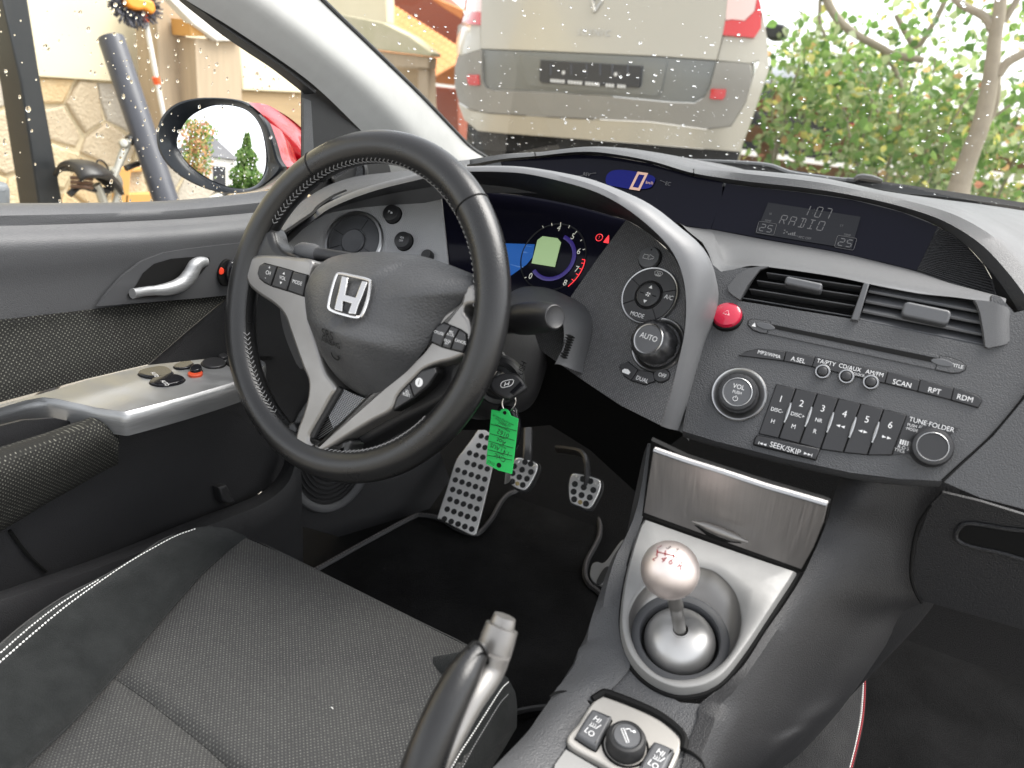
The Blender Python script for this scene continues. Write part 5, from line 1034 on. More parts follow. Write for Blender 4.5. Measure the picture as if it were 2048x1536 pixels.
pedal('brake_pedal', 'perforated aluminium brake pedal hanging right of the clutch', [(1330, 1150), (1345, 1080), (1375, 1055), (1470, 1070), (1560, 1098), (1581, 1130), (1572, 1190), (1540, 1260), (1505, 1318), (1470, 1332), (1410, 1310), (1352, 1285), (1335, 1240)], .50,
      [((1440, 1095), (1500, 1112), 2), ((1378, 1135), (1378, 1135), 1), ((1448, 1160), (1523, 1182), 2), ((1368, 1195), (1368, 1195), 1), ((1430, 1222), (1495, 1240), 2), ((1372, 1255), (1372, 1255), 1), ((1465, 1290), (1465, 1290), 1)], [((1400, 1085), 'alu'), ((1553, 1135), 'alu'), ((1420, 1278), 'brass')], [(K(12, (1475, 1000))[0], .02), (K(12, (1440, 900))[0], .05), (K(12, (1330, 870))[0], .10), (K(12, (1240, 860))[0], .14)])
fa = Fr(P1(K(16, (1700, 440))[0], SZ(.375)), (-.1, -.6, .79)); acc = thing('accelerator_pedal', 'grey accelerator pedal half hidden by the console', 'pedal', fa.o)
MB().prism([fa.px(q) for q in sm(K(16, (1662, 440), (1672, 375), (1700, 358), (1750, 355), (1850, 230), (1900, 300), (1760, 470), (1700, 485)), 2.5)], fa, -.004, .003, M['plate'], .001).build('tread_plate', acc)
MB().prism([fa.px(q) for q in sm(K(16, (1700, 470), (1740, 400), (1770, 390), (1740, 470), (1710, 490)), 2.5)], fa, .003, .005, M['stud'], .001).build('rubber_stud', acc)

# ---- driver's seat
seat = thing('driver_seat', 'black dotted cloth seat cushion with suede bolsters and white stitching', 'seat', (-.33, -.3, .33))
xs = lambda y: -.523 + (-.064 - y) * .343
def S_seat(x, y, z): return z - (.548 - .10 * (-.063 - y) - .5 * np.clip(y + .085, 0, 1) ** 2 * 60 * .02)
def edge_drop(outline, amt, wpx):
    o = dense(outline, 6)
    def f(px, V):
        V = V.copy(); d = np.array([np.min(np.hypot(o[:, 0] - p[0], o[:, 1] - p[1])) for p in px]); e = V - CAM; V = V + e / np.linalg.norm(e, axis=1)[:, None] * (amt * 1.15 * np.exp(-(d / wpx) ** 2 * 2.0))[:, None]; return V
    return f
fp_ = K(0, (492, 1076), (560, 1105), (700, 1175), (830, 1240), (935, 1293), (985, 1325), (1000, 1380), (960, 1470), (900, 1570), (860, 1640), (560, 1640)) + K(15, (1300, 1525), (1150, 1390), (1000, 1270), (850, 1150), (750, 1080), (640, 1005), (900, 700), (1150, 410), (1300, 280))
fcm = MB().patch(fp_, S_seat, M['seat'], 15, lift=edge_drop(fp_, .010, 26), thick=.03); fcm.build('front_cushion', seat, sharp=80)
rp_ = K(15, (640, 1008), (750, 1084), (850, 1154), (1000, 1274), (1150, 1394), (1300, 1530)) + K(0, (560, 1640), (520, 1700), (-80, 1700), (-40, 1640)) + K(15, (110, 1525), (400, 1265))
MB().patch(rp_, lambda x, y, z: S_seat(x, y, z) - .0, M['seat'], 15, lift=edge_drop(rp_, .010, 26), thick=.03).build('rear_cushion', seat, sharp=80)
S_bl = lambda x, y, z: z - (.546 + .52 * np.clip(xs(y) - x, 0, 1) - .10 * (-.063 - y) - 1.6 * np.clip(xs(y) - x - .03, 0, 1) ** 2)
bl_ = K(15, (1412, 212), (1300, 284), (1150, 414), (900, 700), (640, 1012), (400, 1272), (110, 1530)) + K(0, (-40, 1640), (-140, 1560), (-120, 1380)) + K(15, (0, 828), (200, 662), (400, 530), (600, 428), (800, 312), (950, 212), (1050, 175), (1120, 155), (1200, 148), (1300, 163))
blm = MB().patch(bl_, S_bl, M['suede'], 13, lift=edge_drop(bl_, .010, 18), thick=.05); blm.build('left_bolster', seat, sharp=80)
S_br = lambda x, y, z: z - (.560 - 1.3 * np.clip(x + .150, -.02, 1) ** 1 - .10 * (-.063 - y))
br_ = K(16, (960, 860), (1060, 935), (1130, 975), (1190, 1018), (1232, 1100), (1242, 1180), (1240, 1300), (1170, 1420), (1080, 1560), (1000, 1700), (700, 1800), (760, 1500), (1000, 1130))
brm = MB().patch(br_, S_br, M['suede'], 13, lift=edge_drop(br_, .006, 14), thick=.10); brm.build('right_bolster', seat, sharp=80)
def stitches(px, surf, n, mt, r, up=.0008):
    c = [q for q in hits(surf, cat(px, 60), .0006) if q is not None]; c = cat(c, 2 * n); m = MB()
    for k in range(0, 2 * n - 1, 2): m.tube([c[k], c[k] * .35 + c[k + 1] * .65 + np.array([0, 0, .0003]), c[k + 1]], r, M[mt], 4)
    return tag(m.build('stitching', seat), kind='stuff')
lift_z = lambda s, dz: (lambda x, y, z: s(x, y, z - dz))
stitches(K(15, (-150, 1050), (0, 922), (170, 775), (340, 632), (520, 498), (700, 375), (850, 285), (1000, 205), (1110, 165)), blm, 75, 'threadw', .0007)
stitches(K(15, (-150, 1000), (0, 872), (150, 740), (300, 622), (420, 540), (560, 455)), blm, 45, 'threadw', .0006)
stitches(K(16, (1192, 1042), (1150, 1085), (1060, 1225), (980, 1350), (920, 1440), (865, 1535), (800, 1640)), brm, 48, 'threadw', .0007)
stitches(K(16, (1190, 1112), (1140, 1170), (1060, 1300), (1000, 1400), (950, 1490), (880, 1620)), brm, 40, 'thread', .0006)
c0 = onto(K(0, (400, 1064), (492, 1076), (560, 1105), (700, 1175), (830, 1240), (935, 1293), (1000, 1345)), S_seat); c0 = c0 + (c0 - CAM) / np.linalg.norm(c0 - CAM, axis=1)[:, None] * .030
MB().loft([c0, c0 + np.array([0, .012, -.012]), c0 + np.array([0, .014, -.05]), c0 + np.array([0, -.01, -.16])], M['suede'], 40, 4).build('front_skirt', seat)
sd = onto(K(15, (-150, 980), (0, 828), (200, 662), (400, 530), (600, 428), (800, 312), (950, 212), (1120, 155), (1300, 163)), S_bl); sd = sd + (sd - CAM) / np.linalg.norm(sd - CAM, axis=1)[:, None] * .014
MB().loft([sd, sd + np.array([-.015, .004, -.015]), sd + np.array([-.02, .004, -.18])], M['suede'], 40, 4).build('left_skirt', seat)

g = random.Random(12)                                                                   # lint on the cushion
for (x_, y_) in ((664, 1416),):
    q = hits(fcm, [(x_, y_)], .0008)[0]
    if q is not None: t = g.uniform(0, 6.28); d = np.array((math.cos(t), math.sin(t), 0)) * g.uniform(.0008, .0018); MB().tube([q - d, q + np.array((0, 0, .0006)), q + d], .0004, M['threadw'], 4).build('lint', seat)
# ------------------------------------------------------------------ driver's door
door = thing('driver_door', 'grey driver door trim with dotted cloth, silver armrest and chrome handle', 'door', (-.72, 0, .35))
def dx(c, pts, x): return onto(K(c, *pts), SX(x))
rows = [dx(4, [(-260, 168), (0, 165), (400, 163), (800, 157), (1150, 138), (1600, 85), (1800, 40)], -.755), dx(4, [(-260, 178), (0, 176), (400, 174), (800, 168), (1150, 150), (1600, 98), (1800, 55)], -.738), dx(4, [(-260, 240), (0, 238), (400, 234), (800, 224), (1150, 202), (1600, 150), (1800, 110)], -.722),
        dx(4, [(-260, 300), (0, 297), (400, 290), (800, 280), (1150, 262), (1600, 215), (1800, 180)], -.722), dx(4, [(-260, 400), (0, 395), (400, 382), (800, 365), (1150, 340), (1600, 300), (1800, 270)], -.706),
        dx(4, [(-260, 520), (0, 510), (400, 485), (800, 455), (1150, 425), (1600, 380), (1800, 350)], -.706), dx(4, [(-260, 680), (0, 660), (400, 620), (800, 570), (1150, 540), (1600, 500), (1800, 470)], -.712), dx(4, [(-260, 880), (0, 852), (400, 805), (800, 755), (1150, 722), (1600, 690), (1800, 660)], -.716)]
MB().loft(rows, M['doorpl'], 50, 4).build('upper_trim', door)
# handle bezel, bowl, lever
S_hb = SX(-.7035)
MB().patch(K(4, (575, 768), (630, 690), (720, 590), (830, 505), (960, 455), (1100, 432), (1250, 415), (1450, 392), (1640, 372), (1640, 690), (1370, 700), (1150, 722), (900, 742)), S_hb, M['arch'] if False else mat('bezel_grey', (.05, .051, .054), .42), 13).build('handle_bezel', door)
bowl = K(4, (745, 700), (800, 640), (835, 575), (900, 520), (1000, 490), (1120, 480), (1225, 482), (1230, 505), (1190, 560), (1120, 640), (1060, 690), (900, 715), (760, 722))
MB().patch(bowl, SX(-.7025), M['gap'], 10, smooth=False, thick=0).build('handle_bowl', door)
lev = onto(K(4, (762, 690), (860, 680), (980, 668), (1060, 640), (1110, 590), (1140, 535), (1172, 512), (1208, 510)), SX(-.688)); lev[0] += np.array([.004, 0, 0])
MB().tube(lev, [.0062, .0058, .0062, .0082, .0095, .0100, .0092, .0060], M['armsil'], 14, n=40, flat=.85, up=(1, 0, 0)).build('door_handle', door)
flk = Fr(P1(K(4, (1320, 572))[0], SX(-.702)), (1, -.1, .05)); lk = [flk.px(q) for q in sm(K(4, (1270, 570), (1290, 515), (1330, 490), (1365, 520), (1372, 570), (1350, 630), (1305, 648), (1278, 620)), 2.5)]
ob = MB().prism(lk, flk, -.002, .004, M['gap'], .001).build('lock_bowl', door); lk2 = [flk.px(q) for q in sm(K(4, (1302, 560), (1322, 505), (1350, 500), (1366, 540), (1355, 600), (1320, 625)), 2.5)]; MB().prism(lk2, flk, .002, .011, M['black'], .005).build('lock_knob', ob)
MB().prism([flk.px(q) for q in sm(K(4, (1270, 562), (1280, 538), (1297, 548), (1296, 572), (1276, 580)), 2)], flk, .004, .005, mat('lock_red', (.7, .05, .02), .4), .0005).build('lock_flag', ob)
# cloth insert and smooth corner
MB().patch(K(4, (-260, 875), (0, 848), (400, 803), (800, 755), (1150, 722), (1345, 703), (1225, 800), (1100, 905), (980, 1010), (865, 1108), (500, 1195), (0, 1330), (-260, 1390)), lambda x, y, z: x + .713 - .25 * np.clip(.80 - z, 0, .05), M['doorcloth'], 14, thick=.003).build('cloth_insert', door)
MB().patch(K(4, (1350, 708), (1640, 690), (1700, 900), (1640, 1060), (1360, 1060), (870, 1112), (985, 1012), (1105, 907), (1230, 802)), SX(-.708), M['darkpl'], 14).build('corner_trim', door)
# armrest: silver top, lip, lower pad
ZA = .705
at_ = K(4, (-260, 1405), (0, 1342), (250, 1278), (500, 1202), (870, 1112), (1150, 1075), (1360, 1052), (1470, 1058), (1550, 1095), (1545, 1115), (1480, 1165), (1385, 1205), (1200, 1262), (1000, 1318), (760, 1378), (720, 1384), (690, 1380), (560, 1360), (440, 1332), (330, 1308), (250, 1300), (150, 1318), (0, 1362), (-260, 1450))
arm = MB().patch(at_, SZ(ZA), M['armsil'], 12, thick=.004).build('armrest_top', door)
lipo = K(4, (-260, 1450), (0, 1362), (150, 1318), (250, 1300), (330, 1308), (440, 1332), (560, 1360), (690, 1380), (722, 1384), (760, 1378), (1000, 1318), (1200, 1262), (1385, 1205), (1480, 1165), (1545, 1115), (1550, 1095))
l0 = dense(onto(lipo, SZ(ZA)), .006, False); n0 = np.array([.006, -.002, 0]); l0 = cat(onto(lipo, SZ(ZA)), 90)
MB().loft([l0, l0 + np.array([.004, -.002, -.004]), l0 + np.array([.005, -.003, -.012]), l0 + np.array([.002, -.001, -.030])], M['armsil'], 90, 3).build('armrest_lip', arm)
FA = Fr((0, 0, ZA), (0, 0, 1), (0, 1, 0))
def abtn(name, pts, mt, h, bev, extra=None, sub=4):
    p = [FA.px(q, 0) for q in sm(K(4, *pts), 2.5)]; m = MB().prism(grow(p, .0012), FA, -.002, .0005, M['gap']).prism(p, FA, -.001, h, M[mt], bev)
    if extra: extra(m)
    return m.build(name, arm)
def sym(c, s, t):
    def f(m):
        a, b = FA.px(K(4, c)[0], s[1]); m.text(t, FA, a, b, s[0], M['white'], s[1] + .0003, spin=-20)
    return f
abtn('window_switch', [(810, 1170), (850, 1145), (950, 1130), (1000, 1150), (1010, 1175), (960, 1190), (870, 1192)], 'black', .004, .002, sym((905, 1168), (.008, .004), 'AUTO'))
abtn('window_switch', [(878, 1222), (910, 1195), (1010, 1178), (1065, 1188), (1080, 1205), (1040, 1228), (940, 1240)], 'black', .004, .002, sym((965, 1218), (.008, .004), 'AUTO'))
abtn('window_lock_switch', [(1018, 1125), (1050, 1105), (1100, 1095), (1130, 1105), (1128, 1125), (1085, 1138), (1040, 1140)], 'black', .003, .0015)
def red_(m): p = [FA.px(q, 0) for q in sm(K(4, (1098, 1172), (1120, 1158), (1170, 1155), (1188, 1168), (1170, 1183), (1120, 1187)), 2.5)]; m.prism(p, FA, 0, .0035, mat('switch_red', (.5, .06, .02), .4), .001)
abtn('door_lock_switch', [(1112, 1160), (1130, 1140), (1165, 1135), (1183, 1150), (1170, 1168), (1130, 1172)], 'black', .008, .002, red_)
abtn('mirror_switch', [(1180, 1110), (1200, 1085), (1250, 1075), (1300, 1085), (1320, 1110), (1290, 1130), (1220, 1132)], 'btn', .003, .0015)
abtn('mirror_fold_switch', [(1278, 1068), (1300, 1052), (1328, 1062), (1325, 1078), (1295, 1082)], 'btn', .004, .0015)
abtn('mirror_side_switch', [(1325, 1100), (1345, 1080), (1370, 1090), (1372, 1112), (1345, 1120)], 'btn', .004, .0015)
pad_t = [(-200, 380), (0, 308), (230, 232), (400, 172), (500, 140), (612, 195)]
r0 = dx(14, pad_t, -.675); r1 = dx(14, [(-200, 440), (0, 380), (250, 290), (420, 220), (530, 200), (612, 250)], -.655); r2 = dx(14, [(-200, 600), (0, 530), (250, 430), (420, 350), (540, 290), (606, 330)], -.655); r3 = dx(14, [(-200, 800), (0, 722), (250, 575), (420, 480), (540, 410), (598, 385)], -.680); rb = dx(14, [(-200, 365), (0, 292), (230, 220), (400, 160), (500, 132), (612, 188)], -.70)
MB().loft([rb, r0, r1, r2, r3, r3 + np.array([-.03, 0, -.004])], M['doorcloth'], 40, 4).build('armrest_pad', door)
MB().patch(K(14, (-200, 250), (0, 185), (120, 155), (280, 145), (470, 185), (620, 205), (1240, 40), (1300, 60), (1330, 200), (1460, 380), (1400, 470), (1300, 550), (1000, 665), (500, 860), (0, 1040), (-200, 1110)), SX(-.712), M['darkpl'], 22).build('lower_trim', door)
pk_ = dx(14, [(50, 720), (130, 830), (200, 900), (235, 930)], -.709); MB().tube(pk_, .002, M['gap'], 6, n=14).build('pocket_seam', door)
fl_ = Fr(P1(K(14, (1135, 540))[0], SX(-.708)), (1, 0, .1)); MB().prism([fl_.px(q) for q in K(14, (1090, 490), (1135, 478), (1180, 565), (1150, 580), (1110, 560))], fl_, -.01, .012, M['rubber'], .004).build('pocket_clip', door)
MB().patch(K(0, (520, 560), (700, 540), (790, 700), (760, 900), (640, 1000), (540, 1010), (470, 880), (465, 760)), SX(-.718), M['darkpl'], 24).build('front_trim', door)
# ---- body parts round the cabin
body = thing('red_hatchback', 'red hatchback body with rain-speckled windscreen and pale pillar trim', 'car', (0, .2, 0))
s0 = dx(14, [(-200, 1110), (0, 1030), (500, 858), (1000, 660), (1300, 545), (1400, 470), (1452, 380), (1480, 250)], -.700); s1 = dx(14, [(-200, 1130), (0, 1052), (500, 882), (1000, 690), (1310, 570), (1425, 490), (1478, 400), (1500, 260)], -.672); s2 = dx(14, [(-200, 1175), (0, 1095), (500, 925), (1000, 735), (1330, 612), (1455, 525), (1510, 420), (1530, 270)], -.662)
MB().loft([s0, s1, s2, s2 + np.array([.004, 0, -.03]), s2 + np.array([.01, 0, -.30])], M['darkpl'], 50, 4).build('sill_trim', body)
# kick panel speaker
S_kp = SP(P1((665, 930), SX(-.68)), (.9, -.42, .1)); MB().patch(K(0, (560, 950), (585, 850), (640, 780), (760, 740), (860, 850), (900, 960), (850, 1030), (700, 1080), (560, 1040)), off(S_kp, .004), M['darkpl'], 22).build('kick_panel', body)
rp = [P1(q, S_kp) for q in sm(K(0, (578, 925), (586, 968), (610, 1003), (644, 1017), (680, 1008), (712, 978), (735, 935), (747, 885), (746, 835), (725, 790), (680, 775), (630, 800), (595, 850)), 5)]
spk = MB().tube(rp, .0085, M['doorpl'], 10, closed=True, flat=.7).build('speaker_ring', body)
c_ = np.mean(rp, 0); m = MB()
for k in range(1, 13): m.tube([c_ + (p - c_) * k / 13 for p in rp[::2]], .0014, M['rubber'], 4, closed=True)
tag(m.build('speaker_mesh', spk), kind='stuff')
MB().add([c_ + (p - c_) * .98 - np.array([.006, -.004, 0]) for p in rp], [tuple(range(len(rp)))], M['gap']).build('speaker_cone', spk)
# A pillar
S_ws = lambda x, y, z: z - (.985 - .38 * (y - (.92 - .30 * x * x)))
pr_ = onto(K(0, (575, -70), (641, 0), (737, 92), (839, 191), (908, 263), (942, 297), (975, 318)), S_ws)
S_pl = lambda x, y, z: x + .735 - .30 * (z - .97)
pl_ = onto(K(0, (262, -70), (372, 0), (478, 65), (615, 160), (700, 239), (745, 290), (790, 372)), S_pl)
pm2 = onto(K(0, (420, -70), (520, 0), (620, 75), (735, 172), (815, 252), (855, 305), (890, 360)), lambda x, y, z: x + .722 - .30 * (z - .97))
MB().loft([pl_, pl_ * .55 + pm2 * .45 + np.array([.002, 0, 0]), pm2, pm2 * .5 + pr_ * .5 + np.array([.003, -.002, 0]), pr_], M['pillar'], 40, 5).build('pillar_trim', body)
MB().tube(pr_ + np.array([0, .002, .002]), .0035, M['rubber'], 6, n=40).build('windscreen_seal', body)
sl0 = onto(K(1, (985, -80), (1045, 0), (1180, 110), (1300, 205), (1450, 308), (1600, 408), (1785, 552)), lambda x, y, z: S_pl(x, y, z) + .018)
sl1 = onto(K(1, (1010, -80), (1092, 0), (1240, 95), (1400, 195), (1560, 300), (1720, 415), (1850, 520)), lambda x, y, z: S_pl(x, y, z) + .006)
MB().loft([sl0, sl0 * .6 + sl1 * .4 + np.array([.012, 0, 0]), sl1, sl1 + np.array([.01, .01, .02])], M['rubber'], 40, 4).build('door_seal', body)
MB().patch(K(0, (606, 160), (628, 163), (702, 234), (750, 284), (778, 330), (790, 375), (743, 380), (700, 390), (640, 400), (606, 380)), SX(-.725), M['rubber'], 14).build('sail_panel', door)
MB().patch(K(0, (608, 196), (622, 202), (630, 340), (624, 372), (608, 380)), SX(-.722), M['doorpl'], 12).build('sail_edge', door)
ftw = Fr(P1(K(2, (280, 1000))[0], SX(-.70)), (.55, -.82, .15)); m = MB().lathe([(.030, -.02), (.030, .0), (.027, .003), (.024, .001), (.023, -.002)], ftw, M['rubber'], 40)
tw = m.build('tweeter', door); m = MB()
for a in range(-9, 10):
    for b in range(-9, 10):
        if math.hypot(a, b) * .0024 < .022: m.lathe([(.0009, 0), (.0001, .0002)], ftw.at(a * .0024 + (b % 2) * .0012, b * .0022, -.0006), M['gap'], 5)
m.lathe([(.0235, -.001), (.0001, -.0008)], ftw, M['doorpl'], 30); tag(m.build('tweeter_mesh', tw), kind='stuff')
MB().patch(K(2, (345, 970), (480, 950), (520, 1030), (440, 1045), (330, 1075), (230, 1090), (200, 1050)), SX(-.69), M['rubber'], 12).build('tweeter_pod', door)
# glass with rain
def drops(outline, surf, n, r0, r1, dens, outward, parent, seed):
    g = random.Random(seed); o = np.array(outline); x0, y0 = o.min(0); x1, y1 = o.max(0); px = []
    while len(px) < n:
        q = (g.uniform(max(x0, -20), min(x1, 2070)), g.uniform(max(y0, -20), y1))
        if inpoly(q, o) and g.random() < dens(q): px.append(q)
    P = onto(px, surf); e = 1e-4; m = MB()
    for p in P:
        nn = np.array([surf(*(p + np.eye(3)[k] * e)) - surf(*(p - np.eye(3)[k] * e)) for k in range(3)]); f = Fr(p, nn if nn @ outward > 0 else -nn)
        r = r0 + (r1 - r0) * g.random() ** 3; sy = g.uniform(.8, 1.5) if r > r0 * 1.8 else 1; h = r * g.uniform(.3, .5); ph = g.uniform(0, 6)
        rows = [[f.w(r * c * math.cos(t) * (1 + .18 * math.sin(2 * t + ph)), sy * r * c * math.sin(t) * (1 + .12 * math.sin(3 * t + ph)), h * s + .0003) for t in [2 * math.pi * k / 9 for k in range(9)]] for c, s in ((1, 0), (.93, .4), (.72, .75), (.38, .95), (.02, 1))]
        m.grid(rows, M['drop'], closed=True, face=False); m.add(rows[0][::-1], [tuple(range(9))], M['drop'])
    return tag(m.build('raindrops', parent), kind='stuff')
S_sg = lambda x, y, z: x + .765 - .16 * (z - .93)
sg_px = K(0, (-80, 430), (300, 425), (545, 400), (610, 380), (612, 190), (540, 135), (444, 68), (359, 0), (280, -70), (-80, -70))
sw = MB().patch(sg_px, S_sg, M['glass'], 60, thick=0).build('side_window', door)
drops(sg_px, S_sg, 380, .0006, .0028, lambda q: .35 + .65 * (q[0] > 200), np.array([-1, 0, 0]), sw, 3)
ws_px = K(0, (575, -70), (641, 0), (737, 92), (839, 191), (908, 263), (942, 297), (975, 318), (1080, 335), (1400, 370), (1700, 410), (2120, 470), (2120, -70))
ws = MB().patch(ws_px, S_ws, M['glass'], 60, thick=0).build('windscreen', body)
drops(ws_px, S_ws, 1000, .0006, .0030, lambda q: (.22 + .78 * max(0, min(1, (q[1] - 60) / 230)) ** 1.5) * (1.0 if q[0] < 1560 else .5), np.array([0, .4, .9]), ws, 5)
# scuttle, wiper
MB().patch(K(0, (1180, 318), (1290, 308), (1390, 320), (1510, 331), (1625, 346), (1700, 359), (1760, 362), (1830, 372), (2048, 405), (2120, 416), (2120, 480), (1800, 440), (1400, 380), (1180, 340)), lambda x, y, z: y - 1.0 - .4 * (z - 1.0), mat('cowl_plastic', (.045, .046, .048), .5, spots=(120, (.3, .3, .3), .05)), 30).build('cowl_panel', body)
gpx = onto(K(7, (880, 232), (1100, 248), (1300, 282), (1500, 300), (1750, 330), (2048, 372), (2150, 385)), SY(.9)); MB().tube(gpx, .006, M['gap'], 6, n=30).build('cowl_gap', body)
wip = thing('windscreen_wiper', 'dark grey wiper arm lying along the base of the windscreen', 'wiper', P1(K(7, (900, 180))[0], SY(.98)))
wpx = lambda p, y: onto(K(7, *p), SY(y))
MB().tube(wpx([(-250, 52), (0, 66), (250, 78), (480, 98), (620, 145), (800, 172), (980, 190)], .985), [.003, .006, .0075, .009, .0095, .0095, .009], M['rubber'] if False else mat('wiper_grey', (.07, .072, .076), .45), 8, n=40, flat=.6).build('wiper_arm', wip)
MB().tube(wpx([(960, 188), (1010, 195), (1040, 175), (1100, 178), (1180, 192)], .98), [.008, .010, .011, .010, .005], M['btn'], 8, n=20, flat=.8).build('wiper_joint', wip)
MB().tube(wpx([(-100, 92), (300, 130), (700, 165), (1000, 215)], .995), .0045, M['rubber'], 6, n=24).build('wiper_blade', wip)
# ------------------------------------------------------------------ wing mirror
FMi = Fr(P1((440, 288), SX(-.95)), (.44, -.89, .10)); wm = thing('wing_mirror', 'oval wing mirror in black bezel with wet red cover outside the window', 'wing mirror', FMi.o)
gp_ = np.array([FMi.px(q) for q in sm(K(1, (1032, 850), (1055, 760), (1115, 680), (1230, 622), (1350, 618), (1450, 652), (1520, 740), (1552, 880), (1545, 1000), (1500, 1078), (1420, 1103), (1300, 1080), (1180, 1020), (1090, 945)), 3)]); gcn = gp_.mean(0); RC = 1.25
gz = lambda q: -((q[0] - gcn[0]) ** 2 + (q[1] - gcn[1]) ** 2) / (2 * RC)
rows = [[FMi.w(*(gcn + (q - gcn) * k), gz(gcn + (q - gcn) * k)) for q in gp_] for k in np.linspace(1, .01, 26)]
mg = MB().grid(rows, M['mirror'], closed=True, face=False).add(rows[-1], [tuple(range(len(gp_)))], M['mirror']).build('mirror_glass', wm, sharp=180)
bz = np.array([FMi.px(q) for q in sm(K(1, (928, 810), (950, 700), (1020, 620), (1120, 582), (1250, 572), (1400, 585), (1490, 625), (1560, 700), (1605, 810), (1640, 930), (1670, 990), (1600, 1060), (1500, 1112), (1350, 1132), (1200, 1100), (1050, 1020), (960, 920)), 3)])
NN = 120; gpa = by_angle(gp_, gcn); bza = by_angle(bz, gcn); W_ = lambda p, h: [FMi.w(a, b, h) for a, b in p]
mm_ = lambda k: [tuple(q) for q in (np.array(gpa) * (1 - k) + np.array(bza) * k)]
MB().grid([W_(gpa, -.010), W_(mm_(.05), -.002), W_(mm_(.35), .006), W_(mm_(.8), .012), W_(mm_(.95), .010), W_(mm_(1.0), .003), W_(mm_(1.0), -.01)], mat('bezel_black', (.012, .015, .02), .3), closed=True, face=False).build('mirror_bezel', wm)
cc = bza.mean(0); sh = lambda k, dx_, h: [FMi.w(cc[0] + dx_ + (a - cc[0]) * k, cc[1] + (b - cc[1]) * k, h) for a, b in bza]
MB().grid([sh(1.0, 0, -.008), sh(1.0, .006, -.03), sh(.92, .016, -.06), sh(.7, .03, -.085), sh(.3, .035, -.10), sh(.01, .035, -.103)], M['redcar'], closed=True, face=False).build('mirror_cover', wm)
rc = onto(K(1, (1462, 600), (1560, 622), (1680, 700), (1790, 800)), SX(-.86)); 
r_a = onto(K(1, (1455, 598), (1560, 615), (1680, 700), (1775, 800), (1800, 900)), SX(-.90)); r_b = onto(K(1, (1545, 690), (1590, 760), (1650, 850), (1720, 920), (1800, 950)), SX(-.885)); r_c = onto(K(1, (1600, 830), (1620, 890), (1650, 950), (1710, 970), (1800, 962)), SX(-.90))
MB().loft([r_a + np.array([0, .03, -.01]), r_a, r_a * .5 + r_b * .5 + np.array([.008, -.008, .002]), r_b, r_c, r_c + np.array([0, .03, .0])], M['redcar'], 30, 5).build('cover_shoulder', wm)
MB().loft([onto(K(1, (1600, 840), (1640, 930), (1700, 985), (1800, 970)), SX(-.905)), onto(K(1, (1590, 960), (1620, 1010), (1690, 1010), (1800, 990)), SX(-.90)), onto(K(1, (1500, 1110), (1600, 1060), (1700, 1010), (1800, 1010)), SX(-.90))], M['rubber'], 20, 4).build('mirror_foot', wm)
# rain on the mirror
g = random.Random(9); m = MB()
for k in range(170):
    t = g.uniform(0, 6.28); r = math.sqrt(g.random()); q = gcn + r * .97 * (gpa[int(t / 6.2832 * NN) % NN] - gcn)
    if g.random() > .3 + .7 * (q[1] < gcn[1]): continue
    f = FMi.at(q[0], q[1], gz(q)); rr = g.uniform(.0007, .0018); m.lathe([(rr, 0), (rr * .85, rr * .3), (rr * .4, rr * .5), (.00003, rr * .55)], f, M['drop'], 8)
tag(m.build('raindrops', mg), kind='stuff')
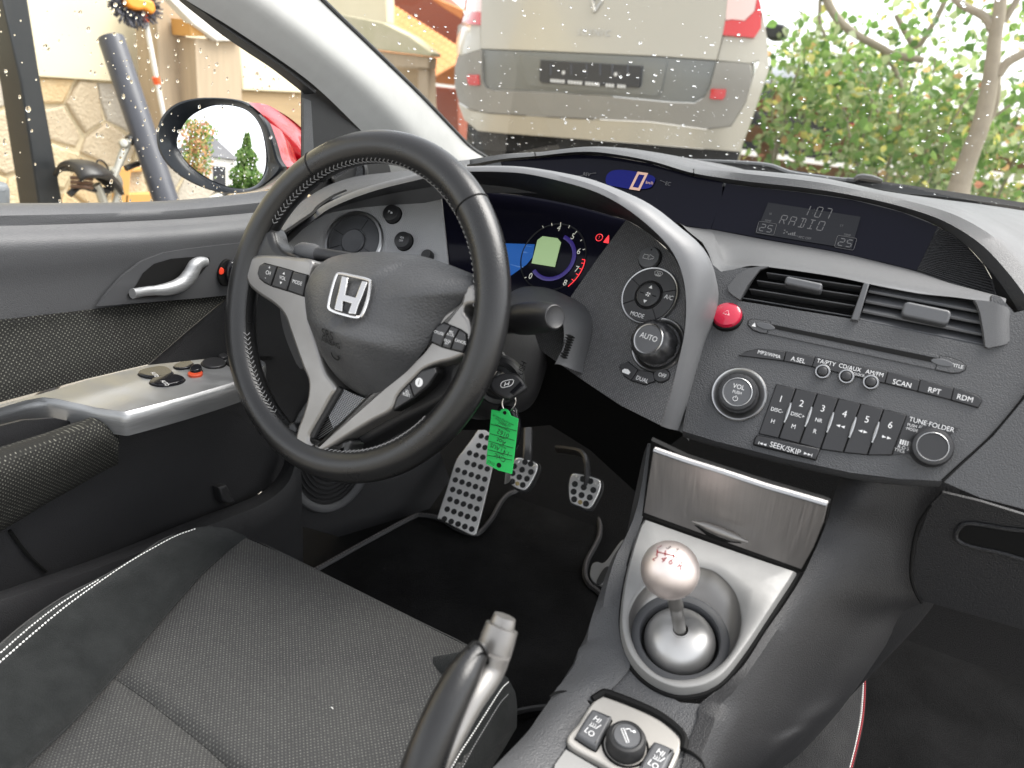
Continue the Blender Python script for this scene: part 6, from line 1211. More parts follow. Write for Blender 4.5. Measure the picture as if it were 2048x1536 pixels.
# ------------------------------------------------------------------ outside
def leafmat(name, c, tr=.5):
    m = bpy.data.materials.new(name); m.use_nodes = True; nt = m.node_tree; b = nt.nodes['Principled BSDF']; b.inputs['Base Color'].default_value = (*c, 1); b.inputs['Roughness'].default_value = .45
    t = nt.nodes.new('ShaderNodeBsdfTranslucent'); t.inputs[0].default_value = (*[min(1, q * 1.7) for q in c], 1); x = nt.nodes.new('ShaderNodeMixShader'); x.inputs[0].default_value = tr
    nt.links.new(b.outputs[0], x.inputs[1]); nt.links.new(t.outputs[0], x.inputs[2]); nt.links.new(x.outputs[0], nt.nodes['Material Output'].inputs[0]); return m
X = dict(siding=mat('cream_siding', (.78, .70, .50), .7, var=(3, (.72, .64, .45), .6)), mortar=mat('mortar', (.66, .56, .38), .95, grain=(60, .5, .01)),
         wood=mat('old_wood', (.46, .36, .25), .8, brush=((60, 60, 4), .4)), plank=mat('brown_plank', (.42, .30, .17), .8, brush=((60, 4, 60), .4)), white=mat('white_board', (.75, .72, .66), .7), orange=mat('orange_wood', (.62, .33, .10), .7),
         blackp=mat('black_post_paint', (.018, .02, .022), .4, var=(20, (.03, .03, .03), .5)), pipe=mat('grey_pipe', (.06, .062, .075), .35, var=(14, (.08, .08, .09), .5)), bristle=mat('grey_bristle', (.12, .12, .14), .9), orangep=mat('orange_plastic', (.85, .30, .03), .4), redp=mat('red_sleeve', (.8, .12, .03), .45), pole=mat('white_pole', (.8, .79, .76), .4),
         saddle=mat('saddle_black', (.016, .014, .013), .4), brown=mat('saddle_spring', (.12, .06, .03), .5), bikesil=mat('bike_silver', (.5, .48, .42), .35, metal=.6), van=mat('champagne_paint', (.43, .40, .335), .28, metal=.25, coat=.5), vanlow=mat('bumper_matte_shaded', (.25, .238, .213), .5, var=(6, (.22, .208, .188), .5)), vgrey=mat('tailgate_lower_shaded', (.18, .185, .178), .35, metal=.2),  # lower tailgate and matte bumper darkened in colour to carry their shade
         lampred=mat('lamp_red', (.55, .03, .03), .12, coat=1), lampclear=mat('lamp_clear', (.72, .50, .46), .12, coat=1), plateh=mat('plate_holder', (.035, .036, .04), .45), dark=mat('van_shade_and_tyre', (.012, .012, .013), .8),  # last one: near-black for the shade under the van, also its tyres
         tile=mat('clay_tile', (.60, .24, .075), .75, var=(12, (.5, .2, .07), .7)), redwall=mat('red_boards', (.30, .075, .035), .7, brush=((6, 60, 90), .3)), slab=mat('mossy_slab', (.55, .50, .36), .9, var=(5, (.42, .40, .24), .8)), bark=mat('bark', (.36, .31, .24), .85, brush=((50, 50, 7), .6), var=(14, (.27, .23, .18), .7)),
         ground=mat('paving', (.32, .30, .27), .9, grain=(9, .3, .02), var=(2, (.25, .24, .21), .6)), fence=mat('fence_brown', (.20, .10, .05), .8, brush=((4, 60, 60), .4)), lightcar=mat('grey_car', (.03, .032, .036), .25, coat=.6), roofg=mat('slate_roof', (.22, .22, .23), .8), wallw=mat('house_render', (.62, .6, .55), .8))
STONE = [mat('sandstone', c, .85, grain=(90, .5, .006), var=(9, d, .8)) for c, d in (((.60, .47, .27), (.5, .36, .18)), ((.66, .55, .36), (.55, .42, .25)), ((.52, .42, .29), (.60, .50, .36)), ((.55, .50, .42), (.45, .40, .33)), ((.62, .44, .24), (.66, .53, .33)))]
# ground: yard, raised lane where the van stands
m = MB(); ys = [-60, -20, -6, 1.6, 2.2, 2.7, 3.2, 6, 14, 40, 120]; zs = [0, 0, 0, 0, .06, .22, .36, .42, .45, .5, .5]
m.grid([[(x, y, z) for x in (-120, -40, -12, -4, -2, 0, 2, 6, 20, 120)] for y, z in zip(ys, zs)], X['ground']); tag(m.build('ground'), 'paved yard rising to the lane ahead', None, kind='structure')
# left house: stone plinth, siding, posts
WX = -2.8
house = thing('stone_house', 'cream sided house wall on a base of irregular sandstone blocks', 'house', (WX, 1.4, 0))
FH = Fr((WX, 0, 0), (1, 0, 0))                                                          # u = +y, v = z
FH.u = np.array([0., 1, 0]); FH.v = np.array([0., 0, 1])
MB().box(FH, -1.2, 2.55, 0, 2.6, -.25, -.012, X['mortar']).build('masonry_backing', house)
sgx = 2.46
MB().box(FH, -1.2, sgx, .965, 2.6, -.04, .015, X['siding'], .004).build('siding_board', house)
g = random.Random(4); seeds = []
for i in range(-1, 13):
    for j in range(0, 6): seeds.append((i * .20 + .10 * (j % 2) + g.uniform(-.07, .07), .18 + j * .145 + g.uniform(-.05, .05)))
def clip(poly, a, b, c):
    o = []
    for k in range(len(poly)):
        p, q = poly[k], poly[(k + 1) % len(poly)]; dp = a * p[0] + b * p[1] - c; dq = a * q[0] + b * q[1] - c
        if dp <= 0: o.append(p)
        if dp * dq < 0: t = dp / (dp - dq); o.append((p[0] + t * (q[0] - p[0]), p[1] + t * (q[1] - p[1])))
    return o
for i, s in enumerate(seeds):
    poly = [(s[0] - .4, s[1] - .4), (s[0] + .4, s[1] - .4), (s[0] + .4, s[1] + .4), (s[0] - .4, s[1] + .4)]
    for j, t in enumerate(seeds):
        if i != j and abs(t[0] - s[0]) < .8 and abs(t[1] - s[1]) < .8:
            a, b = t[0] - s[0], t[1] - s[1]; L = math.hypot(a, b); poly = clip(poly, a / L, b / L, (a * (s[0] + t[0]) / 2 + b * (s[1] + t[1]) / 2) / L - .006)
            if len(poly) < 3: break
    poly = clip(poly, 0, 1, .958) if len(poly) > 2 else poly
    if len(poly) > 2:
        d = np.array(poly); dd = dense(poly, .07); dd = dd + np.array([[g.uniform(-.006, .006), g.uniform(-.006, .006)] for _ in dd])
        MB().prism(dd, FH, -.06, g.uniform(-.004, .006), STONE[g.randrange(5)], .012).build('stone', house)
def quad_thing(name, label, cat_, c, pts, x, depth, mt, bev=.006, group=None):
    f = Fr((x, 0, 0), (1, 0, 0)); f.u = np.array([0., 1, 0]); f.v = np.array([0., 0, 1]); p = [f.px(q) for q in K(c, *pts)]
    o = MB().prism(p, f, -depth, 0, mt, bev).build(name); return tag(o, label, cat_, group)
quad_thing('timber_post', 'broad weathered timber post left of the mirror', 'post', 1, [(905, -60), (1040, -60), (1165, 600), (1180, 900), (1010, 900), (935, 500)], -2.6, .12, X['wood'])
quad_thing('timber_post', 'shorter pale timber post just above the mirror', 'post', 1, [(1142, 225), (1405, 240), (1425, 700), (1160, 700)], -2.5, .12, X['wood'])
quad_thing('gable_board', 'white sloping board above the timber posts', 'board', 1, [(960, -40), (1060, -40), (1180, 60), (1420, 240), (1270, 242), (1130, 140)], -2.47, .04, X['white'])
quad_thing('beam_end', 'orange beam end under the white board', 'beam', 1, [(1105, 115), (1215, 190), (1218, 212), (1115, 212)], -2.49, .1, X['orange'])
quad_thing('siding_panel', 'cream siding panel right of the timber posts', 'siding', 1, [(1400, 235), (1500, 240), (1900, 520), (1900, 550), (1420, 528)], -2.72, .03, X['siding'])
quad_thing('brown_planks', 'brown plank cladding below the cream panel by the mirror', 'cladding', 1, [(1405, 530), (1900, 552), (1950, 1000), (1400, 1000)], -2.74, .03, X['plank'])
quad_thing('steel_post', 'black square steel post leaning at the far left', 'post', 1, [(0, -60), (155, -60), (230, 420), (380, 1250), (235, 1250), (120, 480)], -2.25, .10, X['blackp'])
# leaning pipe
pa = P1(K(1, (650, 225))[0], SX(-2.3)); pb = P1(K(1, (1000, 1260))[0], SX(-2.05)); pp_ = Fr(pb, pa - pb); Lp = np.linalg.norm(pa - pb)
pipe = MB().lathe([(.040, -.5), (.040, Lp), (.038, Lp + .001), (.034, Lp), (.034, Lp - .25), (.0001, Lp - .25)], pp_, X['pipe'], 28).build('grey_pipe'); tag(pipe, 'dark grey plastic drain pipe leaning against the stone wall', 'pipe')
# wash brush on a pole
br = thing('wash_brush', 'orange wash brush with grey bristles on a white pole', 'brush', P1(K(1, (965, 700))[0], SX(-2.5)))
bx = lambda *p: [P1(q, SX(-2.5)) for q in K(1, *p)]
MB().tube(bx((830, 20), (850, 110), (905, 400), (935, 560), (975, 760), (1010, 960)), .0085, X['pole'], 10, n=24).build('pole', br)
MB().tube(bx((840, 85), (850, 130)), .013, X['redp'], 10).build('sleeve', br); MB().tube(bx((910, 450), (922, 490)), .013, X['redp'], 10).build('sleeve', br)
fb = Fr(bx((790, 30))[0], (1, -.2, .1)); MB().prism([fb.px(q) for q in sm(K(1, (720, 10), (745, -20), (800, -10), (870, 10), (890, 60), (870, 85), (830, 60), (790, 62), (740, 45)), 3)], fb, -.01, .03, X['orangep'], .008).build('brush_head', br)
m = MB(); g = random.Random(2)
for k in range(700):
    t = g.uniform(0, 6.28); r = g.uniform(.4, 1); a, b = fb.px(K(1, (795, 20))[0]); p = fb.w(a + .065 * r * math.cos(t), b + .045 * r * math.sin(t), -.02); q = fb.w(a + .092 * r * math.cos(t), b + .085 * r * math.sin(t) , -.01 + g.uniform(-.03, .03)); m.tube([p, q], .0028, X['bristle'], 4)
tag(m.build('bristles', br), kind='stuff')
# bicycle
bk = thing('bicycle', 'old bicycle with worn black sprung saddle leaning by the stone wall', 'bicycle', P1(K(1, (600, 1190))[0], SX(-2.15)) * np.array([1, 1, 0]))
bx = lambda x, *p: [P1(q, SX(x)) for q in K(1, *p)]
c = bx(-2.15, (400, 1010), (430, 985), (500, 985), (580, 1010), (640, 1060), (680, 1100)); rows = []
for k, p in enumerate(cat(c, 12)):
    w = np.interp(k / 11, [0, .25, .6, 1], [.055, .075, .035, .016]); rows.append([p + np.array([w * math.cos(t), 0, .012 * math.sin(t) - .02 * math.cos(t) ** 2]) for t in [math.pi * j / 10 for j in range(11)]])
MB().grid(rows, X['saddle'], face=False).build('saddle', bk, solid=.014)
for dz in (1035, 1060, 1085): MB().tube([p + np.array([.03 * math.sin(t), 0, 0]) for t, p in zip((0, 1, 2, 3.1), bx(-2.13, (415, dz + 5), (450, dz), (500, dz + 5), (530, dz + 15)))], .006, X['brown'], 6, n=12).build('saddle_spring', bk)
MB().tube(bx(-2.15, (405, 1140), (470, 1090), (560, 1110), (640, 1115)), .010, X['saddle'], 8, n=14).build('saddle_rail', bk)
MB().tube(bx(-2.15, (560, 1080), (590, 1140), (640, 1300)), .014, X['bikesil'], 12, n=8).build('seat_post', bk)
MB().tube(bx(-2.18, (745, 850), (700, 950), (660, 1060), (690, 1130), (670, 1260)), .012, X['bikesil'], 10, n=16).build('handlebar_stem', bk)
MB().tube(bx(-2.18, (640, 985), (690, 1040), (700, 1090), (670, 1200)), .010, X['bikesil'], 10, n=12).build('brake_lever', bk)
MB().tube(bx(-2.18, (680, 1000), (720, 880), (760, 820), (790, 800)), .011, X['bikesil'], 10, n=14).build('handlebar', bk)
MB().tube(bx(-2.18, (755, 825), (845, 758)), .017, X['saddle'], 12).build('grip', bk)
MB().tube(bx(-2.18, (735, 985), (800, 960), (850, 955)), .010, X['saddle'], 8).build('grip', bk)
fb = Fr(bx(-2.17, (725, 840))[0], (.8, -.5, .3)); MB().lathe([(.016, -.012), (.016, .0), (.011, .007), (.0001, .009)], fb, X['bikesil'], 20).build('bell', bk)
MB().tube(bx(-2.17, (560, 1000), (570, 940), (610, 950), (640, 1010), (640, 1100), (610, 1180)), .003, X['saddle'], 6, n=24).build('cable', bk)
wz = .33
for yc in (bk.location.y - .42, bk.location.y + .62):
    fw_ = Fr((-2.17, yc, wz), (1, 0, 0)); m = MB().tube([fw_.w(.33 * math.cos(t), .33 * math.sin(t), 0) for t in [2 * math.pi * k / 40 for k in range(40)]], .018, X['saddle'], 8, closed=True)
    for k in range(14): t = 2 * math.pi * k / 14; m.tube([fw_.w(0, 0, 0), fw_.w(.32 * math.cos(t), .32 * math.sin(t), 0)], .0015, X['bikesil'], 4)
    m.build('wheel', bk)
b0_ = np.array([-2.16, bk.location.y, 0]); MB().tube([b0_ + np.array([0, -.42, .33]), b0_ + np.array([0, -.05, .30]), b0_ + np.array([0, .45, .62]), b0_ + np.array([0, .62, .33])], .016, X['bikesil'], 10, n=20).build('frame', bk)
# wooden crate and grey bin under the window line
fcr = Fr((-2.4, 0, 0), (1, 0, 0)); fcr.u = np.array([0., 1, 0]); fcr.v = np.array([0., 0, 1]); ct = thing('wooden_crate', 'orange wooden crate behind the bicycle handlebar', 'crate', P1(K(1, (800, 1180))[0], SX(-2.4)))
for pts in ([(700, 985), (770, 980), (745, 1260), (680, 1260)], [(735, 1135), (920, 1130), (935, 1260), (725, 1260)], [(770, 985), (850, 975), (870, 1000), (765, 1010)]): MB().prism([fcr.px(q) for q in K(1, *pts)], fcr, -.03, .0, X['orange'], .004).build('slat', ct)
MB().prism([fcr.px(q) for q in K(1, (765, 1005), (860, 1000), (900, 1140), (740, 1140))], fcr, -.08, -.03, STONE[2], .004).build('back_board', ct)
quad_thing('grey_bin', 'pale grey bin corner at the far left window edge', 'bin', 1, [(-80, 1065), (60, 1075), (78, 1110), (80, 1260), (-80, 1260)], -1.9, .2, mat('bin_grey', (.14, .15, .16), .5), .02)

# ---- silver van ahead
VC, VY = -1.68, 3.5
def S_van(x, y, z): s = np.clip((x - VC) / 1.04, -1.3, 1.3); return y - (VY + .25 * np.abs(s) ** 6 + .30 * np.clip(z - 1.27, 0, 1) + .05 * np.clip((1.27 - z) / .1, 0, 1) * 0)
van = thing('parked_van', 'champagne silver family van parked nose away in front of the windscreen', 'car', (VC, VY + .6, .40))
vp = lambda nm, pts, mt, dy=0, step=24, th=.02, smooth=False: MB().patch(pts, off(S_van, dy), X[mt], step, thick=th, smooth=smooth).build(nm, van)
up = vp('tailgate', K(2, (1068, -260), (1062, 0), (1058, 100), (1057, 284), (1400, 296), (2048, 325)) + K(3, (0, 303), (362, 328), (400, 180), (432, 0), (470, -240)), 'van', -.012)
vp('tailgate_lower_shaded', K(2, (1058, 291), (1400, 303), (2048, 332)) + K(3, (0, 310), (360, 335), (325, 470), (300, 525), (240, 560), (120, 556), (0, 545)) + K(2, (1700, 550), (1400, 535), (1130, 524), (1085, 508), (1066, 470)), 'vgrey', -.008)
vp('plate_recess', K(2, (1285, 322), (1500, 330), (2048, 362)) + K(3, (90, 337), (92, 350), (60, 500), (40, 525)) + K(2, (1400, 510), (1330, 500), (1310, 420)), 'vgrey', -.016, 18, .01, False)
Fpl = frame_on(K(2, (1700, 425))[0], off(S_van, -.024)); pq = [Fpl.px(q) for q in K(2, (1410, 350), (2003, 385), (1992, 500), (1980, 512), (1420, 485), (1402, 470))]
pln = MB().prism(pq, Fpl, -.01, .008, X['plateh'], .003); 
for p in ((1545, 425), (1850, 435)): a, b = Fpl.px(K(2, p)[0]); pln.lathe([(.010, .0085), (.0001, .010)], Fpl.at(a, b), M['white'], 12)
for k in range(26):
    if k in (5, 11, 17, 18, 22): continue
    q0 = np.array((1470 + k * 17, 462 + k * 1.4)); pln.prism([Fpl.px(q) for q in K(2, tuple(q0), tuple(q0 + (13, 1)), tuple(q0 + (13, 20)), tuple(q0 + (0, 19)))], Fpl, .008, .0092, M['white'])
for x_ in (1470, 1590, 1680, 1760, 1830, 1920):
    pln.tube([Fpl.w(*Fpl.px(K(2, (x_, 375))[0]), .0085), Fpl.w(*Fpl.px(K(2, (x_, 440))[0]), .0085)], .004, X['pipe'], 4)
pln.build('plate_holder', van)
vp('rear_bumper', K(2, (1062, 470), (1066, 478), (1085, 514), (1130, 530), (1400, 541), (1700, 556)) + K(3, (0, 551), (120, 562), (245, 566), (300, 532), (330, 470), (365, 338), (440, 340), (545, 350), (560, 420), (520, 560), (440, 690), (300, 705), (0, 665)) + K(2, (1500, 685), (1100, 660), (1000, 640), (930, 600), (905, 500), (905, 400), (920, 330), (1057, 292)), 'vanlow', -.03, 22, .03)
vp('bumper_skirt', K(2, (925, 602), (1000, 645), (1100, 665), (1500, 690)) + K(3, (0, 670), (300, 710), (445, 692), (525, 562), (565, 420), (600, 330), (650, 380), (560, 640), (490, 830), (300, 815), (0, 790)) + K(2, (1600, 810), (1200, 780), (1040, 765), (960, 700)), 'van', -.02, 24, .03)
vp('underside_shade', K(2, (980, 740), (1200, 780), (1600, 812)) + K(3, (0, 792), (300, 818), (490, 832), (470, 900), (0, 900)) + K(2, (1040, 870)), 'dark', .1, 30, .02)  # dark sheet painted for the shade below the bumper
vp('quarter_panel', K(2, (925, 150), (940, 140), (1054, 147), (1056, 288), (922, 326), (912, 280)), 'van', .0, 20, .02)
vp('quarter_panel', K(3, (404, 192), (570, 208), (606, 155), (615, 60), (640, 200), (652, 380), (600, 330), (545, 346), (440, 336), (370, 330)), 'van', .0, 20, .02)
tl = vp('tail_lamp', K(2, (955, 62), (1056, 68), (1052, 145), (942, 138)), 'lampred', -.015, 14, .03); vp('lamp_lens', K(2, (985, -120), (1066, -120), (1058, 64), (957, 58)), 'lampclear', -.014, 14, .03)
tr_ = vp('tail_lamp', K(3, (412, 115), (450, 108), (520, 115), (575, 60), (590, -40), (610, 40), (608, 150), (572, 205), (398, 190)), 'lampred', -.015, 14, .03); vp('lamp_lens', K(3, (435, -140), (590, -140), (588, -30), (572, 58), (518, 112), (450, 105), (415, 110)), 'lampclear', -.014, 14, .03)
for pts in (K(2, (976, 437), (1040, 437), (1046, 495), (1035, 500), (990, 498), (978, 480)), K(3, (335, 486), (418, 489), (412, 525), (398, 546), (326, 541))): MB().patch(pts, off(S_van, -.042), X['lampred'], 12, thick=.012).build('reflector', van)
for t_, p in zip('SCENIC', ((1632, 190), (1668, 190), (1703, 192), (1738, 193), (1770, 194), (1802, 196))):
    f = frame_on(K(2, p)[0], off(S_van, -.016)); MB().text(t_, f, 0, 0, .052, mat('badge_chrome', (.5, .49, .47), .3, metal=.8) if t_ == 'S' else bpy.data.materials['badge_chrome'], .002, sx=1.1).build('badge_letter', van)
f = frame_on(K(2, (1738, 5))[0], off(S_van, -.018)); m = MB(); bm_ = bpy.data.materials['badge_chrome']
for a, b in (((0, .06), (.028, 0)), ((.028, 0), (0, -.06)), ((0, -.06), (-.028, 0)), ((-.028, 0), (0, .06))): m.tube([f.w(*a), f.w(*b)], .008, bm_, 6)
m.build('badge_diamond', van)
vm = Fr(P1(K(3, (695, 172))[0], SY(4.9)), (0, -1, 0)); MB().prism([vm.px(q) for q in sm(K(3, (640, 132), (735, 135), (738, 190), (715, 212), (650, 215), (630, 180)), 4)], vm, -.12, .0, X['plateh'], .02).build('van_mirror', van)
# body and wheels of the van, mostly out of sight
m = MB(); rows = []
for y, w_, z0_, z1_ in ((VY + .28, .88, .72, 1.95), (VY + .9, .9, .62, 2.05), (VY + 2.6, .9, .62, 2.0), (VY + 3.6, .86, .62, 1.45), (VY + 4.2, .7, .65, 1.2)):
    rows.append([(VC - (y - VY) * .22 + w_ * a, y, z0_ + (z1_ - z0_) * b) for a, b in ((-1, 0), (-1.0, .45), (-.92, .75), (-.72, .98), (0, 1.02), (.72, .98), (.92, .75), (1.0, .45), (1, 0))])
m.grid(rows, X['van'], face=False); m.build('shell', van)
for sx_ in (-.78, .78):
    for yy in (VY + .75, VY + 3.4): MB().lathe([(.20, -.09), (.31, -.1), (.32, 0), (.31, .1), (.20, .09), (.17, .05), (.0001, .05)], Fr((VC + sx_ - (yy - VY) * .22, yy, .72), (1, .22, 0)), X['dark'], 28).build('wheel', van)
# ---- stone slab roof, red house with tiled roof at the left of the van
def yquad(name, label, cat_, c, pts, y, depth, mt, parent=None, bev=.01):
    f = Fr((0, y, 0), (0, -1, 0)); o = MB().prism([f.px(q) for q in K(c, *pts)], f, -depth, 0, X[mt], bev).build(name, parent)
    return tag(o, label, cat_) if parent is None else o
out = thing('garden_shed', 'pale rendered shed with a mossy slab roof left of the van', 'shed', P1(K(2, (600, 700))[0], SY(4.2)))
yquad('wall', None, None, 2, [(60, -60), (505, -60), (505, 130), (480, 150), (250, 110), (100, 0)], 4.6, .1, 'siding', out)
yquad('roof_slab', None, None, 2, [(240, 85), (480, 130), (640, 210), (770, 310), (765, 330), (520, 300), (440, 290), (330, 200)], 4.2, .12, 'slab', out)
yquad('lintel', None, None, 2, [(430, 292), (520, 305), (755, 332), (750, 400), (600, 395), (500, 380)], 4.25, .1, 'wood', out)
yquad('post', None, None, 2, [(690, 400), (748, 402), (752, 600), (800, 900), (700, 900), (690, 600)], 4.3, .1, 'wood', out)
yquad('doorway', None, None, 2, [(480, 380), (690, 400), (690, 900), (600, 900)], 4.5, .1, 'plank', out)
rh = thing('red_house', 'dark red timber house with orange clay tiled roof behind the shed', 'house', P1(K(2, (800, 600))[0], SY(6.5)))
yquad('gable_wall', None, None, 2, [(500, -100), (720, -100), (960, 110), (940, 330), (780, 260), (640, 150), (505, 60)], 7.0, .3, 'redwall', rh)
yquad('lower_wall', None, None, 2, [(740, 500), (920, 520), (930, 900), (740, 900)], 6.6, .3, 'redwall', rh)
yquad('verge_board', None, None, 2, [(720, -40), (960, 60), (960, 120), (860, 60), (760, -10)], 6.6, .1, 'tile', rh)
ftl = Fr((0, 6.3, 0), (0, -1, 0)); 
for r_ in range(9):
    for k in range(18):
        t = k / 17; p0_ = np.array((505, 62)); p1_ = np.array((940, 345)); e = p0_ * (1 - t) + p1_ * t + np.array((0, r_ * 27 + 12)); 
        if e[1] > 500 or e[0] < 505: continue
        a, b = ftl.px(K(2, tuple(e))[0]); w_ = .075
        rows = [[np.array((a + w_ * .5 * math.cos(q), 6.3 - r_ * .12 + dy_, b + .035 * math.sin(q) + dz_)) for q in [math.pi * j / 6 for j in range(7)]] for dy_, dz_ in ((-.07, -.03), (.10, .05))]
        MB().grid(rows, X['tile'], face=False).build('roof_tile', rh, solid=.012)
yquad('roof_deck', None, None, 2, [(505, 80), (945, 360), (930, 505), (740, 480), (640, 330), (505, 200)], 6.45, .05, 'tile', rh)
# ---- fence, dark car beyond
fen = thing('garden_fence', 'brown horizontal board fence behind the shrubs right of the van', 'fence', (-.6, 6.6, .45))
for a, b in ((.62, .74), (.86, 1.0), (1.12, 1.22)): MB().box(Fr((0, 6.6, 0), (0, -1, 0)), -1.5, 4.5, a, b, -.03, 0, X['fence'], .004).build('fence_board', fen)
for x_ in (-1.25, .2, 1.7, 3.2): MB().box(Fr((0, 6.64, 0), (0, -1, 0)), x_ - .05, x_ + .05, .45, 1.35, -.04, 0, X['fence'], .006).build('fence_post', fen)
dc = thing('dark_car', 'dark car mostly hidden between the van and the shrubs', 'car', (-1.35, 9.5, .5))
m = MB(); rows = [[(-1.35 + .85 * a * w_, y_, .7 + b * h_) for a, b in ((-1, 0), (-1, .55), (-.8, .95), (0, 1.0), (.8, .95), (1, .55), (1, 0))] for y_, w_, h_ in ((8.6, .95, .5), (8.7, 1, .75), (9.4, 1, 1.0), (11, 1, 1.0), (12, .95, .6))]
m.grid(rows, X['lightcar'], face=False).add(rows[0], [tuple(range(7))], X['lightcar']); m.build('shell', dc); MB().box(Fr((-1.35, 8.58, 0), (0, -1, 0)), .55, .78, .95, 1.1, -.02, .02, X['lampred'], .01).build('tail_lamp', dc); MB().box(Fr((-1.35, 8.58, 0), (0, -1, 0)), -.3, .3, .88, .98, -.02, .02, X['white'], .005).build('number_plate', dc)
# ---- trees and shrubs on the right
LEAF = [leafmat('leaf_' + n_, c) for n_, c in (('green', (.13, .23, .06)), ('mid', (.20, .30, .09)), ('pale', (.33, .38, .20)), ('yellow', (.52, .48, .15)), ('orange', (.52, .32, .16)), ('red', (.42, .19, .13)), ('dark', (.08, .15, .04)))]
def leaf_geo(g, p, s):
    n = np.array((g.gauss(0, 1), g.gauss(0, 1) - .8, g.gauss(0, 1) + .5)); n /= np.linalg.norm(n); a = np.array((g.gauss(0, 1), g.gauss(0, 1), g.gauss(0, 1) - .8)); a -= n * (a @ n); a /= np.linalg.norm(a) + 1e-9; b = np.cross(n, a)
    w = s * g.uniform(.32, .45); q = n * s * .10
    return [p - a * s * .5, p - a * s * .12 + b * w + q, p + a * s * .22 + b * w * .75 + q, p + a * s * .55, p + a * s * .22 - b * w * .75 + q, p - a * s * .12 - b * w + q], [(0, 1, 2, 3), (0, 3, 4, 5)]
def pick(g, w): return g.choices(range(7), w)[0]
def crown(name, parent, n, sample, size, w, seed):
    g = random.Random(seed); m = MB()
    for k in range(n):
        v, f = leaf_geo(g, np.array(sample(g)), g.uniform(*size)); m.add(v, f, LEAF[pick(g, w)])
    return tag(m.build(name, parent, sharp=180), kind='stuff')
tree = thing('young_tree', 'slender grey-barked tree with sparse autumn leaves at the right', 'tree', P1(K(3, (1690, 1300))[0], SY(4.4)))
tp = lambda y, *p: [P1(q, SY(y)) for q in K(3, *p)]
MB().tube(tp(4.4, (1670, 1250), (1690, 1040), (1750, 850), (1810, 690), (1862, 450), (1890, 200), (1915, 50), (1930, -140)), [.075, .062, .050, .046, .042, .036, .032, .028], X['bark'], 14, n=40).build('trunk', tree)
for y_, pts, r_ in ((4.4, [(1905, 410), (1960, 340), (2050, 290), (2200, 200)], (.026, .018)), (4.4, [(1880, 170), (1830, 90), (1700, 20), (1600, -80)], (.024, .016)), (4.5, [(1900, 390), (1890, 560), (1840, 680)], (.02, .024)), (4.45, [(1935, 120), (2010, 0), (2060, -100)], (.02, .014)),
                    (5.0, [(950, -40), (1010, 80), (1100, 170), (1260, 260), (1340, 300), (1500, 330)], (.028, .02)), (5.0, [(1350, 80), (1400, 180), (1460, 260), (1520, 180), (1590, 60), (1640, -60)], (.018, .016)), (5.1, [(1260, 260), (1330, 360), (1380, 480)], (.018, .012)), (4.8, [(1880, 640), (2000, 560), (2100, 520)], (.008, .006)), (4.9, [(1000, 470), (1060, 600), (1100, 760)], (.007, .006)), (5.0, [(1150, 370), (1180, 480), (1250, 620)], (.010, .007)), (5.0, [(930, 0), (930, 120), (960, 200)], (.012, .01)), (4.9, [(1560, 900), (1500, 1040), (1460, 1200)], (.012, .012)), (4.9, [(1600, 880), (1640, 700), (1780, 480)], (.008, .006))):
    MB().tube(tp(y_, *pts), list(r_), X['bark'], 8, n=16).build('branch', tree)
def px_sample(x0, x1, y0, y1, Y0, Y1, keep):
    def f(g):
        while True:
            q = (g.uniform(x0, x1), g.uniform(y0, y1))
            if g.random() < keep(q): break
        return P1(q, SY(g.uniform(Y0, Y1)))
    return f
def P1(px, f):                                                                          # quick form for planes
    return onto([px], f)[0]
def fast_cloud(g, n, x0, x1, z0, z1, Y0, Y1, clumps, spread):
    cs = [(g.uniform(x0, x1), g.uniform(Y0, Y1), g.uniform(z0, z1)) for _ in range(clumps)]
    return lambda gg: (lambda c: (c[0] + gg.gauss(0, spread), c[1] + gg.gauss(0, spread * .7), c[2] + gg.gauss(0, spread * .8)))(gg.choice(cs))
g = random.Random(21)
crown('crown', tree, 1500, fast_cloud(g, 0, -.75, 2.2, 1.25, 2.6, 4.6, 5.4, 60, .13), (.04, .08), (5, 5, 5, 1.8, .4, .05, 1), 31)
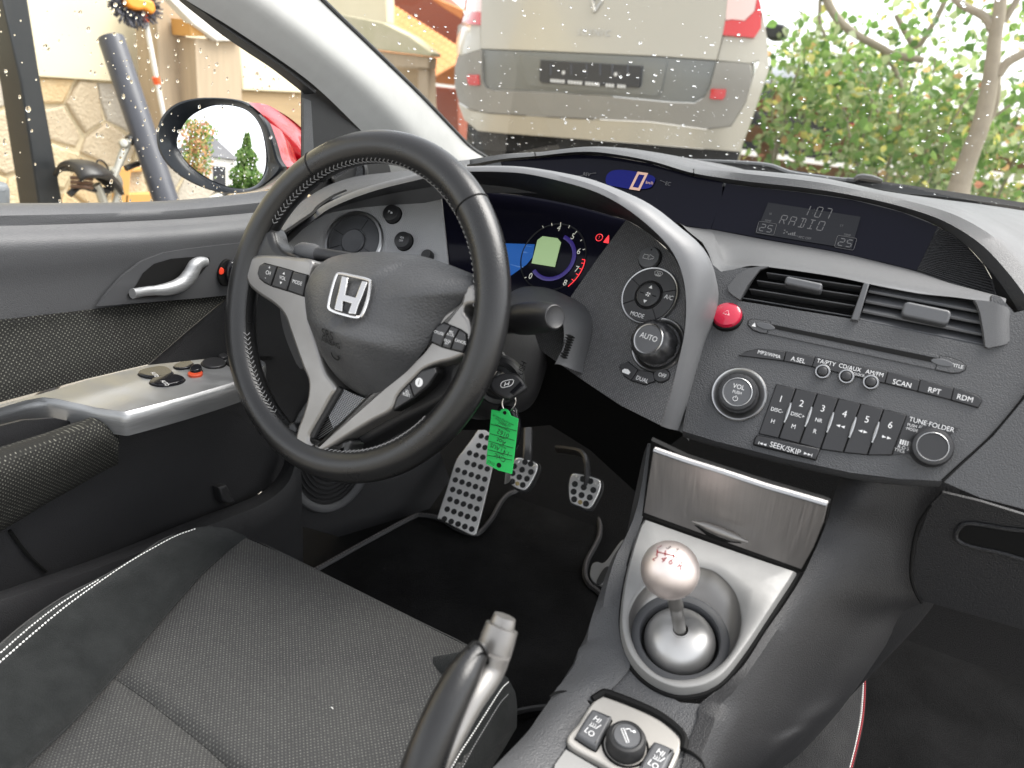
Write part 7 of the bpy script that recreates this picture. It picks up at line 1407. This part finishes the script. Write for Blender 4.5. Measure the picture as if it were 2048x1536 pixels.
for i, (x0, x1, z0, z1, n, w, lab) in enumerate(((-.98, -.2, .85, 1.6, 2400, (5, 6, 4, 1.6, .4, .08, 2), 'dense green shrub with yellow leaves touching the van side'), (-.25, .75, .55, 1.35, 2800, (4, 5, 6, 1.6, .6, .2, 1), 'pale green shrub with orange leaves below the slender tree'), (.7, 2.4, .5, 1.4, 2600, (3, 4, 5, 1.2, .9, .5, 1), 'reddish autumn shrub at the far right behind the dash'))):
    sh_ = thing('autumn_shrub', lab, 'shrub', ((x0 + x1) / 2, 5.3, .43), 'shrubs along the fence')
    crown('crown', sh_, n, fast_cloud(g, 0, x0, x1, z0, z1, 4.75, 6.2, 70, .12), (.035, .075), w, 40 + i)
    for k in range(7): b_ = np.array((g.uniform(x0, x1), g.uniform(5, 5.8), .43)); MB().tube([b_, b_ + np.array((g.uniform(-.1, .1), 0, .5)), b_ + np.array((g.uniform(-.25, .25), 0, 1.1))], [.014, .010, .005], X['bark'], 6, n=10).build('stem', sh_)
    gl = random.Random(60 + i); src = {}
    for k in range(48):                                                                 # the nearest leaves one by one
        ci = pick(gl, w)
        if ci not in src: v, f = leaf_geo(gl, np.zeros(3), .07); me = bpy.data.meshes.new('leaf'); me.from_pydata([tuple(q) for q in v], [], f); me.materials.append(LEAF[ci]); src[ci] = me
        o = bpy.data.objects.new('leaf', src[ci]); col.objects.link(o); o.parent = sh_; o.location = (gl.uniform(x0, x1) - (x0 + x1) / 2, gl.uniform(4.45, 4.75) - 5.3, gl.uniform(z0 + .1, z1 + .1) - .43); o.rotation_euler = [gl.uniform(0, 6.28) for _ in range(3)]
# ---- what the wing mirror shows: conifer, orange shrub and a roof behind the car
def mirror_dir(px):
    d = rays([px])[0]; d = d / np.linalg.norm(d); a, b = FMi.px(px); n = FMi.n + FMi.u * (a - gcn[0]) / RC + FMi.v * (b - gcn[1]) / RC; n /= np.linalg.norm(n); p = FMi.w(a, b); return p, d - 2 * (d @ n) * n
def mir(c, pt, y): p, d = mirror_dir(K(c, pt)[0]); t = (y - p[1]) / d[1]; return p + d * t
Yb = -9.0
tip = mir(1, (1412, 770), Yb); bas = mir(1, (1440, 1080), Yb); wl_ = abs(mir(1, (1370, 1040), Yb)[0] - mir(1, (1500, 1040), Yb)[0]) / 2
cf = thing('conifer_tree', 'pointed green conifer seen in the wing mirror', 'tree', (bas[0], Yb, 0)); H_ = tip[2]
MB().tube([(bas[0], Yb, 0), (bas[0], Yb, H_ * .95)], [.10, .02], X['bark'], 8, n=8).build('trunk', cf)
def cone_s(gg): t = gg.random() ** .7; r = (1 - t) ** .8 * 0; z = H_ * (.02 + .97 * (1 - (1 - gg.random()) ** 1)); k = (1 - z / H_); a = gg.uniform(0, 6.28); rr = k * max(wl_ * 1.9, .9) * math.sqrt(gg.random()) * (1 + .25 * math.sin(z * 9)); return (bas[0] + rr * math.cos(a), Yb + rr * math.sin(a), z)
crown('crown', cf, 3000, cone_s, (.10, .2), (6, 5, 1, .2, 0, 0, 3), 71)
os_ = mir(1, (1150, 900), -5.5); o0 = mir(1, (1060, 900), -5.5); o1 = mir(1, (1250, 900), -5.5); oz = mir(1, (1130, 715), -5.5)[2]
osr = thing('orange_shrub', 'orange and green shrub seen at the left of the wing mirror', 'shrub', (os_[0], -5.5, 0)); ow = abs(o1[0] - o0[0]) / 2
crown('crown', osr, 2600, lambda gg: (os_[0] + gg.gauss(0, ow * .42), -5.5 + gg.gauss(0, .3), oz * gg.random() ** .8), (.05, .10), (3, 3, 1, 1, 6, 2.5, 1), 72)
MB().tube([(os_[0], -5.5, 0), (os_[0], -5.5, oz * .8)], [.04, .01], X['bark'], 6).build('stem', osr)
h0 = mir(1, (1215, 775), -16); h1 = mir(1, (1345, 905), -16); hb_ = thing('far_house', 'grey roofed house in the background of the wing mirror', 'house', (h0[0], -18, 0))
hx_ = h0[0]; hw = abs(h1[0] - h0[0]) * 1.0 + .5; hz1 = h0[2]; hz0 = h1[2] - .3
def gable(y): return [(hx_ - hw, y, hz0), (hx_, y, hz1), (hx_ + hw, y, hz0)]
a, b = gable(-16), gable(-22); MB().add(a + b, [(0, 1, 4, 3), (1, 2, 5, 4), (0, 2, 1)], X['roofg']).build('roof', hb_, solid=.1); MB().box(Fr((hx_, -16.1, 0), (0, 1, 0)), -hw * .9, hw * .9, 0, hz0, -5.5, 0, X['wallw'], .02).build('wall', hb_)
for s_ in (-.4, .4): MB().box(Fr((hx_, -16.1, 0), (0, 1, 0)), s_ * hw - .4, s_ * hw + .4, hz0 - 1.6, hz0 - .5, 0, .03, X['plateh'], .01).build('window', hb_)
